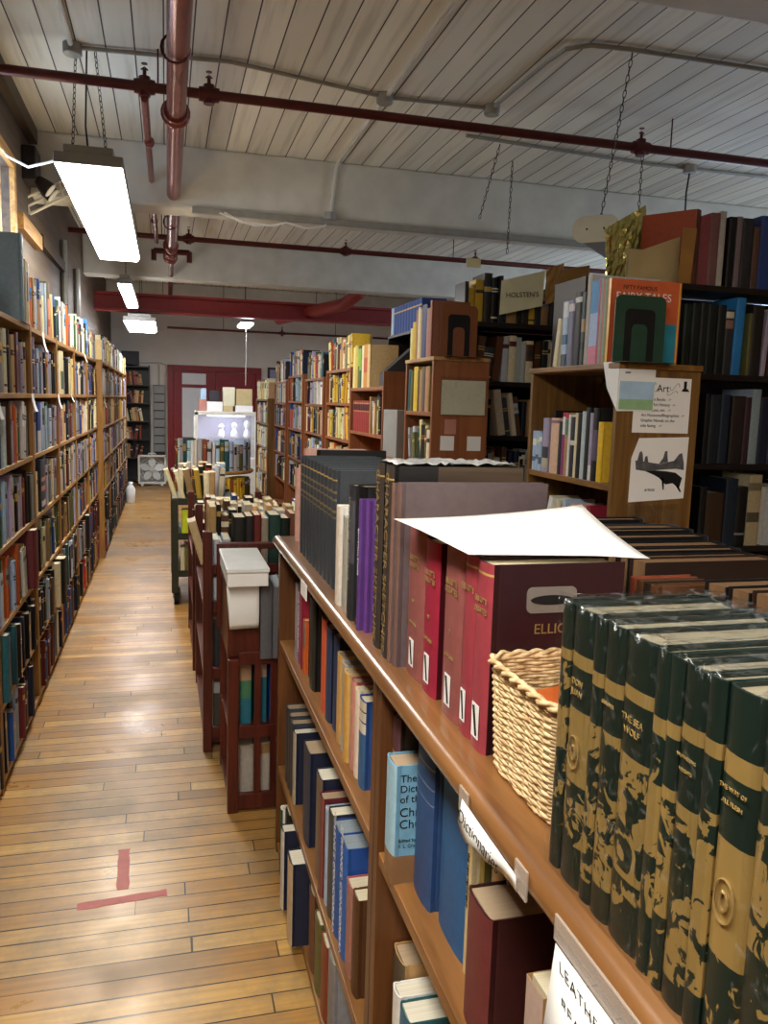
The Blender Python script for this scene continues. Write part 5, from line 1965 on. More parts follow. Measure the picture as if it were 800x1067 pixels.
flat('canoe', [[(-.105, .035), (-.06, .03), (.0, .022), (.06, .035), (.08, .06), (.092, .065), (.102, .03), (.105, .0), (.07, .005), (.0, -.0), (-.06, -.005), (-.10, .0)]], 'printgrey', 2.6967)
flat('shadow_figure', [[(-.02, -.002), (.03, -.005), (.07, -.01), (.1, -.03), (.09, -.07), (.06, -.05), (.03, -.055), (.0, -.03)], [(.075, -.06), (.095, -.085), (.1, -.082), (.085, -.055)], [(.01, -.03), (.02, -.075), (.025, -.075), (.022, -.03)], [(-.06, -.005), (-.02, -.002), (.0, -.03), (-.02, -.02)]], 'ink', 2.6966)
for pl_ in ([(-.098, .03), (-.09, .065), (-.082, .07), (-.076, .06), (-.072, .03)], [(-.068, .03), (-.064, .05), (-.056, .052), (-.05, .028)], [(-.005, .022), (.012, .045), (.018, .07), (.028, .072), (.03, .05), (.034, .03)]):
    flat('paddler', [pl_], 'printgrey', 2.6964)
text('caption', 'artists', .018, (-.06, -.0016, -.075), (1, 0, 0), (0, 0, 1), M['ink'], t, shear=.3)
for k in range(3):
    text('small_print', ('an old canoe song', 'paddle the river home', 'again'), .011, (0, 0, 0), (1, 0, 0), (0, 0, 1), M['printlight'], t) if False else None

t = thing('folded_card', 'glossy sky and grass picture card folded around the art bookcase corner', 'card', (1.6, 2.69, 1.62))
mb = MB()
mb.quad((1.598, 2.694, 1.545), (1.748, 2.694, 1.549), (1.748, 2.694, 1.725), (1.598, 2.694, 1.725))
mb.quad((1.59, 2.80, 1.725), (1.596, 2.775, 1.63), (1.596, 2.694, 1.545), (1.596, 2.694, 1.725))
cd = obj('card', mb, M['paper'], t)
so = cd.modifiers.new('thickness', 'SOLIDIFY')
so.thickness = .0008
obj('sky_print', MB().box((1.602, 2.6925, 1.59), (1.744, 2.6932, 1.655)), M['skyblue'], t)
obj('grass_print', MB().box((1.602, 2.6925, 1.552), (1.744, 2.6932, 1.59)), M['grass'], t)
text('card_print', 'PEN 2', .012, (.02, .0027, .085), (1, 0, 0), (0, 0, 1), M['ink'], t)
text('card_print', '2004', .012, (.02, .0027, .066), (1, 0, 0), (0, 0, 1), M['ink'], t)
t = thing('display_pocket', 'empty clear plastic pocket low on the art bookcase end panel', 'pocket', (1.78, 2.69, 1.10))
obj('pocket', MB().bbox((1.66, 2.675, .98), (1.88, 2.697, 1.20), .004), M['film'], t)
obj('loose_papers', MB().bbox((1.68, 2.68, .985), (1.86, 2.69, 1.10), .002), M['paper'], t)
# clutter on the lower art shelf
rr = random.Random(4)
for k in range(6):
    h_ = .03 + .016 * k
    m_ = Matrix.Translation((1.70, 3.0 + rr.uniform(-.02, .02), .82 + .0275 * k)) @ Matrix.Rotation(rr.uniform(-.15, .15), 4, 'Z')
    tag(obj('pamphlet_stack', MB().bbox((-.09, -.22, 0), (.1, .24, .0265), .002, 0, m_), M[('paper', 'paperaged', 'paper', 'folder', 'paper', 'paperaged')[k]]),
        'flat pile of papers on the lower art shelf, %s from its base' % ordinal(k), 'papers', 'papers piled on the lower art shelf')
for k in range(7):
    add_book((1.64, 3.32 - k * .07, .985), 'L', .03, .18 - .01 * (k % 3), .14, ('white', 'cream', 'red', 'pale blue', 'pink', 'white', 'crimson')[k], lean=(.3 if k < 3 else -.2), label='%s booklet leaning on the lower art shelf papers, %s from the far end' % (('white', 'cream', 'red', 'pale blue', 'pink', 'white', 'crimson')[k], ordinal(k)),
             style='soft', group='booklets on the lower art shelf', force=True)

# ---- dark bookcases facing the camera, behind
DA = [.06, .46, .885, 1.30, 1.735, 2.15]
bookcase('dark metal bookcase of old bound books right behind the art bookcase', 'F', 1.85, 3.62, 3.46, 3.77, DA, 2.15, 'darkmetal', 'darkmetal', 'dark metal bookcases', board=.028)
GD = 'old books on the nearer dark metal bookcase'
add_book((2.44, 3.49, 2.15), 'F', .055, .345, .27, hx('9a4526'), spinecol=hx('5e3a2c'), turn=.62, force=True, group='old books on the nearer dark metal bookcase', label='large orange-brown folio turned cover out on the nearer dark bookcase top')
row('F', (2.495, 3.475, 2.15), [
    (0, .05, .335, .2, 'rose', 'dull rose book on top of the nearer dark bookcase', dict(spinecol=hx('7a5557'))),
    (.0, .032, .345, .2, 'pale grey', 'pale grey backed book on top of the nearer dark bookcase', dict(spinecol=hx('b5b3b0'))),
    (.02, .04, .325, .2, 'black', 'black book beside the pale grey backed one, dark bookcase top'),
    (.002, .03, .33, .2, 'grey', 'glossy mauve grey book on top of the nearer dark bookcase', dict(spinecol=hx('7d7078'))),
    (.004, .06, .325, .2, 'charcoal', 'broad blackish book before the brown one, dark bookcase top'),
    (.002, .035, .29, .2, 'brown', 'reddish brown book beside the blue one, dark bookcase top', dict(spinecol=hx('5d4238'))),
    (.002, .075, .345, .22, hx('22376e'), 'blue cloth folio on top of the nearer dark bookcase', dict(spinecol=hx('2a4488'))),
    (.02, .05, .31, .2, 'rust', 'red-brown book past the blue folio, dark bookcase top'),
    (.0, .05, .325, .2, 'black', 'black book farthest along the dark bookcase top'),
], group=GD)
P_OLD = [('black', 4), ('navy', 2.5), ('dark green', 3), ('dark brown', 3), ('maroon', 1.5), ('teal', .8), ('brown', 1.2), ('cream', .4), ('pale grey', .4), ('slate', 1)]
fill(('dark', 0, 0), 'F', (1.88, 3.475, 1.735), .46, P_OLD, (.28, .34), (.18, .22), (.025, .05), 41, .05, .03, group=GD)
row('F', (2.39, 3.475, 1.735), [
    (0, .045, .325, .22, 'dark green', 'tall blackish green book, first of five beside the picture books'),
    (0, .045, .33, .22, hx('141b19'), 'tall blackish green book, second of five beside the picture books'),
    (0, .04, .335, .22, hx('161f1b'), 'tall blackish green book, third of five beside the picture books'),
    (0, .05, .33, .22, hx('111918'), 'tall blackish green book, fourth of five beside the picture books'),
    (.004, .045, .33, .22, hx('141b19'), 'tall blackish green book, fifth of five, next to bright blue'),
    (0, .045, .31, .22, 'charcoal', 'charcoal book with pale label beside the bright blue one', dict(bands=[(.22, .26, hx('8a6a60')), (.27, .3, hx('d5d0c0'))])),
    (.002, .052, .37, .24, hx('2f86cc'), 'bright blue worn book standing out on the dark bookcase', dict(spinecol=hx('2b82cf'), page='pageblue', lean=.02)),
    (.03, .02, .30, .2, 'olive', 'slim dark olive book beside the bright blue one'),
    (.002, .06, .335, .22, hx('241f1c'), 'very dark brown book past the bright blue one'),
    (.002, .028, .315, .2, 'lilac', 'slim lilac book leaning past the very dark brown one', dict(lean=.05)),
    (.02, .03, .31, .2, 'brown', 'slim brown book beside the big cream one'),
    (.002, .10, .335, .22, 'cream', 'thick cream backed book on the dark bookcase', dict(spinecol=hx('b9ac95'))),
    (.0, .05, .33, .2, 'black', 'black book past the thick cream backed one'),
], group=GD)
fill(('dark', 0, 0), 'F', (3.06, 3.475, 1.735), .5, P_OLD, (.28, .34), (.18, .22), (.025, .05), 41, .05, .03, group=GD)
fill(('dark', 0, 1), 'F', (1.88, 3.475, 1.30), .6, P_OLD, (.28, .34), (.18, .22), (.025, .05), 45, .05, .03, group=GD)
row('F', (2.50, 3.475, 1.30), [
    (.045, .03, .34, .22, 'black', 'black folio at the near edge of the art panel, dark bookcase'),
    (0, .06, .335, .22, hx('1b2432'), 'blue-black folio just past the art bookcase panel'),
    (0, .05, .34, .22, hx('1d2c40'), 'dark navy folio with green paper marker on the dark bookcase'),
    (.012, .075, .335, .22, hx('2a2220'), 'brown-black folio with faded label on the dark bookcase'),
    (0, .035, .33, .22, 'maroon', 'plum folio beside the pale grey-blue one', dict(spinecol=hx('3d2430'))),
    (.002, .05, .37, .24, 'pale blue', 'pale grey-blue folio standing tallest on its dark shelf', dict(spinecol=hx('8fa3ae'))),
    (.002, .06, .33, .22, 'navy', 'navy folio beside the pale grey-blue one'),
    (.0, .05, .30, .22, 'slate', 'slate folio before the orange-brown one'),
    (.004, .10, .335, .24, hx('9a4526'), 'thick orange-brown folio on the dark bookcase middle shelf', dict(spinecol=hx('8d4125'))),
    (.004, .05, .33, .22, 'black', 'black folio past the thick orange-brown one'),
], group=GD)
fill(('dark', 0, 1), 'F', (3.12, 3.475, 1.30), .45, P_OLD, (.28, .34), (.18, .22), (.03, .06), 42, .05, .03, group=GD)
row('F', (2.555, 3.475, .885), [
    (.0, .04, .30, .2, 'black', 'black folio in shade beside the art bookcase panel, lower dark shelf'),
    (.0, .10, .27, .22, hx('3e2c22'), 'thick brown folio with grey torn top, lower dark shelf', dict(spinecol=hx('43301f'))),
    (.006, .07, .34, .22, hx('1c2a3c'), 'dark navy folio with a lilac marker, lower dark shelf'),
    (.0, .06, .30, .2, 'black', 'black folio with white dot near its foot, lower dark shelf', dict(bands=[(.055, .065, hx('9a9a9a'))])),
    (.004, .075, .36, .22, 'cream', 'cream folio with dark drawing on its spine, lower dark shelf', dict(spinecol=hx('b5a987'), bands=[(.12, .17, hx('5a5344')), (.28, .32, hx('7a705a'))])),
    (.03, .075, .30, .2, 'white', 'white spined folio on the lower dark shelf', dict(spinecol=hx('b9bfc4'))),
    (.002, .06, .30, .2, 'pale grey', 'pale green-grey folio past the white spined one', dict(spinecol=hx('95a09a'))),
    (.01, .06, .32, .2, 'black', 'black folio at the right of the pale pair, lower dark shelf'),
], group=GD)
fill(('dark', 0, 2), 'F', (3.13, 3.475, .885), .44, P_OLD, (.25, .33), (.18, .22), (.03, .06), 43, .05, .03, group=GD)
fill(('dark', 0, 3), 'F', (1.90, 3.475, .46), 1.7, P_OLD, (.25, .33), (.18, .22), (.03, .06), 44, .05, .03, group=GD)
# stuff propped on the dark bookcase top
t = thing('foil_parcel', 'gold foil wrapped picture leaning on the dark bookcase top', 'parcel', (1.95, 3.6, 2.15))
rng = random.Random(3)
mb = MB()
nx, nz = 14, 12
gg = [[V((2.095 + .215 * i / nx, 3.70 + .05 * j / nz + rng.uniform(-.011, .011), 2.152 + (.28 + .13 * i / nx) * j / nz)) for i in range(nx + 1)] for j in range(nz + 1)]
for j in range(nz):
    for i in range(nx):
        mb.quad(gg[j][i], gg[j][i + 1], gg[j + 1][i + 1], gg[j + 1][i])
fo = obj('foil', mb, M['foil'], t)
so = fo.modifiers.new('thickness', 'SOLIDIFY')
so.thickness = .012
t = thing('file_folder', 'manila file folder leaning before the gold foil picture', 'folder', (2.0, 3.5, 2.15))
obj('back_leaf', MB().box((2.12, 3.58, 2.1525), (2.36, 3.5825, 2.31)), M['folder'], t)
obj('front_leaf', MB().prism([(2.1525, 2.105), (2.1525, 2.37), (2.375, 2.37), (2.275, 2.105)], 'Y', 3.53, 3.5325), M['folder'], t)
tag(obj('file_folder', MB().prism([(2.1525, 2.33), (2.1525, 2.40), (2.405, 2.415), (2.405, 2.345)], 'Y', 3.44 + .03, 3.473), M['kraft']), 'narrow brown folder standing before the orange-brown folio', 'folder')

DBL = [.06, .40, .73, 1.05, 1.38, 1.69, 2.02]
bookcase('dark metal bookcase farther back, behind a hand-lettered name card', 'F', 1.63, 2.78, 4.4, 4.7, DBL, 2.02, 'darkmetal', 'darkmetal', 'dark metal bookcases', board=.028)
P_GREY = [('pale grey', 2), ('grey', 2), ('cream', 2), ('brown', 1.5), ('black', 2), ('maroon', 1), ('navy', 1.5), ('tan', 1.2), ('white', 1), ('slate', 1)]
for li, z in enumerate(DBL[2:6]):
    fill(('darkfar', li), 'F', (1.66, 4.415, z), 1.08, P_GREY, (.2, .27), (.16, .2), (.02, .045), 60 + li, .15, .03, group='books on the farther dark metal bookcase')
fill(('darkfar', 4), 'F', (1.63, 4.43, 2.02), 1.1, [('yellow', 1.5), ('olive', 1), ('black', 2), ('dark brown', 2), ('maroon', 1), ('charcoal', 2), ('tan', 1)], (.2, .29), (.16, .2), (.02, .05), 66, .05, .02, group='books on the farther dark metal bookcase')
t = thing('name_card', 'yellowed hand-lettered name card clipped on the farther dark bookcase', 'sign', (1.97, 4.39, 2.2))
cd = obj('card', MB().prism([(2.061, 1.822), (2.125, 2.083), (2.322, 2.089), (2.25, 1.826)], 'Y', 4.391, 4.394), M['signyellow'], t)
text('card_lettering', "HOLSTEN'S", .039, (-.115, -.0004, -.03), (1, 0, .16), (0, 0, 1), M['darkgrey'], t)
t = thing('paper_cover', 'creased brown paper beside the name card on the dark bookcase', 'paper', (2.15, 4.39, 2.2))
mb = MB()
rng = random.Random(9)
gg = [[V((2.095 + .105 * i / 6, 4.388 + rng.uniform(-.012, .008), 2.13 + .04 * i / 6 + .2 * j / 6)) for i in range(7)] for j in range(7)]
for j in range(6):
    for i in range(6):
        mb.quad(gg[j][i], gg[j][i + 1], gg[j + 1][i + 1], gg[j + 1][i])
o_ = obj('creased_sheet', mb, M['kraft'], t)
o_.modifiers.new('thickness', 'SOLIDIFY').thickness = .001
tag(obj('kraft_envelope', MB().prism([(2.17, 2.20), (2.215, 2.36), (2.37, 2.365), (2.335, 2.195)], 'Y', 4.385, 4.395), M['kraft']), 'plain brown envelope standing on the farther dark bookcase', 'envelope')
tag(obj('name_card', MB().box((1.615, 4.40, 2.31), (1.70, 4.404, 2.36)), M['signyellow']), 'tiny yellowed card standing above the farther dark bookcase books', 'sign')

# ---- cinnamon bookcase with the pocket
CX0, CX1 = 1.315, 1.62
CL = [.06, .33, .62, .92, 1.225, 1.51]
case1 = bookcase('short cinnamon brown bookcase with a plastic pocket on its end', 'L', CX0, CX1, 4.0, 4.5, CL, 1.772, 'cinn', 'cinn', 'brown bookcases down the back aisle')
obj('top_board', MB().bbox((CX0 - .005, 3.99, 1.772), (CX1, 4.505, 1.792), .003), M['pine'], case1)
P_YEL = [('yellow', 2.5), ('cream', 2), ('pale yellow', 2), ('buff', 1.5), ('tan', 1), ('brown', 1.2), ('teal', .8), ('olive', 1), ('orange', .6), ('dark brown', 1), ('navy', .5), ('pale grey', 1)]
GC = 'books on the cinnamon bookcase'
row('L', (CX0 + .004, 4.46, 1.51), [
    (0, .035, .23, .16, 'teal', 'dark teal book at the far end of the cinnamon bookcase shelf'),
    (.0, .03, .225, .16, 'olive', 'olive book beside the teal one, cinnamon bookcase shelf', dict(lean=.05)),
    (.03, .075, .24, .17, 'yellow', 'thick bright yellow book on the cinnamon bookcase shelf', dict(spinecol=hx('d9b92e'))),
    (.0, .03, .22, .16, 'brown', 'brown book beside the thick bright yellow one'),
    (.0, .045, .22, .16, 'tan', 'mottled tan book third from the cinnamon end panel'),
    (.0, .05, .235, .16, 'charcoal', 'charcoal spined book on the cinnamon bookcase shelf', dict(spinecol=hx('6a5a50'))),
    (.01, .03, .235, .16, 'buff', 'peach book second from the cinnamon end panel', dict(spinecol=hx('cf9a72'))),
    (.01, .03, .235, .16, 'tan', 'light tan book touching the cinnamon end panel'),
], group=GC)
row('L', (CX0, 4.44, 1.792), [
    (0, .04, .17, .15, 'pale yellow', 'pale yellow book first on top of the cinnamon bookcase'),
    (.0, .05, .20, .16, 'yellow', 'golden yellow book second on top of the cinnamon bookcase'),
    (.01, .035, .26, .18, 'orange', 'amber book on top of the cinnamon bookcase', dict(spinecol=hx('a8742e'))),
    (.0, .035, .27, .18, 'cream', 'cream book beside the amber one, cinnamon bookcase top'),
    (.0, .025, .26, .18, 'buff', 'golden buff book before the blue one, cinnamon bookcase top'),
    (.003, .085, .275, .2, hx('1e2c5e'), 'blue book between golden and pink ones, cinnamon bookcase top'),
    (.003, .05, .25, .2, 'rose', 'terracotta pink book behind the brown bookend', dict(spinecol=hx('a9705a'))),
    (.003, .03, .285, .21, hx('7f4a30'), 'brown board book directly behind the brown bookend', dict(spinecol=hx('9a5f45'))),
], group=GC)
fill(('cinn', 0), 'L', (CX0 + .004, 4.46, 1.225), .43, P_YEL, (.19, .25), (.14, .17), (.02, .045), 71, .3, .05, group=GC)
fill(('cinn', 1), 'L', (CX0 + .004, 4.46, .92), .43, P_YEL, (.19, .25), (.14, .17), (.02, .045), 72, .1, .05, group=GC)
bookend('brown arched metal bookend on the cinnamon bookcase top', 1.355, 1.555, 4.035, 1.7922, .262, 'brownbe')
t = thing('display_pocket', 'clear plastic pocket holding a yellowed sheet on the cinnamon end panel', 'pocket', (1.47, 3.99, 1.58))
obj('sheet', MB().box((1.36, 3.992, 1.50), (1.60, 3.994, 1.675)), M['paperaged'], t)
obj('pocket', MB().bbox((1.35, 3.978, 1.492), (1.612, 3.9915, 1.692), .003), M['film'], t)
tag(obj('picture_card', MB().box((1.385, 3.9965, 1.40), (1.448, 3.999, 1.475)), M['pinkcard']), 'small pink picture card on the cinnamon end panel', 'card')
for x, w in ((1.365, 'under the pink card'), (1.512, 'at the lower right corner')):
    tag(obj('index_card', MB().box((x, 3.9965, 1.315), (x + .075, 3.999, 1.39)), M['paper']), 'small white index card on the cinnamon end panel, ' + w, 'card')

# ---- row of brown bookcases running away behind it
c2 = bookcase('brown bookcase with red volumes, next past the cinnamon one', 'L', CX0 - .01, CX1, 4.95, 5.9, [.06, .4, .72, 1.03, 1.345, 1.65], 1.655, 'cinn', 'cinn', 'brown bookcases down the back aisle')
obj('raised_end', MB().bbox((CX0 - .01, 4.95, 1.655), (CX1 - .1, 4.965, 1.745), .002), M['cinn'], c2)
tag(obj('document_box', MB().bbox((1.305, 4.62, 1.226), (1.49, 4.93, 1.51), .004), M['greybox']), 'grey document box standing between two brown bookcases', 'box')
tag(obj('crate', MB().bbox((1.30, 4.58, 0), (1.60, 4.94, 1.2255), .006), M['cinn']), 'tall brown pedestal cabinet under the grey document box', 'cabinet')
t = tag(obj('magazine_file', MB().prism([(1.655, 1.31), (1.655, 1.56), (1.90, 1.56), (1.90, 1.50), (1.73, 1.31)], 'Y', 4.98, 5.08), M['darkgrey']), 'dark slanted magazine file on the brown bookcase top', 'box')
for k in range(9):
    add_book((CX0 - .004, 5.82 - .052 * k - .026, 1.345), 'L', .051, .215, .17, hx('8e2f2c'), label='dull red bound volume on the brown bookcase, %s of its set' % ordinal(k), group='red set on the brown bookcase', force=True,
             bands=[(.15, .19, hx('4a1c1e')), (.195, .2, GOLD), (.14, .145, GOLD)])
GY = 'books down the brown back aisle bookcases'
fill(('aisle', 20), 'L', (CX0, 5.36, 1.345), .36, P_YEL, (.2, .26), (.14, .18), (.02, .05), 80, .1, .1, group=GY)
row('L', (CX0, 5.88, 1.65), [
    (0, .06, .29, .2, 'pale yellow', 'pale yellow tall book at the far end of the red volume bookcase'),
    (.0, .09, .30, .2, 'yellow', 'broad mustard book atop the red volume bookcase', dict(spinecol=hx('c4aa4a'))),
    (.0, .05, .29, .2, 'olive', 'olive and lime book atop the red volume bookcase', dict(bands=[(.15, .27, hx('8fae3a'))])),
    (.0, .05, .28, .2, 'green', 'lime green topped book atop the red volume bookcase', dict(bands=[(.12, .27, hx('7fa83a'))])),
    (.02, .05, .285, .2, 'cream', 'cream book atop the red volume bookcase'),
    (.0, .11, .29, .2, 'orange', 'broad orange and red illustrated book atop the red volume bookcase', dict(spinecol=hx('c58a3c'), bands=[(.1, .2, hx('b8552c'))])),
    (.0, .07, .285, .2, 'buff', 'buff book nearest the slanted magazine file'),
], group=GY)
bookcase('tall dark bookcase standing behind the red volume bookcase', 'L', 1.66, 1.95, 4.95, 6.2, [.06, .4, .75, 1.1, 1.45, 1.78, 2.06], 2.06, 'darkmetal', 'darkmetal', 'dark metal bookcases')
for k in range(11):
    add_book((1.665, 6.15 - .07 * k - .035, 2.06), 'L', .068, .20, .18, hx('24407e') if k else hx('9fb0c4'), label='blue encyclopedia volume on the tall dark bookcase, %s from its far end' % ordinal(k),
             group='blue set on the tall dark bookcase', force=True, bands=[(.15, .16, GOLD)] if k else [])
for ci in range(4):
    y0 = 5.95 + ci * .98
    lv = [.06, .36, .66, .96, 1.26, 1.54 - .02 * (ci % 2), 1.80 - .05 * (ci % 2)]
    bookcase('brown bookcase in the back aisle row, %s past the red volumes' % ordinal(ci), 'L', CX0 - .02 * ci, CX1, y0, y0 + .95, lv, lv[-1] + .005, 'cinn', 'cinn', 'brown bookcases down the back aisle')
    for li, z in enumerate(lv[2:]):
        fill(('aisle', ci, li), 'L', (CX0 - .02 * ci + .002, y0 + .92, z), .89, P_MIX if ci else P_YEL, (.19, .26), (.14, .19), (.018, .05), 200 + ci * 10 + li, .12, .06, group=GY, hmax=.25 if li < 4 else None)
# far short bookcases near the back wall
bookcase('white-edged bookcase at the end of the back aisle row', 'L', 1.18, 1.5, 9.9, 11.2, [.06, .36, .66, .96, 1.26, 1.55], 1.56, 'maple', 'maple')
for li, z in enumerate([.36, .66, .96, 1.26, 1.55]):
    fill(('end', li), 'L', (1.182, 11.17, z), 1.24, P_TOP, (.2, .27), (.15, .2), (.02, .05), 300 + li, .1, .05, group='books on the last back aisle bookcase', hmax=.26)
tag(obj('archive_box', MB().bbox((1.2, 9.95, 1.84), (1.45, 10.3, 1.99), .01), M['greybox']), 'grey box on top of the last back aisle bookcase', 'box')
bpy.data.objects.remove(bpy.data.objects['archive_box'])
# ---- low carts in the middle of the aisle
def slat_cart(label, x0, x1, y0, y1, h, levels, mat='cherry', rails=(), slats=(), name='book_cart', open_from=None):
    """low wooden book stand: corner posts, end rails and slats, shelves"""
    t = thing(name, label, 'cart', ((x0 + x1) / 2, (y0 + y1) / 2, 0), 'low wooden book stands in the aisle')
    p = .04
    for x in (x0, x1 - p):
        for y in (y0, y1 - p):
            obj('post', MB().bbox((x, y, 0), (x + p, y + p, h), .004), M[mat], t)
    for z, w in rails:
        for y in (y0 + .006, y1 - p + .006):
            obj('end_rail', MB().bbox((x0 + p, y, z), (x1 - p, y + .024, z + w), .003), M[mat], t)
    for x, z0, z1 in slats:
        obj('slat', MB().bbox((x - .012, y0 + .01, z0), (x + .012, y0 + .024, z1), .002), M[mat], t)
    for z in levels:
        obj('shelf', MB().bbox((x0 + .004, y0 + .035, z - .02), (x1 - .004, y1 - .035, z), .002), M[mat], t)
    return t


P_CRT = [('cream', 3), ('buff', 1.5), ('tan', 1.5), ('brown', 1.5), ('dark green', 1), ('black', 1.2), ('maroon', 1.2), ('pale grey', 1), ('yellow', .7), ('blue', .6), ('pale blue', .8)]
# nearest stand
slat_cart('nearest low cherry stand, white box and envelope on its end', .215, .66, 2.93, 3.40, .60, [.04, .325, .60], rails=[(.575, .05), (.29, .05), (.01, .06)], slats=[(.325, .34, .575), (.385, .34, .575), (.325, .07, .29), (.385, .07, .29), (.45, .07, .575)])
t = [o for o in bpy.data.objects if o.name.startswith('book_cart')][-1]
obj('raised_post', MB().bbox((.215, 2.97, .60), (.245, 3.0, .93), .003), M['cherry'], t)
obj('raised_post', MB().bbox((.215, 3.36, .60), (.245, 3.39, .93), .003), M['cherry'], t)
obj('top_board', MB().bbox((.205, 2.965, .93), (.68, 3.41, .95), .004), M['cherry'], t)
row('F', (.26, 2.985, .602), [
    (.005, .04, .26, .2, 'grey', 'grey ring binder inside the nearest cherry stand'),
    (.0, .04, .26, .2, 'charcoal', 'dark grey ring binder inside the nearest cherry stand'),
], group='binders in the nearest cherry stand')
BOOKS.pop(); BOOKS.pop()
for k in range(3):
    add_book((.352 + .045 * k, 2.915, .602), 'F', .043, .275 - .006 * k, .24, ('charcoal', 'slate', 'charcoal')[k], label='tall grey binder jutting from the nearest cherry stand, %s from the envelope' % ordinal(k), group='grey binders on the nearest stand', force=True, page='pageblue', spinecol=hx('5a5a60'))
add_book((.47, 2.95, .602), 'F', .05, .31, .24, 'slate', label='largest slate binder at the back of the nearest cherry stand', group='grey binders on the nearest stand', force=True, page='pageblue')
BOOKS.pop()
t = thing('document_box', 'white flat document box on the nearest cherry stand, its lid shut', 'box', (.29, 3.0, .952))
obj('tray', MB().bbox((.207, 2.89, .952), (.352, 3.30, 1.005), .003), M['paper'], t)
obj('lid', MB().bbox((.203, 2.885, 1.003), (.356, 3.305, 1.018), .003), M['plasticwhite'], t)
for o_ in [t] + list(t.children):
    pass
t.location.z = .886
t.location.y = 2.98
for nm_ in ('raised_post', 'top_board'):
    for o_ in [q for q in bpy.data.objects if q.name.startswith(nm_)]:
        if o_.parent and o_.parent.name.startswith('book_cart'):
            bpy.data.objects.remove(o_)
for x in (.2, .64):
    obj('rear_post', MB().bbox((x, 3.372, .60), (x + .04, 3.40, .935), .003), M['cherry'], [o for o in bpy.data.objects if o.name.startswith('book_cart')][-1])
obj('rear_rail', MB().bbox((.2, 3.372, .93), (.68, 3.41, .955), .003), M['cherry'], [o for o in bpy.data.objects if o.name.startswith('book_cart')][-1])
# a plain pile carries the box
obj('raised_bin', MB().bbox((.215, 2.955, .602), (.348, 3.35, .884), .004), M['cherry'], [o for o in bpy.data.objects if o.name.startswith('book_cart')][-1])
t = thing('envelope', 'large creased white envelope hanging below the white document box', 'envelope', (.265, 2.92, .88))
mb = MB()
rng = random.Random(2)
gg = [[V((.208 + .117 * i / 8 + .012 * (1 - j / 8) * (i == 0), 2.925 - .012 * math.sin(3 * j / 8) + rng.uniform(-.002, .002), .715 + .165 * j / 8 + .004 * i / 8)) for i in range(9)] for j in range(9)]
for j in range(8):
    for i in range(8):
        mb.quad(gg[j][i], gg[j][i + 1], gg[j + 1][i + 1], gg[j + 1][i])
e_ = obj('sheet', mb, M['paper'], t, True)
e_.modifiers.new('thickness', 'SOLIDIFY').thickness = .004
row('F', (.262, 2.99, .327), [
    (.0, .045, .235, .2, 'green', 'green and teal book behind the slats of the nearest stand', dict(spinecol=hx('4a7d5c'), bands=[(.0, .1, hx('2e6e80')), (.17, .235, hx('b08a6a'))])),
    (.012, .045, .23, .2, 'teal', 'teal book with pale top behind slats of the nearest stand', dict(spinecol=hx('2e6e80'), bands=[(.18, .23, hx('b39a86'))])),
    (.012, .04, .23, .2, 'blue', 'royal blue book beside the teal one in the nearest stand'),
    (.01, .04, .22, .2, 'black', 'black book beside the royal blue one in the nearest stand'),
], group='books behind the slats of the nearest stand')
row('F', (.262, 2.99, .042), [
    (.0, .055, .20, .2, 'pale grey', 'pale grey book low in the nearest stand, behind the first slat', dict(spinecol=hx('a89f96'))),
    (.006, .055, .205, .2, 'tan', 'tan topped pale book low in the nearest stand', dict(spinecol=hx('b3a79c'), bands=[(.16, .2, hx('a07850'))])),
    (.006, .05, .2, .2, 'brown', 'brown book low in the nearest stand', dict()),
], group='books behind the slats of the nearest stand')

# second stand
slat_cart('second low cherry stand, three pale blue books in its slatted end', .15, .62, 3.50, 4.45, .985, [.05, .35, .655, .80], rails=[(.80, .04), (.63, .05), (.33, .05), (.06, .05)], slats=[])
row('F', (.196, 3.545, .657), [
    (.0, .026, .285, .2, 'pale blue', 'tall pale blue book in the second stand end, first of three', dict(spinecol=hx('b9c3d4'), page='pagewhite')),
    (.002, .012, .27, .2, 'blue', 'slim blue book in the second stand end, between two pale ones', dict()),
    (.002, .03, .285, .2, 'pale blue', 'tall pale blue book in the second stand end, beside the cross posts', dict(spinecol=hx('b3bccd'), page='pagewhite')),
], group='pale blue books in the second stand')
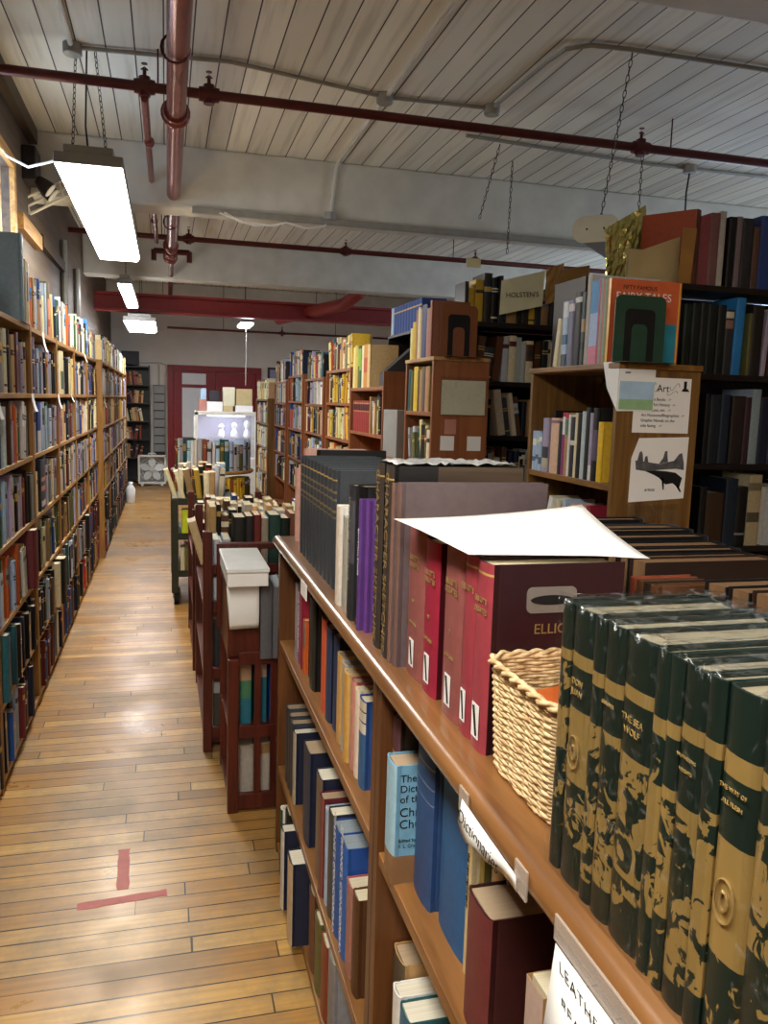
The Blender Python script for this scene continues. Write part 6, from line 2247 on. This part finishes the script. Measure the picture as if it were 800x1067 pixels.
# these stand inside the tray: shorten the upper shelf by lifting it behind them
row('F', (.196, 3.545, .352), [
    (.0, .04, .24, .18, 'charcoal', 'charcoal book in the second stand end, middle shelf', dict()),
    (.002, .035, .2, .18, 'slate', 'slate book in the second stand end, middle shelf', dict()),
    (.03, .05, .25, .18, 'brown', 'brown book in the second stand end, middle shelf'),
    (.0, .06, .25, .18, 'tan', 'tan box-like book in the second stand end, middle shelf'),
], group='dark books in the second stand')
row('F', (.196, 3.545, .052), [
    (.0, .05, .25, .18, 'pale grey', 'pale grey topped dark book at the foot of the second stand', dict(spinecol=hx('44403c'), bands=[(.2, .25, hx('9a9a9a'))])),
    (.0, .05, .24, .18, 'black', 'black book at the foot of the second stand'),
    (.01, .06, .25, .18, 'tan', 'tan book at the foot of the second stand'),
], group='dark books in the second stand')
row('F', (.285, 3.56, .802), [
    (.0, .05, .235, .17, 'black', 'black book facing out on the second stand top', dict(spinecol=hx('23221f'))),
    (.0, .035, .24, .17, 'black', 'second black book, next to the red one on the second stand', dict(spinecol=hx('2b2426'))),
    (.0, .032, .245, .17, 'red', 'dark red book facing out on the second stand top', dict(spinecol=hx('6e2a26'))),
    (.0, .03, .23, .17, 'pale grey', 'greyish tan book beside the dark red one, second stand', dict(spinecol=hx('9c8f80'))),
    (.004, .05, .245, .17, 'teal', 'dark green cloth book on the second stand top', dict(spinecol=hx('26463f'))),
    (.0, .04, .23, .17, 'dark green', 'blackish green book beside the green cloth one, second stand'),
    (.0, .03, .25, .17, 'rust', 'rust book at the far side of the second stand top', dict(spinecol=hx('7a4a3a'))),
], group='books facing out on the second stand')
G5 = 'books packed on the second and third stands'
fill(('cart', 0), 'F', (.19, 3.80, .802), .40, P_CRT, (.19, .26), (.13, .16), (.02, .04), 401, .1, .02, group=G5)
fill(('cart', 1), 'F', (.19, 3.99, .802), .40, P_CRT, (.2, .26), (.13, .16), (.02, .04), 402, .1, .02, group=G5)
fill(('cart', 2), 'F', (.19, 4.18, .802), .40, P_CRT, (.2, .26), (.13, .16), (.02, .04), 403, .1, .02, group=G5)
add_book((.165, 3.70, .802), 'F', .035, .20, .15, 'buff', lean=-.28, label='cream book fanning out over the second stand side', force=True, group=G5, spinecol=hx('cdb48a'))
# third stand
slat_cart('third low cherry stand, a taller side frame on the aisle side', .14, .62, 4.62, 5.55, .93, [.06, .36, .64], rails=[(.62, .05), (.34, .05), (.05, .05)])
for k, y in enumerate((4.66, 4.88, 5.1, 5.3)):
    fill(('cart', 3 + k), 'F', (.19, y, .642), .38, P_CRT, (.2, .27), (.13, .17), (.02, .045), 410 + k, .15, .02, group=G5)
fill(('cart', 8), 'F', (.19, 4.66, .362), .38, P_CRT, (.2, .26), (.13, .16), (.02, .04), 415, .1, .02, group=G5)
slat_cart('fourth low cherry stand, half hidden behind the others', .66, 1.1, 3.9, 5.3, .90, [.06, .36, .66], rails=[(.64, .05), (.34, .05)])
for k in range(5):
    fill(('cart', 20 + k), 'F', (.71, 3.95 + .26 * k, .662), .34, P_CRT, (.2, .3), (.13, .2), (.02, .045), 430 + k, .15, .02, group=G5)
# flat books on the packed rows
for (x, y, z, w, d_, th, c, l) in ((.40, 4.72, .918, .22, .15, .03, 'paperaged', 'cream book lying flat across the third stand books'),):
    pass

# green metal cart
t = thing('book_truck', 'dark green metal book truck on black casters in the aisle', 'cart', (.25, 6.5, 0))
for x in (.035, .46):
    for y in (6.13, 6.86):
        obj('upright', MB().bbox((x, y, .10), (x + .05, y + .03, .80), .004), M['greenmetal'], t)
for z in (.24, .52, .78):
    mb = MB().bbox((.04, 6.135, z - .02), (.51, 6.885, z), .004)
    mb.box((.04, 6.135, z), (.51, 6.14, z + .03))
    obj('shelf', mb, M['greenmetal'], t)
for x in (.07, .48):
    for y in (6.2, 6.82):
        mb = MB().tube([(x - .018, y, .055), (x + .018, y, .055)], .055, 16)
        c_ = obj('caster', mb, M['rubber'], t, 'auto')
        obj('caster_fork', MB().bbox((x - .026, y - .02, .05), (x - .02, y + .02, .11), .002).bbox((x + .02, y - .02, .05), (x + .026, y + .02, .11), .002).bbox((x - .026, y - .025, .1), (x + .026, y + .025, .125), .002), M['greenmetal'], c_)
row('F', (.06, 6.15, .782), [
    (.0, .03, .245, .17, 'pale yellow', 'cream book leaning farthest out of the green truck', dict(lean=-.32, spinecol=hx('d6cfa8'))),
    (.022, .03, .23, .17, 'cream', 'cream book second leaning out of the green truck', dict(lean=-.26)),
    (.022, .045, .24, .17, 'tan', 'brownish book third leaning on the green truck', dict(lean=-.2, spinecol=hx('8f7550'))),
    (.016, .035, .235, .17, 'yellow', 'mustard book fourth leaning on the green truck', dict(lean=-.12, spinecol=hx('a58a2e'))),
    (.01, .04, .22, .16, 'cream', 'cream book upright on the green truck'),
    (.0, .04, .22, .16, 'tan', 'tan book upright on the green truck'),
], group='books leaning on the green truck')
row('F', (.10, 6.15, .242), [(0, .03, .2, .15, 'cream', 'cream book low on the green truck'), (0, .03, .2, .15, 'olive', 'olive book low on the green truck'), (0, .03, .19, .15, 'pale grey', 'pale grey book low on the green truck'), (0, .04, .2, .15, 'tan', 'tan book low on the green truck')], group='books low on the green truck')
row('F', (.11, 6.15, .522), [(0, .05, .2, .15, hx('c9d62e'), 'lime yellow book on the green truck middle shelf'), (0, .05, .2, .15, 'black', 'black book on the green truck middle shelf')], group='books low on the green truck')
fill(('cart', 30), 'F', (.09, 6.4, .782), .40, P_CRT, (.2, .26), (.13, .17), (.02, .045), 440, .15, .02, group=G5)
fill(('cart', 31), 'F', (.09, 6.62, .782), .40, P_CRT, (.2, .26), (.13, .17), (.02, .045), 441, .15, .02, group=G5)

# round rack with books
cx, cy = .48, 8.9
t = thing('round_book_rack', 'round two-tier book rack ringed with books before the red doors', 'rack', (cx, cy, 0))
obj('column', MB().lathe([(.06, .03), (.06, .78)], cx, cy, 16), M['cherry'], t, 'auto')
obj('foot', MB().lathe([(.30, 0), (.30, .03), (.08, .05)], cx, cy, 24), M['cherry'], t, 'auto')
for z in (.52, .80):
    obj('tier', MB().lathe([(.42, z - .035), (.435, z - .02), (.435, z - .005), (.42, z)], cx, cy, 40), M['pine'], t, 'auto')
rng = random.Random(77)
for z, pal, hr, g_, n_ in ((.8005, [('pale blue', 2), ('rust', 2), ('white', 1.5), ('teal', 1.5), ('pale grey', 1.5), ('olive', 1), ('navy', .7)], (.27, .33), 'books on the round rack upper tier', 'upper'),
                           (.5205, [('yellow', 4), ('olive', 1.5), ('rust', 1.5), ('brown', 1), ('tan', 1)], (.17, .215), 'books on the round rack lower tier', 'lower')):
    a = math.radians(188)
    k = 0
    while a < math.radians(352):
        tt = rng.uniform(.028, .05)
        c_, col = pick(rng, pal)
        hh = rng.uniform(*hr)
        bmid = a + (tt / 2) / .40
        p = V((cx + .40 * math.cos(bmid), cy + .40 * math.sin(bmid), z))
        b = add_book(p, 'F', tt, hh, .14, col, label='x', group=g_, turn=bmid + PI / 2, bands=rand_bands(rng, hh, col))
        b.run, b.idx, b.cname = ('rack', n_), k, c_
        k += 1
        a += tt / .40 * 1.28
# glass showcase
t = thing('glass_showcase', 'lit white framed glass showcase before the red doors', 'showcase', (.93, 13.4, 0))
X0, X1, Y0, Y1 = .43, 1.40, 13.0, 13.5
obj('base_cabinet', MB().bbox((X0, Y0, 0), (X1, Y1, .62), .01), M['whitemetal'], t)
mb = MB()
for x in (X0, X1 - .05):
    for y in (Y0, Y1 - .04):
        mb.bbox((x, y, .62), (x + .05, y + .04, 1.33), .004)
mb.bbox((X0, Y0, 1.28), (X1, Y1, 1.34), .004)
obj('frame', mb, M['whitemetal'], t)
obj('lining', MB().box((X0 + .05, Y1 - .03, .62), (X1 - .05, Y1 - .01, 1.28)), M['lilacwall'], t)
obj('glass_front', MB().box((X0 + .05, Y0 + .01, .63), (X1 - .05, Y0 + .016, 1.28)), M['glass'], t)
obj('case_light', MB().box((X0 + .2, Y0 + .06, 1.268), (X1 - .2, Y0 + .16, 1.279)), M['caselight'], t)
obj('glass_shelf', MB().box((X0 + .05, Y0 + .03, .92), (X1 - .05, Y1 - .04, .93)), M['glass'], t)
rng = random.Random(31)
for k in range(7):
    x = X0 + .16 + .105 * k
    s = rng.uniform(.8, 1.25)
    mb = MB().lathe([(.03 * s, .622), (.045 * s, .66), (.035 * s, .70), (.018 * s, .74), (.03 * s, .76 + .02 * k % .05), (.02 * s, .80)], x, 13.2, 14)
    tag(obj('ornament', mb, M[('whitemetal', 'plasticwhite', 'greymetal')[k % 3]], None, 'auto'), 'pale ornament on the showcase floor, %s along the glass' % ordinal(k), 'ornament', 'ornaments in the lit showcase')
for k in range(3):
    x = X0 + .3 + .2 * k
    mb = MB().lathe([(.04, .931), (.06, .96), (.05, 1.02), (.025, 1.06), (.05, 1.10 + .03 * k), (.02, 1.14 + .03 * k)], x + .12, 13.22, 14)
    tag(obj('ornament', mb, M['plasticwhite'], None, 'auto'), 'tall white ornament on the showcase glass shelf, %s along it' % ordinal(k), 'ornament', 'ornaments in the lit showcase')
for k, (x0, x1, z0, z1, m_, l) in enumerate(((.62, .86, 1.341, 1.49, 'paper', 'white box left on the showcase top'), (.87, 1.02, 1.341, 1.43, 'folder', 'tan box between white boxes on the showcase top'), (1.06, 1.33, 1.341, 1.44, 'paper', 'white box at the showcase top right end'),
                                             (.50, .615, 1.341, 1.52, 'pinkcard', 'narrow pinkish box on the showcase top corner'), (.87, 1.05, 1.4305, 1.72, 'paperaged', 'ivory binder standing on the tan showcase box'), (1.07, 1.32, 1.4405, 1.70, 'folder', 'buff folder box stacked above the right white box'),
                                             (.66, .82, 1.4905, 1.66, 'darkgrey', 'dark case standing on the left white showcase box'), (.53, .61, 1.5205, 1.69, 'skyblue', 'small sky blue picture on the pinkish box'))):
    tag(obj('storage_box', MB().bbox((x0, 13.1, z0), (x1, 13.35, z1), .006), M[m_]), l, 'box', 'boxes on the showcase')
# box fan
t = thing('box_fan', 'white square box fan standing on the floor by the black bookcase', 'fan', (-.23, 14.75, 0))
F0, F1, FZ = -.47, .0, .03
mb = MB()
mb.bbox((F0, 14.68, FZ), (F0 + .03, 14.82, FZ + .50), .01)
mb.bbox((F1 - .03, 14.68, FZ), (F1, 14.82, FZ + .50), .01)
mb.bbox((F0, 14.68, FZ), (F1, 14.82, FZ + .03), .01)
mb.bbox((F0, 14.68, FZ + .47), (F1, 14.82, FZ + .50), .01)
obj('housing', mb, M['whitemetal'], t)
fc = V(((F0 + F1) / 2, 14.74, FZ + .25))
mb = MB()
for k in range(5):
    a0 = PI / 2 + 2 * PI * k / 5
    ctr = fc + V((math.cos(a0), 0, math.sin(a0))) * .125
    pts = []
    for q in range(14):
        a = 2 * PI * q / 14
        pts.append(ctr + V((math.cos(a0), 0, math.sin(a0))) * .085 * math.cos(a) + V((-math.sin(a0), 0, math.cos(a0))) * .06 * math.sin(a) + V((0, .02 * math.sin(a), 0)))
    mb.poly(pts)
    mb.poly([p + V((0, .003, 0)) for p in reversed(pts)])
obj('blades', mb, M['plasticwhite'], t)
obj('hub', MB().tube([fc - V((0, .03, 0)), fc + V((0, .03, 0))], .045, 14), M['whitemetal'], t, 'auto')
mb = MB()
for r in (.06, .11, .16, .21):
    mb.tube([fc + V((r * math.cos(a), -.055, r * math.sin(a))) for a in [q * PI / 14 for q in range(28)]], .003, 5, closed=True)
for k in range(8):
    a = PI * k / 8
    mb.tube([fc + V((.225 * math.cos(a), -.055, .225 * math.sin(a))), fc - V((.225 * math.cos(a), .055, .225 * math.sin(a)))], .002, 4)
obj('grille', mb, M['whitemetal'], t)
obj('back_plate', MB().box((F0 + .02, 14.80, FZ + .02), (F1 - .02, 14.805, FZ + .48)), M['greymetal'], t)
for x in (F0 + .05, F1 - .09):
    obj('foot', MB().bbox((x, 14.66, 0), (x + .04, 14.84, .032), .004), M['whitemetal'], t)
obj('carry_handle', MB().tube([(-.3, 14.75, .53), (-.29, 14.75, .56), (-.18, 14.75, .56), (-.17, 14.75, .53)], .009, 8), M['whitemetal'], t)
# black bookcase at the far wall
bookcase('narrow black bookcase in the corner of the far wall', 'F', -.85, -.27, 15.15, 15.46, [.08, .45, .78, 1.1, 1.42, 1.74, 2.06], 2.08, 'black', 'black')
for li, z in enumerate([.45, .78, 1.1, 1.42, 1.74]):
    fill(('corner', li), 'F', (-.82, 15.17, z), .46, [('rose', 2), ('buff', 2), ('tan', 1.5), ('rust', 2), ('cream', 1), ('charcoal', 1.5)], (.18, .25), (.15, .2), (.025, .05), 500 + li, .4, .1, group='books on the corner black bookcase')
tag(obj('storage_box', MB().bbox((-.75, 15.2, 2.081), (-.45, 15.42, 2.32), .01), M['darkgrey']), 'dark box on top of the corner black bookcase', 'box')
t = thing('wall_rack', 'grey tiered literature rack between the black bookcase and doors', 'rack', (-.1, 15.42, .5))
mb = MB()
for k in range(8):
    mb.prism([(.55 + .15 * k, -.2), (.55 + .15 * k, -.02), (.68 + .15 * k, -.02), (.68 + .15 * k, -.2)], 'Y', 15.40 - .004 * k, 15.41 - .004 * k)
obj('pockets', mb, M['greymetal'], t)
obj('back_plate', MB().box((-.21, 15.45, .45), (-.01, 15.47, 1.75)), M['darkgrey'], t)
obj('stiles', MB().box((-.225, 15.36, .45), (-.205, 15.47, 1.75)).box((-.015, 15.36, .45), (.0, 15.47, 1.75)), M['greymetal'], t)
conduit('wall_conduit', 'pale conduit running along and down the far wall by the doors', [(-.7, 15.47, 2.14), (-.13, 15.47, 2.14), (-.11, 15.47, 2.1), (-.11, 15.47, 1.72)], .014, (), 'beam')
conduit('wall_conduit', 'short curved conduit to a wall switch left of the doors', [(-.13, 15.46, 2.16), (.0, 15.46, 2.12), (.03, 15.46, 2.05), (-.02, 15.46, 1.9)], .012, (), 'beam')
t = thing('wall_picture', 'brown framed pale picture right of the red doors', 'picture', (2.0, 15.46, 1.85))
mb = MB()
for a, b_ in (((1.84, 1.6), (2.28, 1.64)), ((1.84, 2.1), (2.28, 2.14)), ((1.84, 1.6), (1.88, 2.14)), ((2.24, 1.6), (2.28, 2.14))):
    mb.bbox((a[0], 15.46, a[1]), (b_[0], 15.5, b_[1]), .004)
obj('frame', mb, M['wallleft'], t)
obj('picture', MB().box((1.88, 15.485, 1.64), (2.24, 15.495, 2.1)), M['lilacwall'], t)
t = thing('fire_alarm', 'small red alarm box on the far wall right of the doors', 'alarm', (1.95, 15.47, 1.25))
obj('case', MB().bbox((1.9, 15.42, 1.15), (2.05, 15.5, 1.38), .01), M['reddoor'], t)
obj('pull_lever', MB().bbox((1.94, 15.41, 1.24), (2.01, 15.42, 1.28), .004), M['whitemetal'], t)
tag(obj('wall_notice', MB().box((1.95, 15.492, .78), (2.2, 15.498, 1.1)), M['bluebox']), 'blue notice low on the far wall right of the doors', 'notice')
t = thing('water_bottle', 'white plastic bottle on the floor at the wall shelving end', 'bottle', (-.5, 12.35, 0))
obj('bottle_body', MB().lathe([(.06, 0), (.065, .02), (.065, .2), (.03, .26)], -.5, 12.35, 16), M['plasticwhite'], t, 'auto')
obj('cap', MB().lathe([(.032, .26), (.032, .30), (.028, .305)], -.5, 12.35, 14), M['plasticwhite'], t, 'auto')
t = thing('desk', 'dark cluttered desk before the far wall, past the showcase', 'desk', (1.9, 13.6, 0))
obj('desk_top', MB().bbox((1.5, 13.2, .70), (2.5, 13.9, .74), .006), M['cherry'], t)
for x in (1.52, 2.42):
    for y in (13.22, 13.82):
        obj('leg', MB().bbox((x, y, 0), (x + .06, y + .06, .70), .004), M['cherry'], t)
t = thing('desk_fan', 'black round desk fan on the dark desk', 'fan', (1.75, 13.4, .74))
obj('stand', MB().lathe([(.09, .741), (.09, .76), (.02, .78), (.018, .92)], 1.75, 13.4, 16), M['black'], t, 'auto')
mb = MB()
for r in (.05, .09, .125):
    mb.tube([V((1.75 + r * math.cos(a), 13.36, 1.03 + r * math.sin(a))) for a in [q * PI / 10 for q in range(20)]], .005, 5, closed=True)
for k in range(6):
    a = PI * k / 6
    mb.tube([(1.75 + .125 * math.cos(a), 13.36, 1.03 + .125 * math.sin(a)), (1.75 - .125 * math.cos(a), 13.36, 1.03 - .125 * math.sin(a))], .003, 4)
obj('guard', mb, M['black'], t)
obj('motor', MB().tube([(1.75, 13.37, 1.03), (1.75, 13.47, 1.03)], .045, 12), M['black'], t, 'auto')
for k, (x, c_) in enumerate(((2.0, 'greybox'), (2.25, 'bluebox'))):
    tag(obj('storage_box', MB().bbox((x, 13.35, .741), (x + .2, 13.6, .95 + .06 * k), .006), M[c_]), ('grey', 'blue')[k] + ' box on the dark desk', 'box')
# floor tape
t = thing('floor_tape', 'red tape mark in an upside-down T on the floorboards', 'tape', (-.14, 2.5, 0))
ang = math.atan2(.0, .27)


def strip(name, a, b, w):
    a, b = V(a), V(b)
    d = (b - a).normalized()
    s = V((-d.y, d.x, 0)) * w / 2
    mb = MB()
    n = 10
    rng = random.Random(1)
    P = []
    for k in range(n + 1):
        p = a.lerp(b, k / n)
        f = 1 + rng.uniform(-.12, .12)
        P.append((p - s * f, p + s * f))
    for k in range(n):
        (c, d_), (e, f_) = P[k], P[k + 1]
        up = V((0, 0, .0008))
        mb.quad(c + up, e + up, f_ + up, d_ + up)
        mb.quad(c, c + up, d_ + up, d_) if k == 0 else None
        mb.quad(c, e, e + up, c + up)
        mb.quad(d_, d_ + up, f_ + up, f_)
    return obj(name, mb, M['redtape'], t)


strip('cross_strip', (-.27, 2.455, 0), (-.005, 2.475, 0), .036)
strip('stem_strip', (-.14, 2.52, 0), (-.147, 2.76, 0), .038)
# ------------------------------------------------------------------ which books show largest
def visibility(nx=300, ny=400):
    verts, polys, owner = [], [], []
    bpy.context.view_layer.update()
    for o in bpy.data.objects:
        if o.type != 'MESH':
            continue
        if any(m and m.name in ('clear_plastic_film', 'clear_glass') for m in o.data.materials):
            continue
        mw = o.matrix_world
        i = len(verts)
        verts += [mw @ v.co for v in o.data.vertices]
        for p in o.data.polygons:
            polys.append([i + k for k in p.vertices])
            owner.append(-1)
    for bi, b in enumerate(BOOKS):
        i = len(verts)
        a = b.t / 2
        verts += [b.M @ V(q) for q in ((-a, 0, 0), (a, 0, 0), (a, b.d, 0), (-a, b.d, 0), (-a, 0, b.h), (a, 0, b.h), (a, b.d, b.h), (-a, b.d, b.h))]
        for q in ((0, 1, 2, 3), (4, 5, 6, 7), (0, 1, 5, 4), (1, 2, 6, 5), (2, 3, 7, 6), (3, 0, 4, 7)):
            polys.append([i + k for k in q])
            owner.append(bi)
    tree = BVHTree.FromPolygons(verts, polys)
    hits = [0] * len(BOOKS)
    org = V((0, 0, CAMH))
    for j in range(ny):
        for i in range(nx):
            u = ((i + .5) / nx - .5) * 800 / 850
            v = ((j + .5) / ny - .5) * 1067 / 850
            r = tree.ray_cast(org, (fwd + ix * u + iy * v).normalized())
            if r[2] is not None and owner[r[2]] >= 0:
                hits[owner[r[2]]] += 1
    return hits


hits = visibility()
for b, h_ in zip(BOOKS, hits):
    b.hits = h_
vis = sorted([b for b in BOOKS if b.hits > 0], key=lambda b: -b.hits)
NMAX = 312
chosen = set(id(b) for b in vis[:NMAX])
0 and print('BOOKS', len(BOOKS), 'seen', len(vis), 'smallest chosen', vis[min(NMAX, len(vis)) - 1].hits, 'forced unseen', sum(1 for b in BOOKS if b.force and b.hits == 0), 'forced dropped', sum(1 for b in BOOKS if b.force and b.hits and id(b) not in chosen))

# number what is counted in each run from the first book that shows
runs = {}
for b in BOOKS:
    if b.run:
        runs.setdefault(b.run, []).append(b)
BAYN = ['outermost', 'first', 'second', 'third', 'fourth', 'fifth', 'sixth', 'seventh', 'eighth', 'ninth', 'tenth']


def where(run):
    if run[0] == 'left':
        sh = ['bottom', 'second lowest', 'third lowest', 'middle', 'third highest', 'second highest', 'top'][run[2]]
        return 'near end, %s shelf, %s pine wall bay' % (sh, BAYN[run[1]])
    if run[0] == 'dark':
        return 'inner end, %s shelf of the nearer dark bookcase' % ('upper', 'middle', 'lower', 'bottom')[run[2]]
    if run[0] == 'darkfar':
        return 'left end, %s shelf of the farther dark bookcase' % ('third', 'fourth', 'fifth', 'sixth', 'top')[run[1]]
    if run[0] == 'cinn':
        return 'far end, %s shelf of the cinnamon bookcase' % ('third', 'fourth')[run[1]]
    if run[0] == 'aisle' and len(run) == 2:
        return 'red set, same brown bookcase shelf'
    if run[0] == 'aisle':
        return 'far end, %s shelf of %s aisle bookcase past red volumes' % (('third', 'fourth', 'fifth', 'sixth', 'top')[run[2]], ordinal(run[1]))
    if run[0] == 'end':
        return 'far end, %s shelf of the last aisle bookcase' % ('second', 'third', 'fourth', 'fifth', 'top')[run[1]]
    if run[0] == 'cart':
        k = run[1]
        w = {0: 'second row of second stand', 1: 'third row of second stand', 2: 'fourth row of second stand', 3: 'first row of third stand', 4: 'second row of third stand', 5: 'third row of third stand', 6: 'last row of third stand',
             8: 'lower shelf of third stand', 30: 'second row of green truck', 31: 'third row of green truck'}.get(k, '%s row of half-hidden fourth stand' % ordinal(max(0, k - 20)))
        return 'aisle side, ' + w
    if run[0] == 'rack':
        return 'aisle side, %s tier of the round rack' % run[1]
    if run[0] == 'corner':
        return 'left end, %s shelf of the corner black bookcase' % ordinal(run[1] + 1)
    return 'near end'


indiv, rest = [], []
for b in BOOKS:
    (indiv if id(b) in chosen else rest).append(b)
for r, bs in runs.items():
    seen = [b for b in bs if b.hits > 0]
    for k, b in enumerate(seen):
        b.k = k
for b in indiv:
    if b.label in (None, 'x'):
        cn = getattr(b, 'cname', None) or colour_name(b.col)
        sw = size_word(b)
        b.label = ('%s %s book, %s from %s' % (sw, cn, ordinal(b.k), where(b.run))).strip()
for b in indiv:
    build_book(b)
ms = mass_books([b for b in rest], 'shelved_books')
tag(ms, 'the many smaller books packed on all the farther shelves', 'books', None, 'stuff')

# ------------------------------------------------------------------ daylight and render settings
w = bpy.data.worlds.new('world')
SC.world = w
w.use_nodes = True
bg = w.node_tree.nodes['Background']
bg.inputs['Color'].default_value = (.75, .85, 1, 1)
bg.inputs['Strength'].default_value = .08
SC.view_settings.view_transform = 'Standard'
SC.view_settings.look = 'None'
SC.view_settings.exposure = 1.0
SC.view_settings.gamma = 1
SC.view_settings.use_curve_mapping = False
SC.cycles.use_denoising = True
SC.cycles.max_bounces = 10
SC.cycles.diffuse_bounces = 6
SC.cycles.transparent_max_bounces = 16
SC.cycles.sample_clamp_indirect = 8
SC.cycles.caustics_reflective = False
SC.cycles.caustics_refractive = False
bpy.context.view_layer.update()
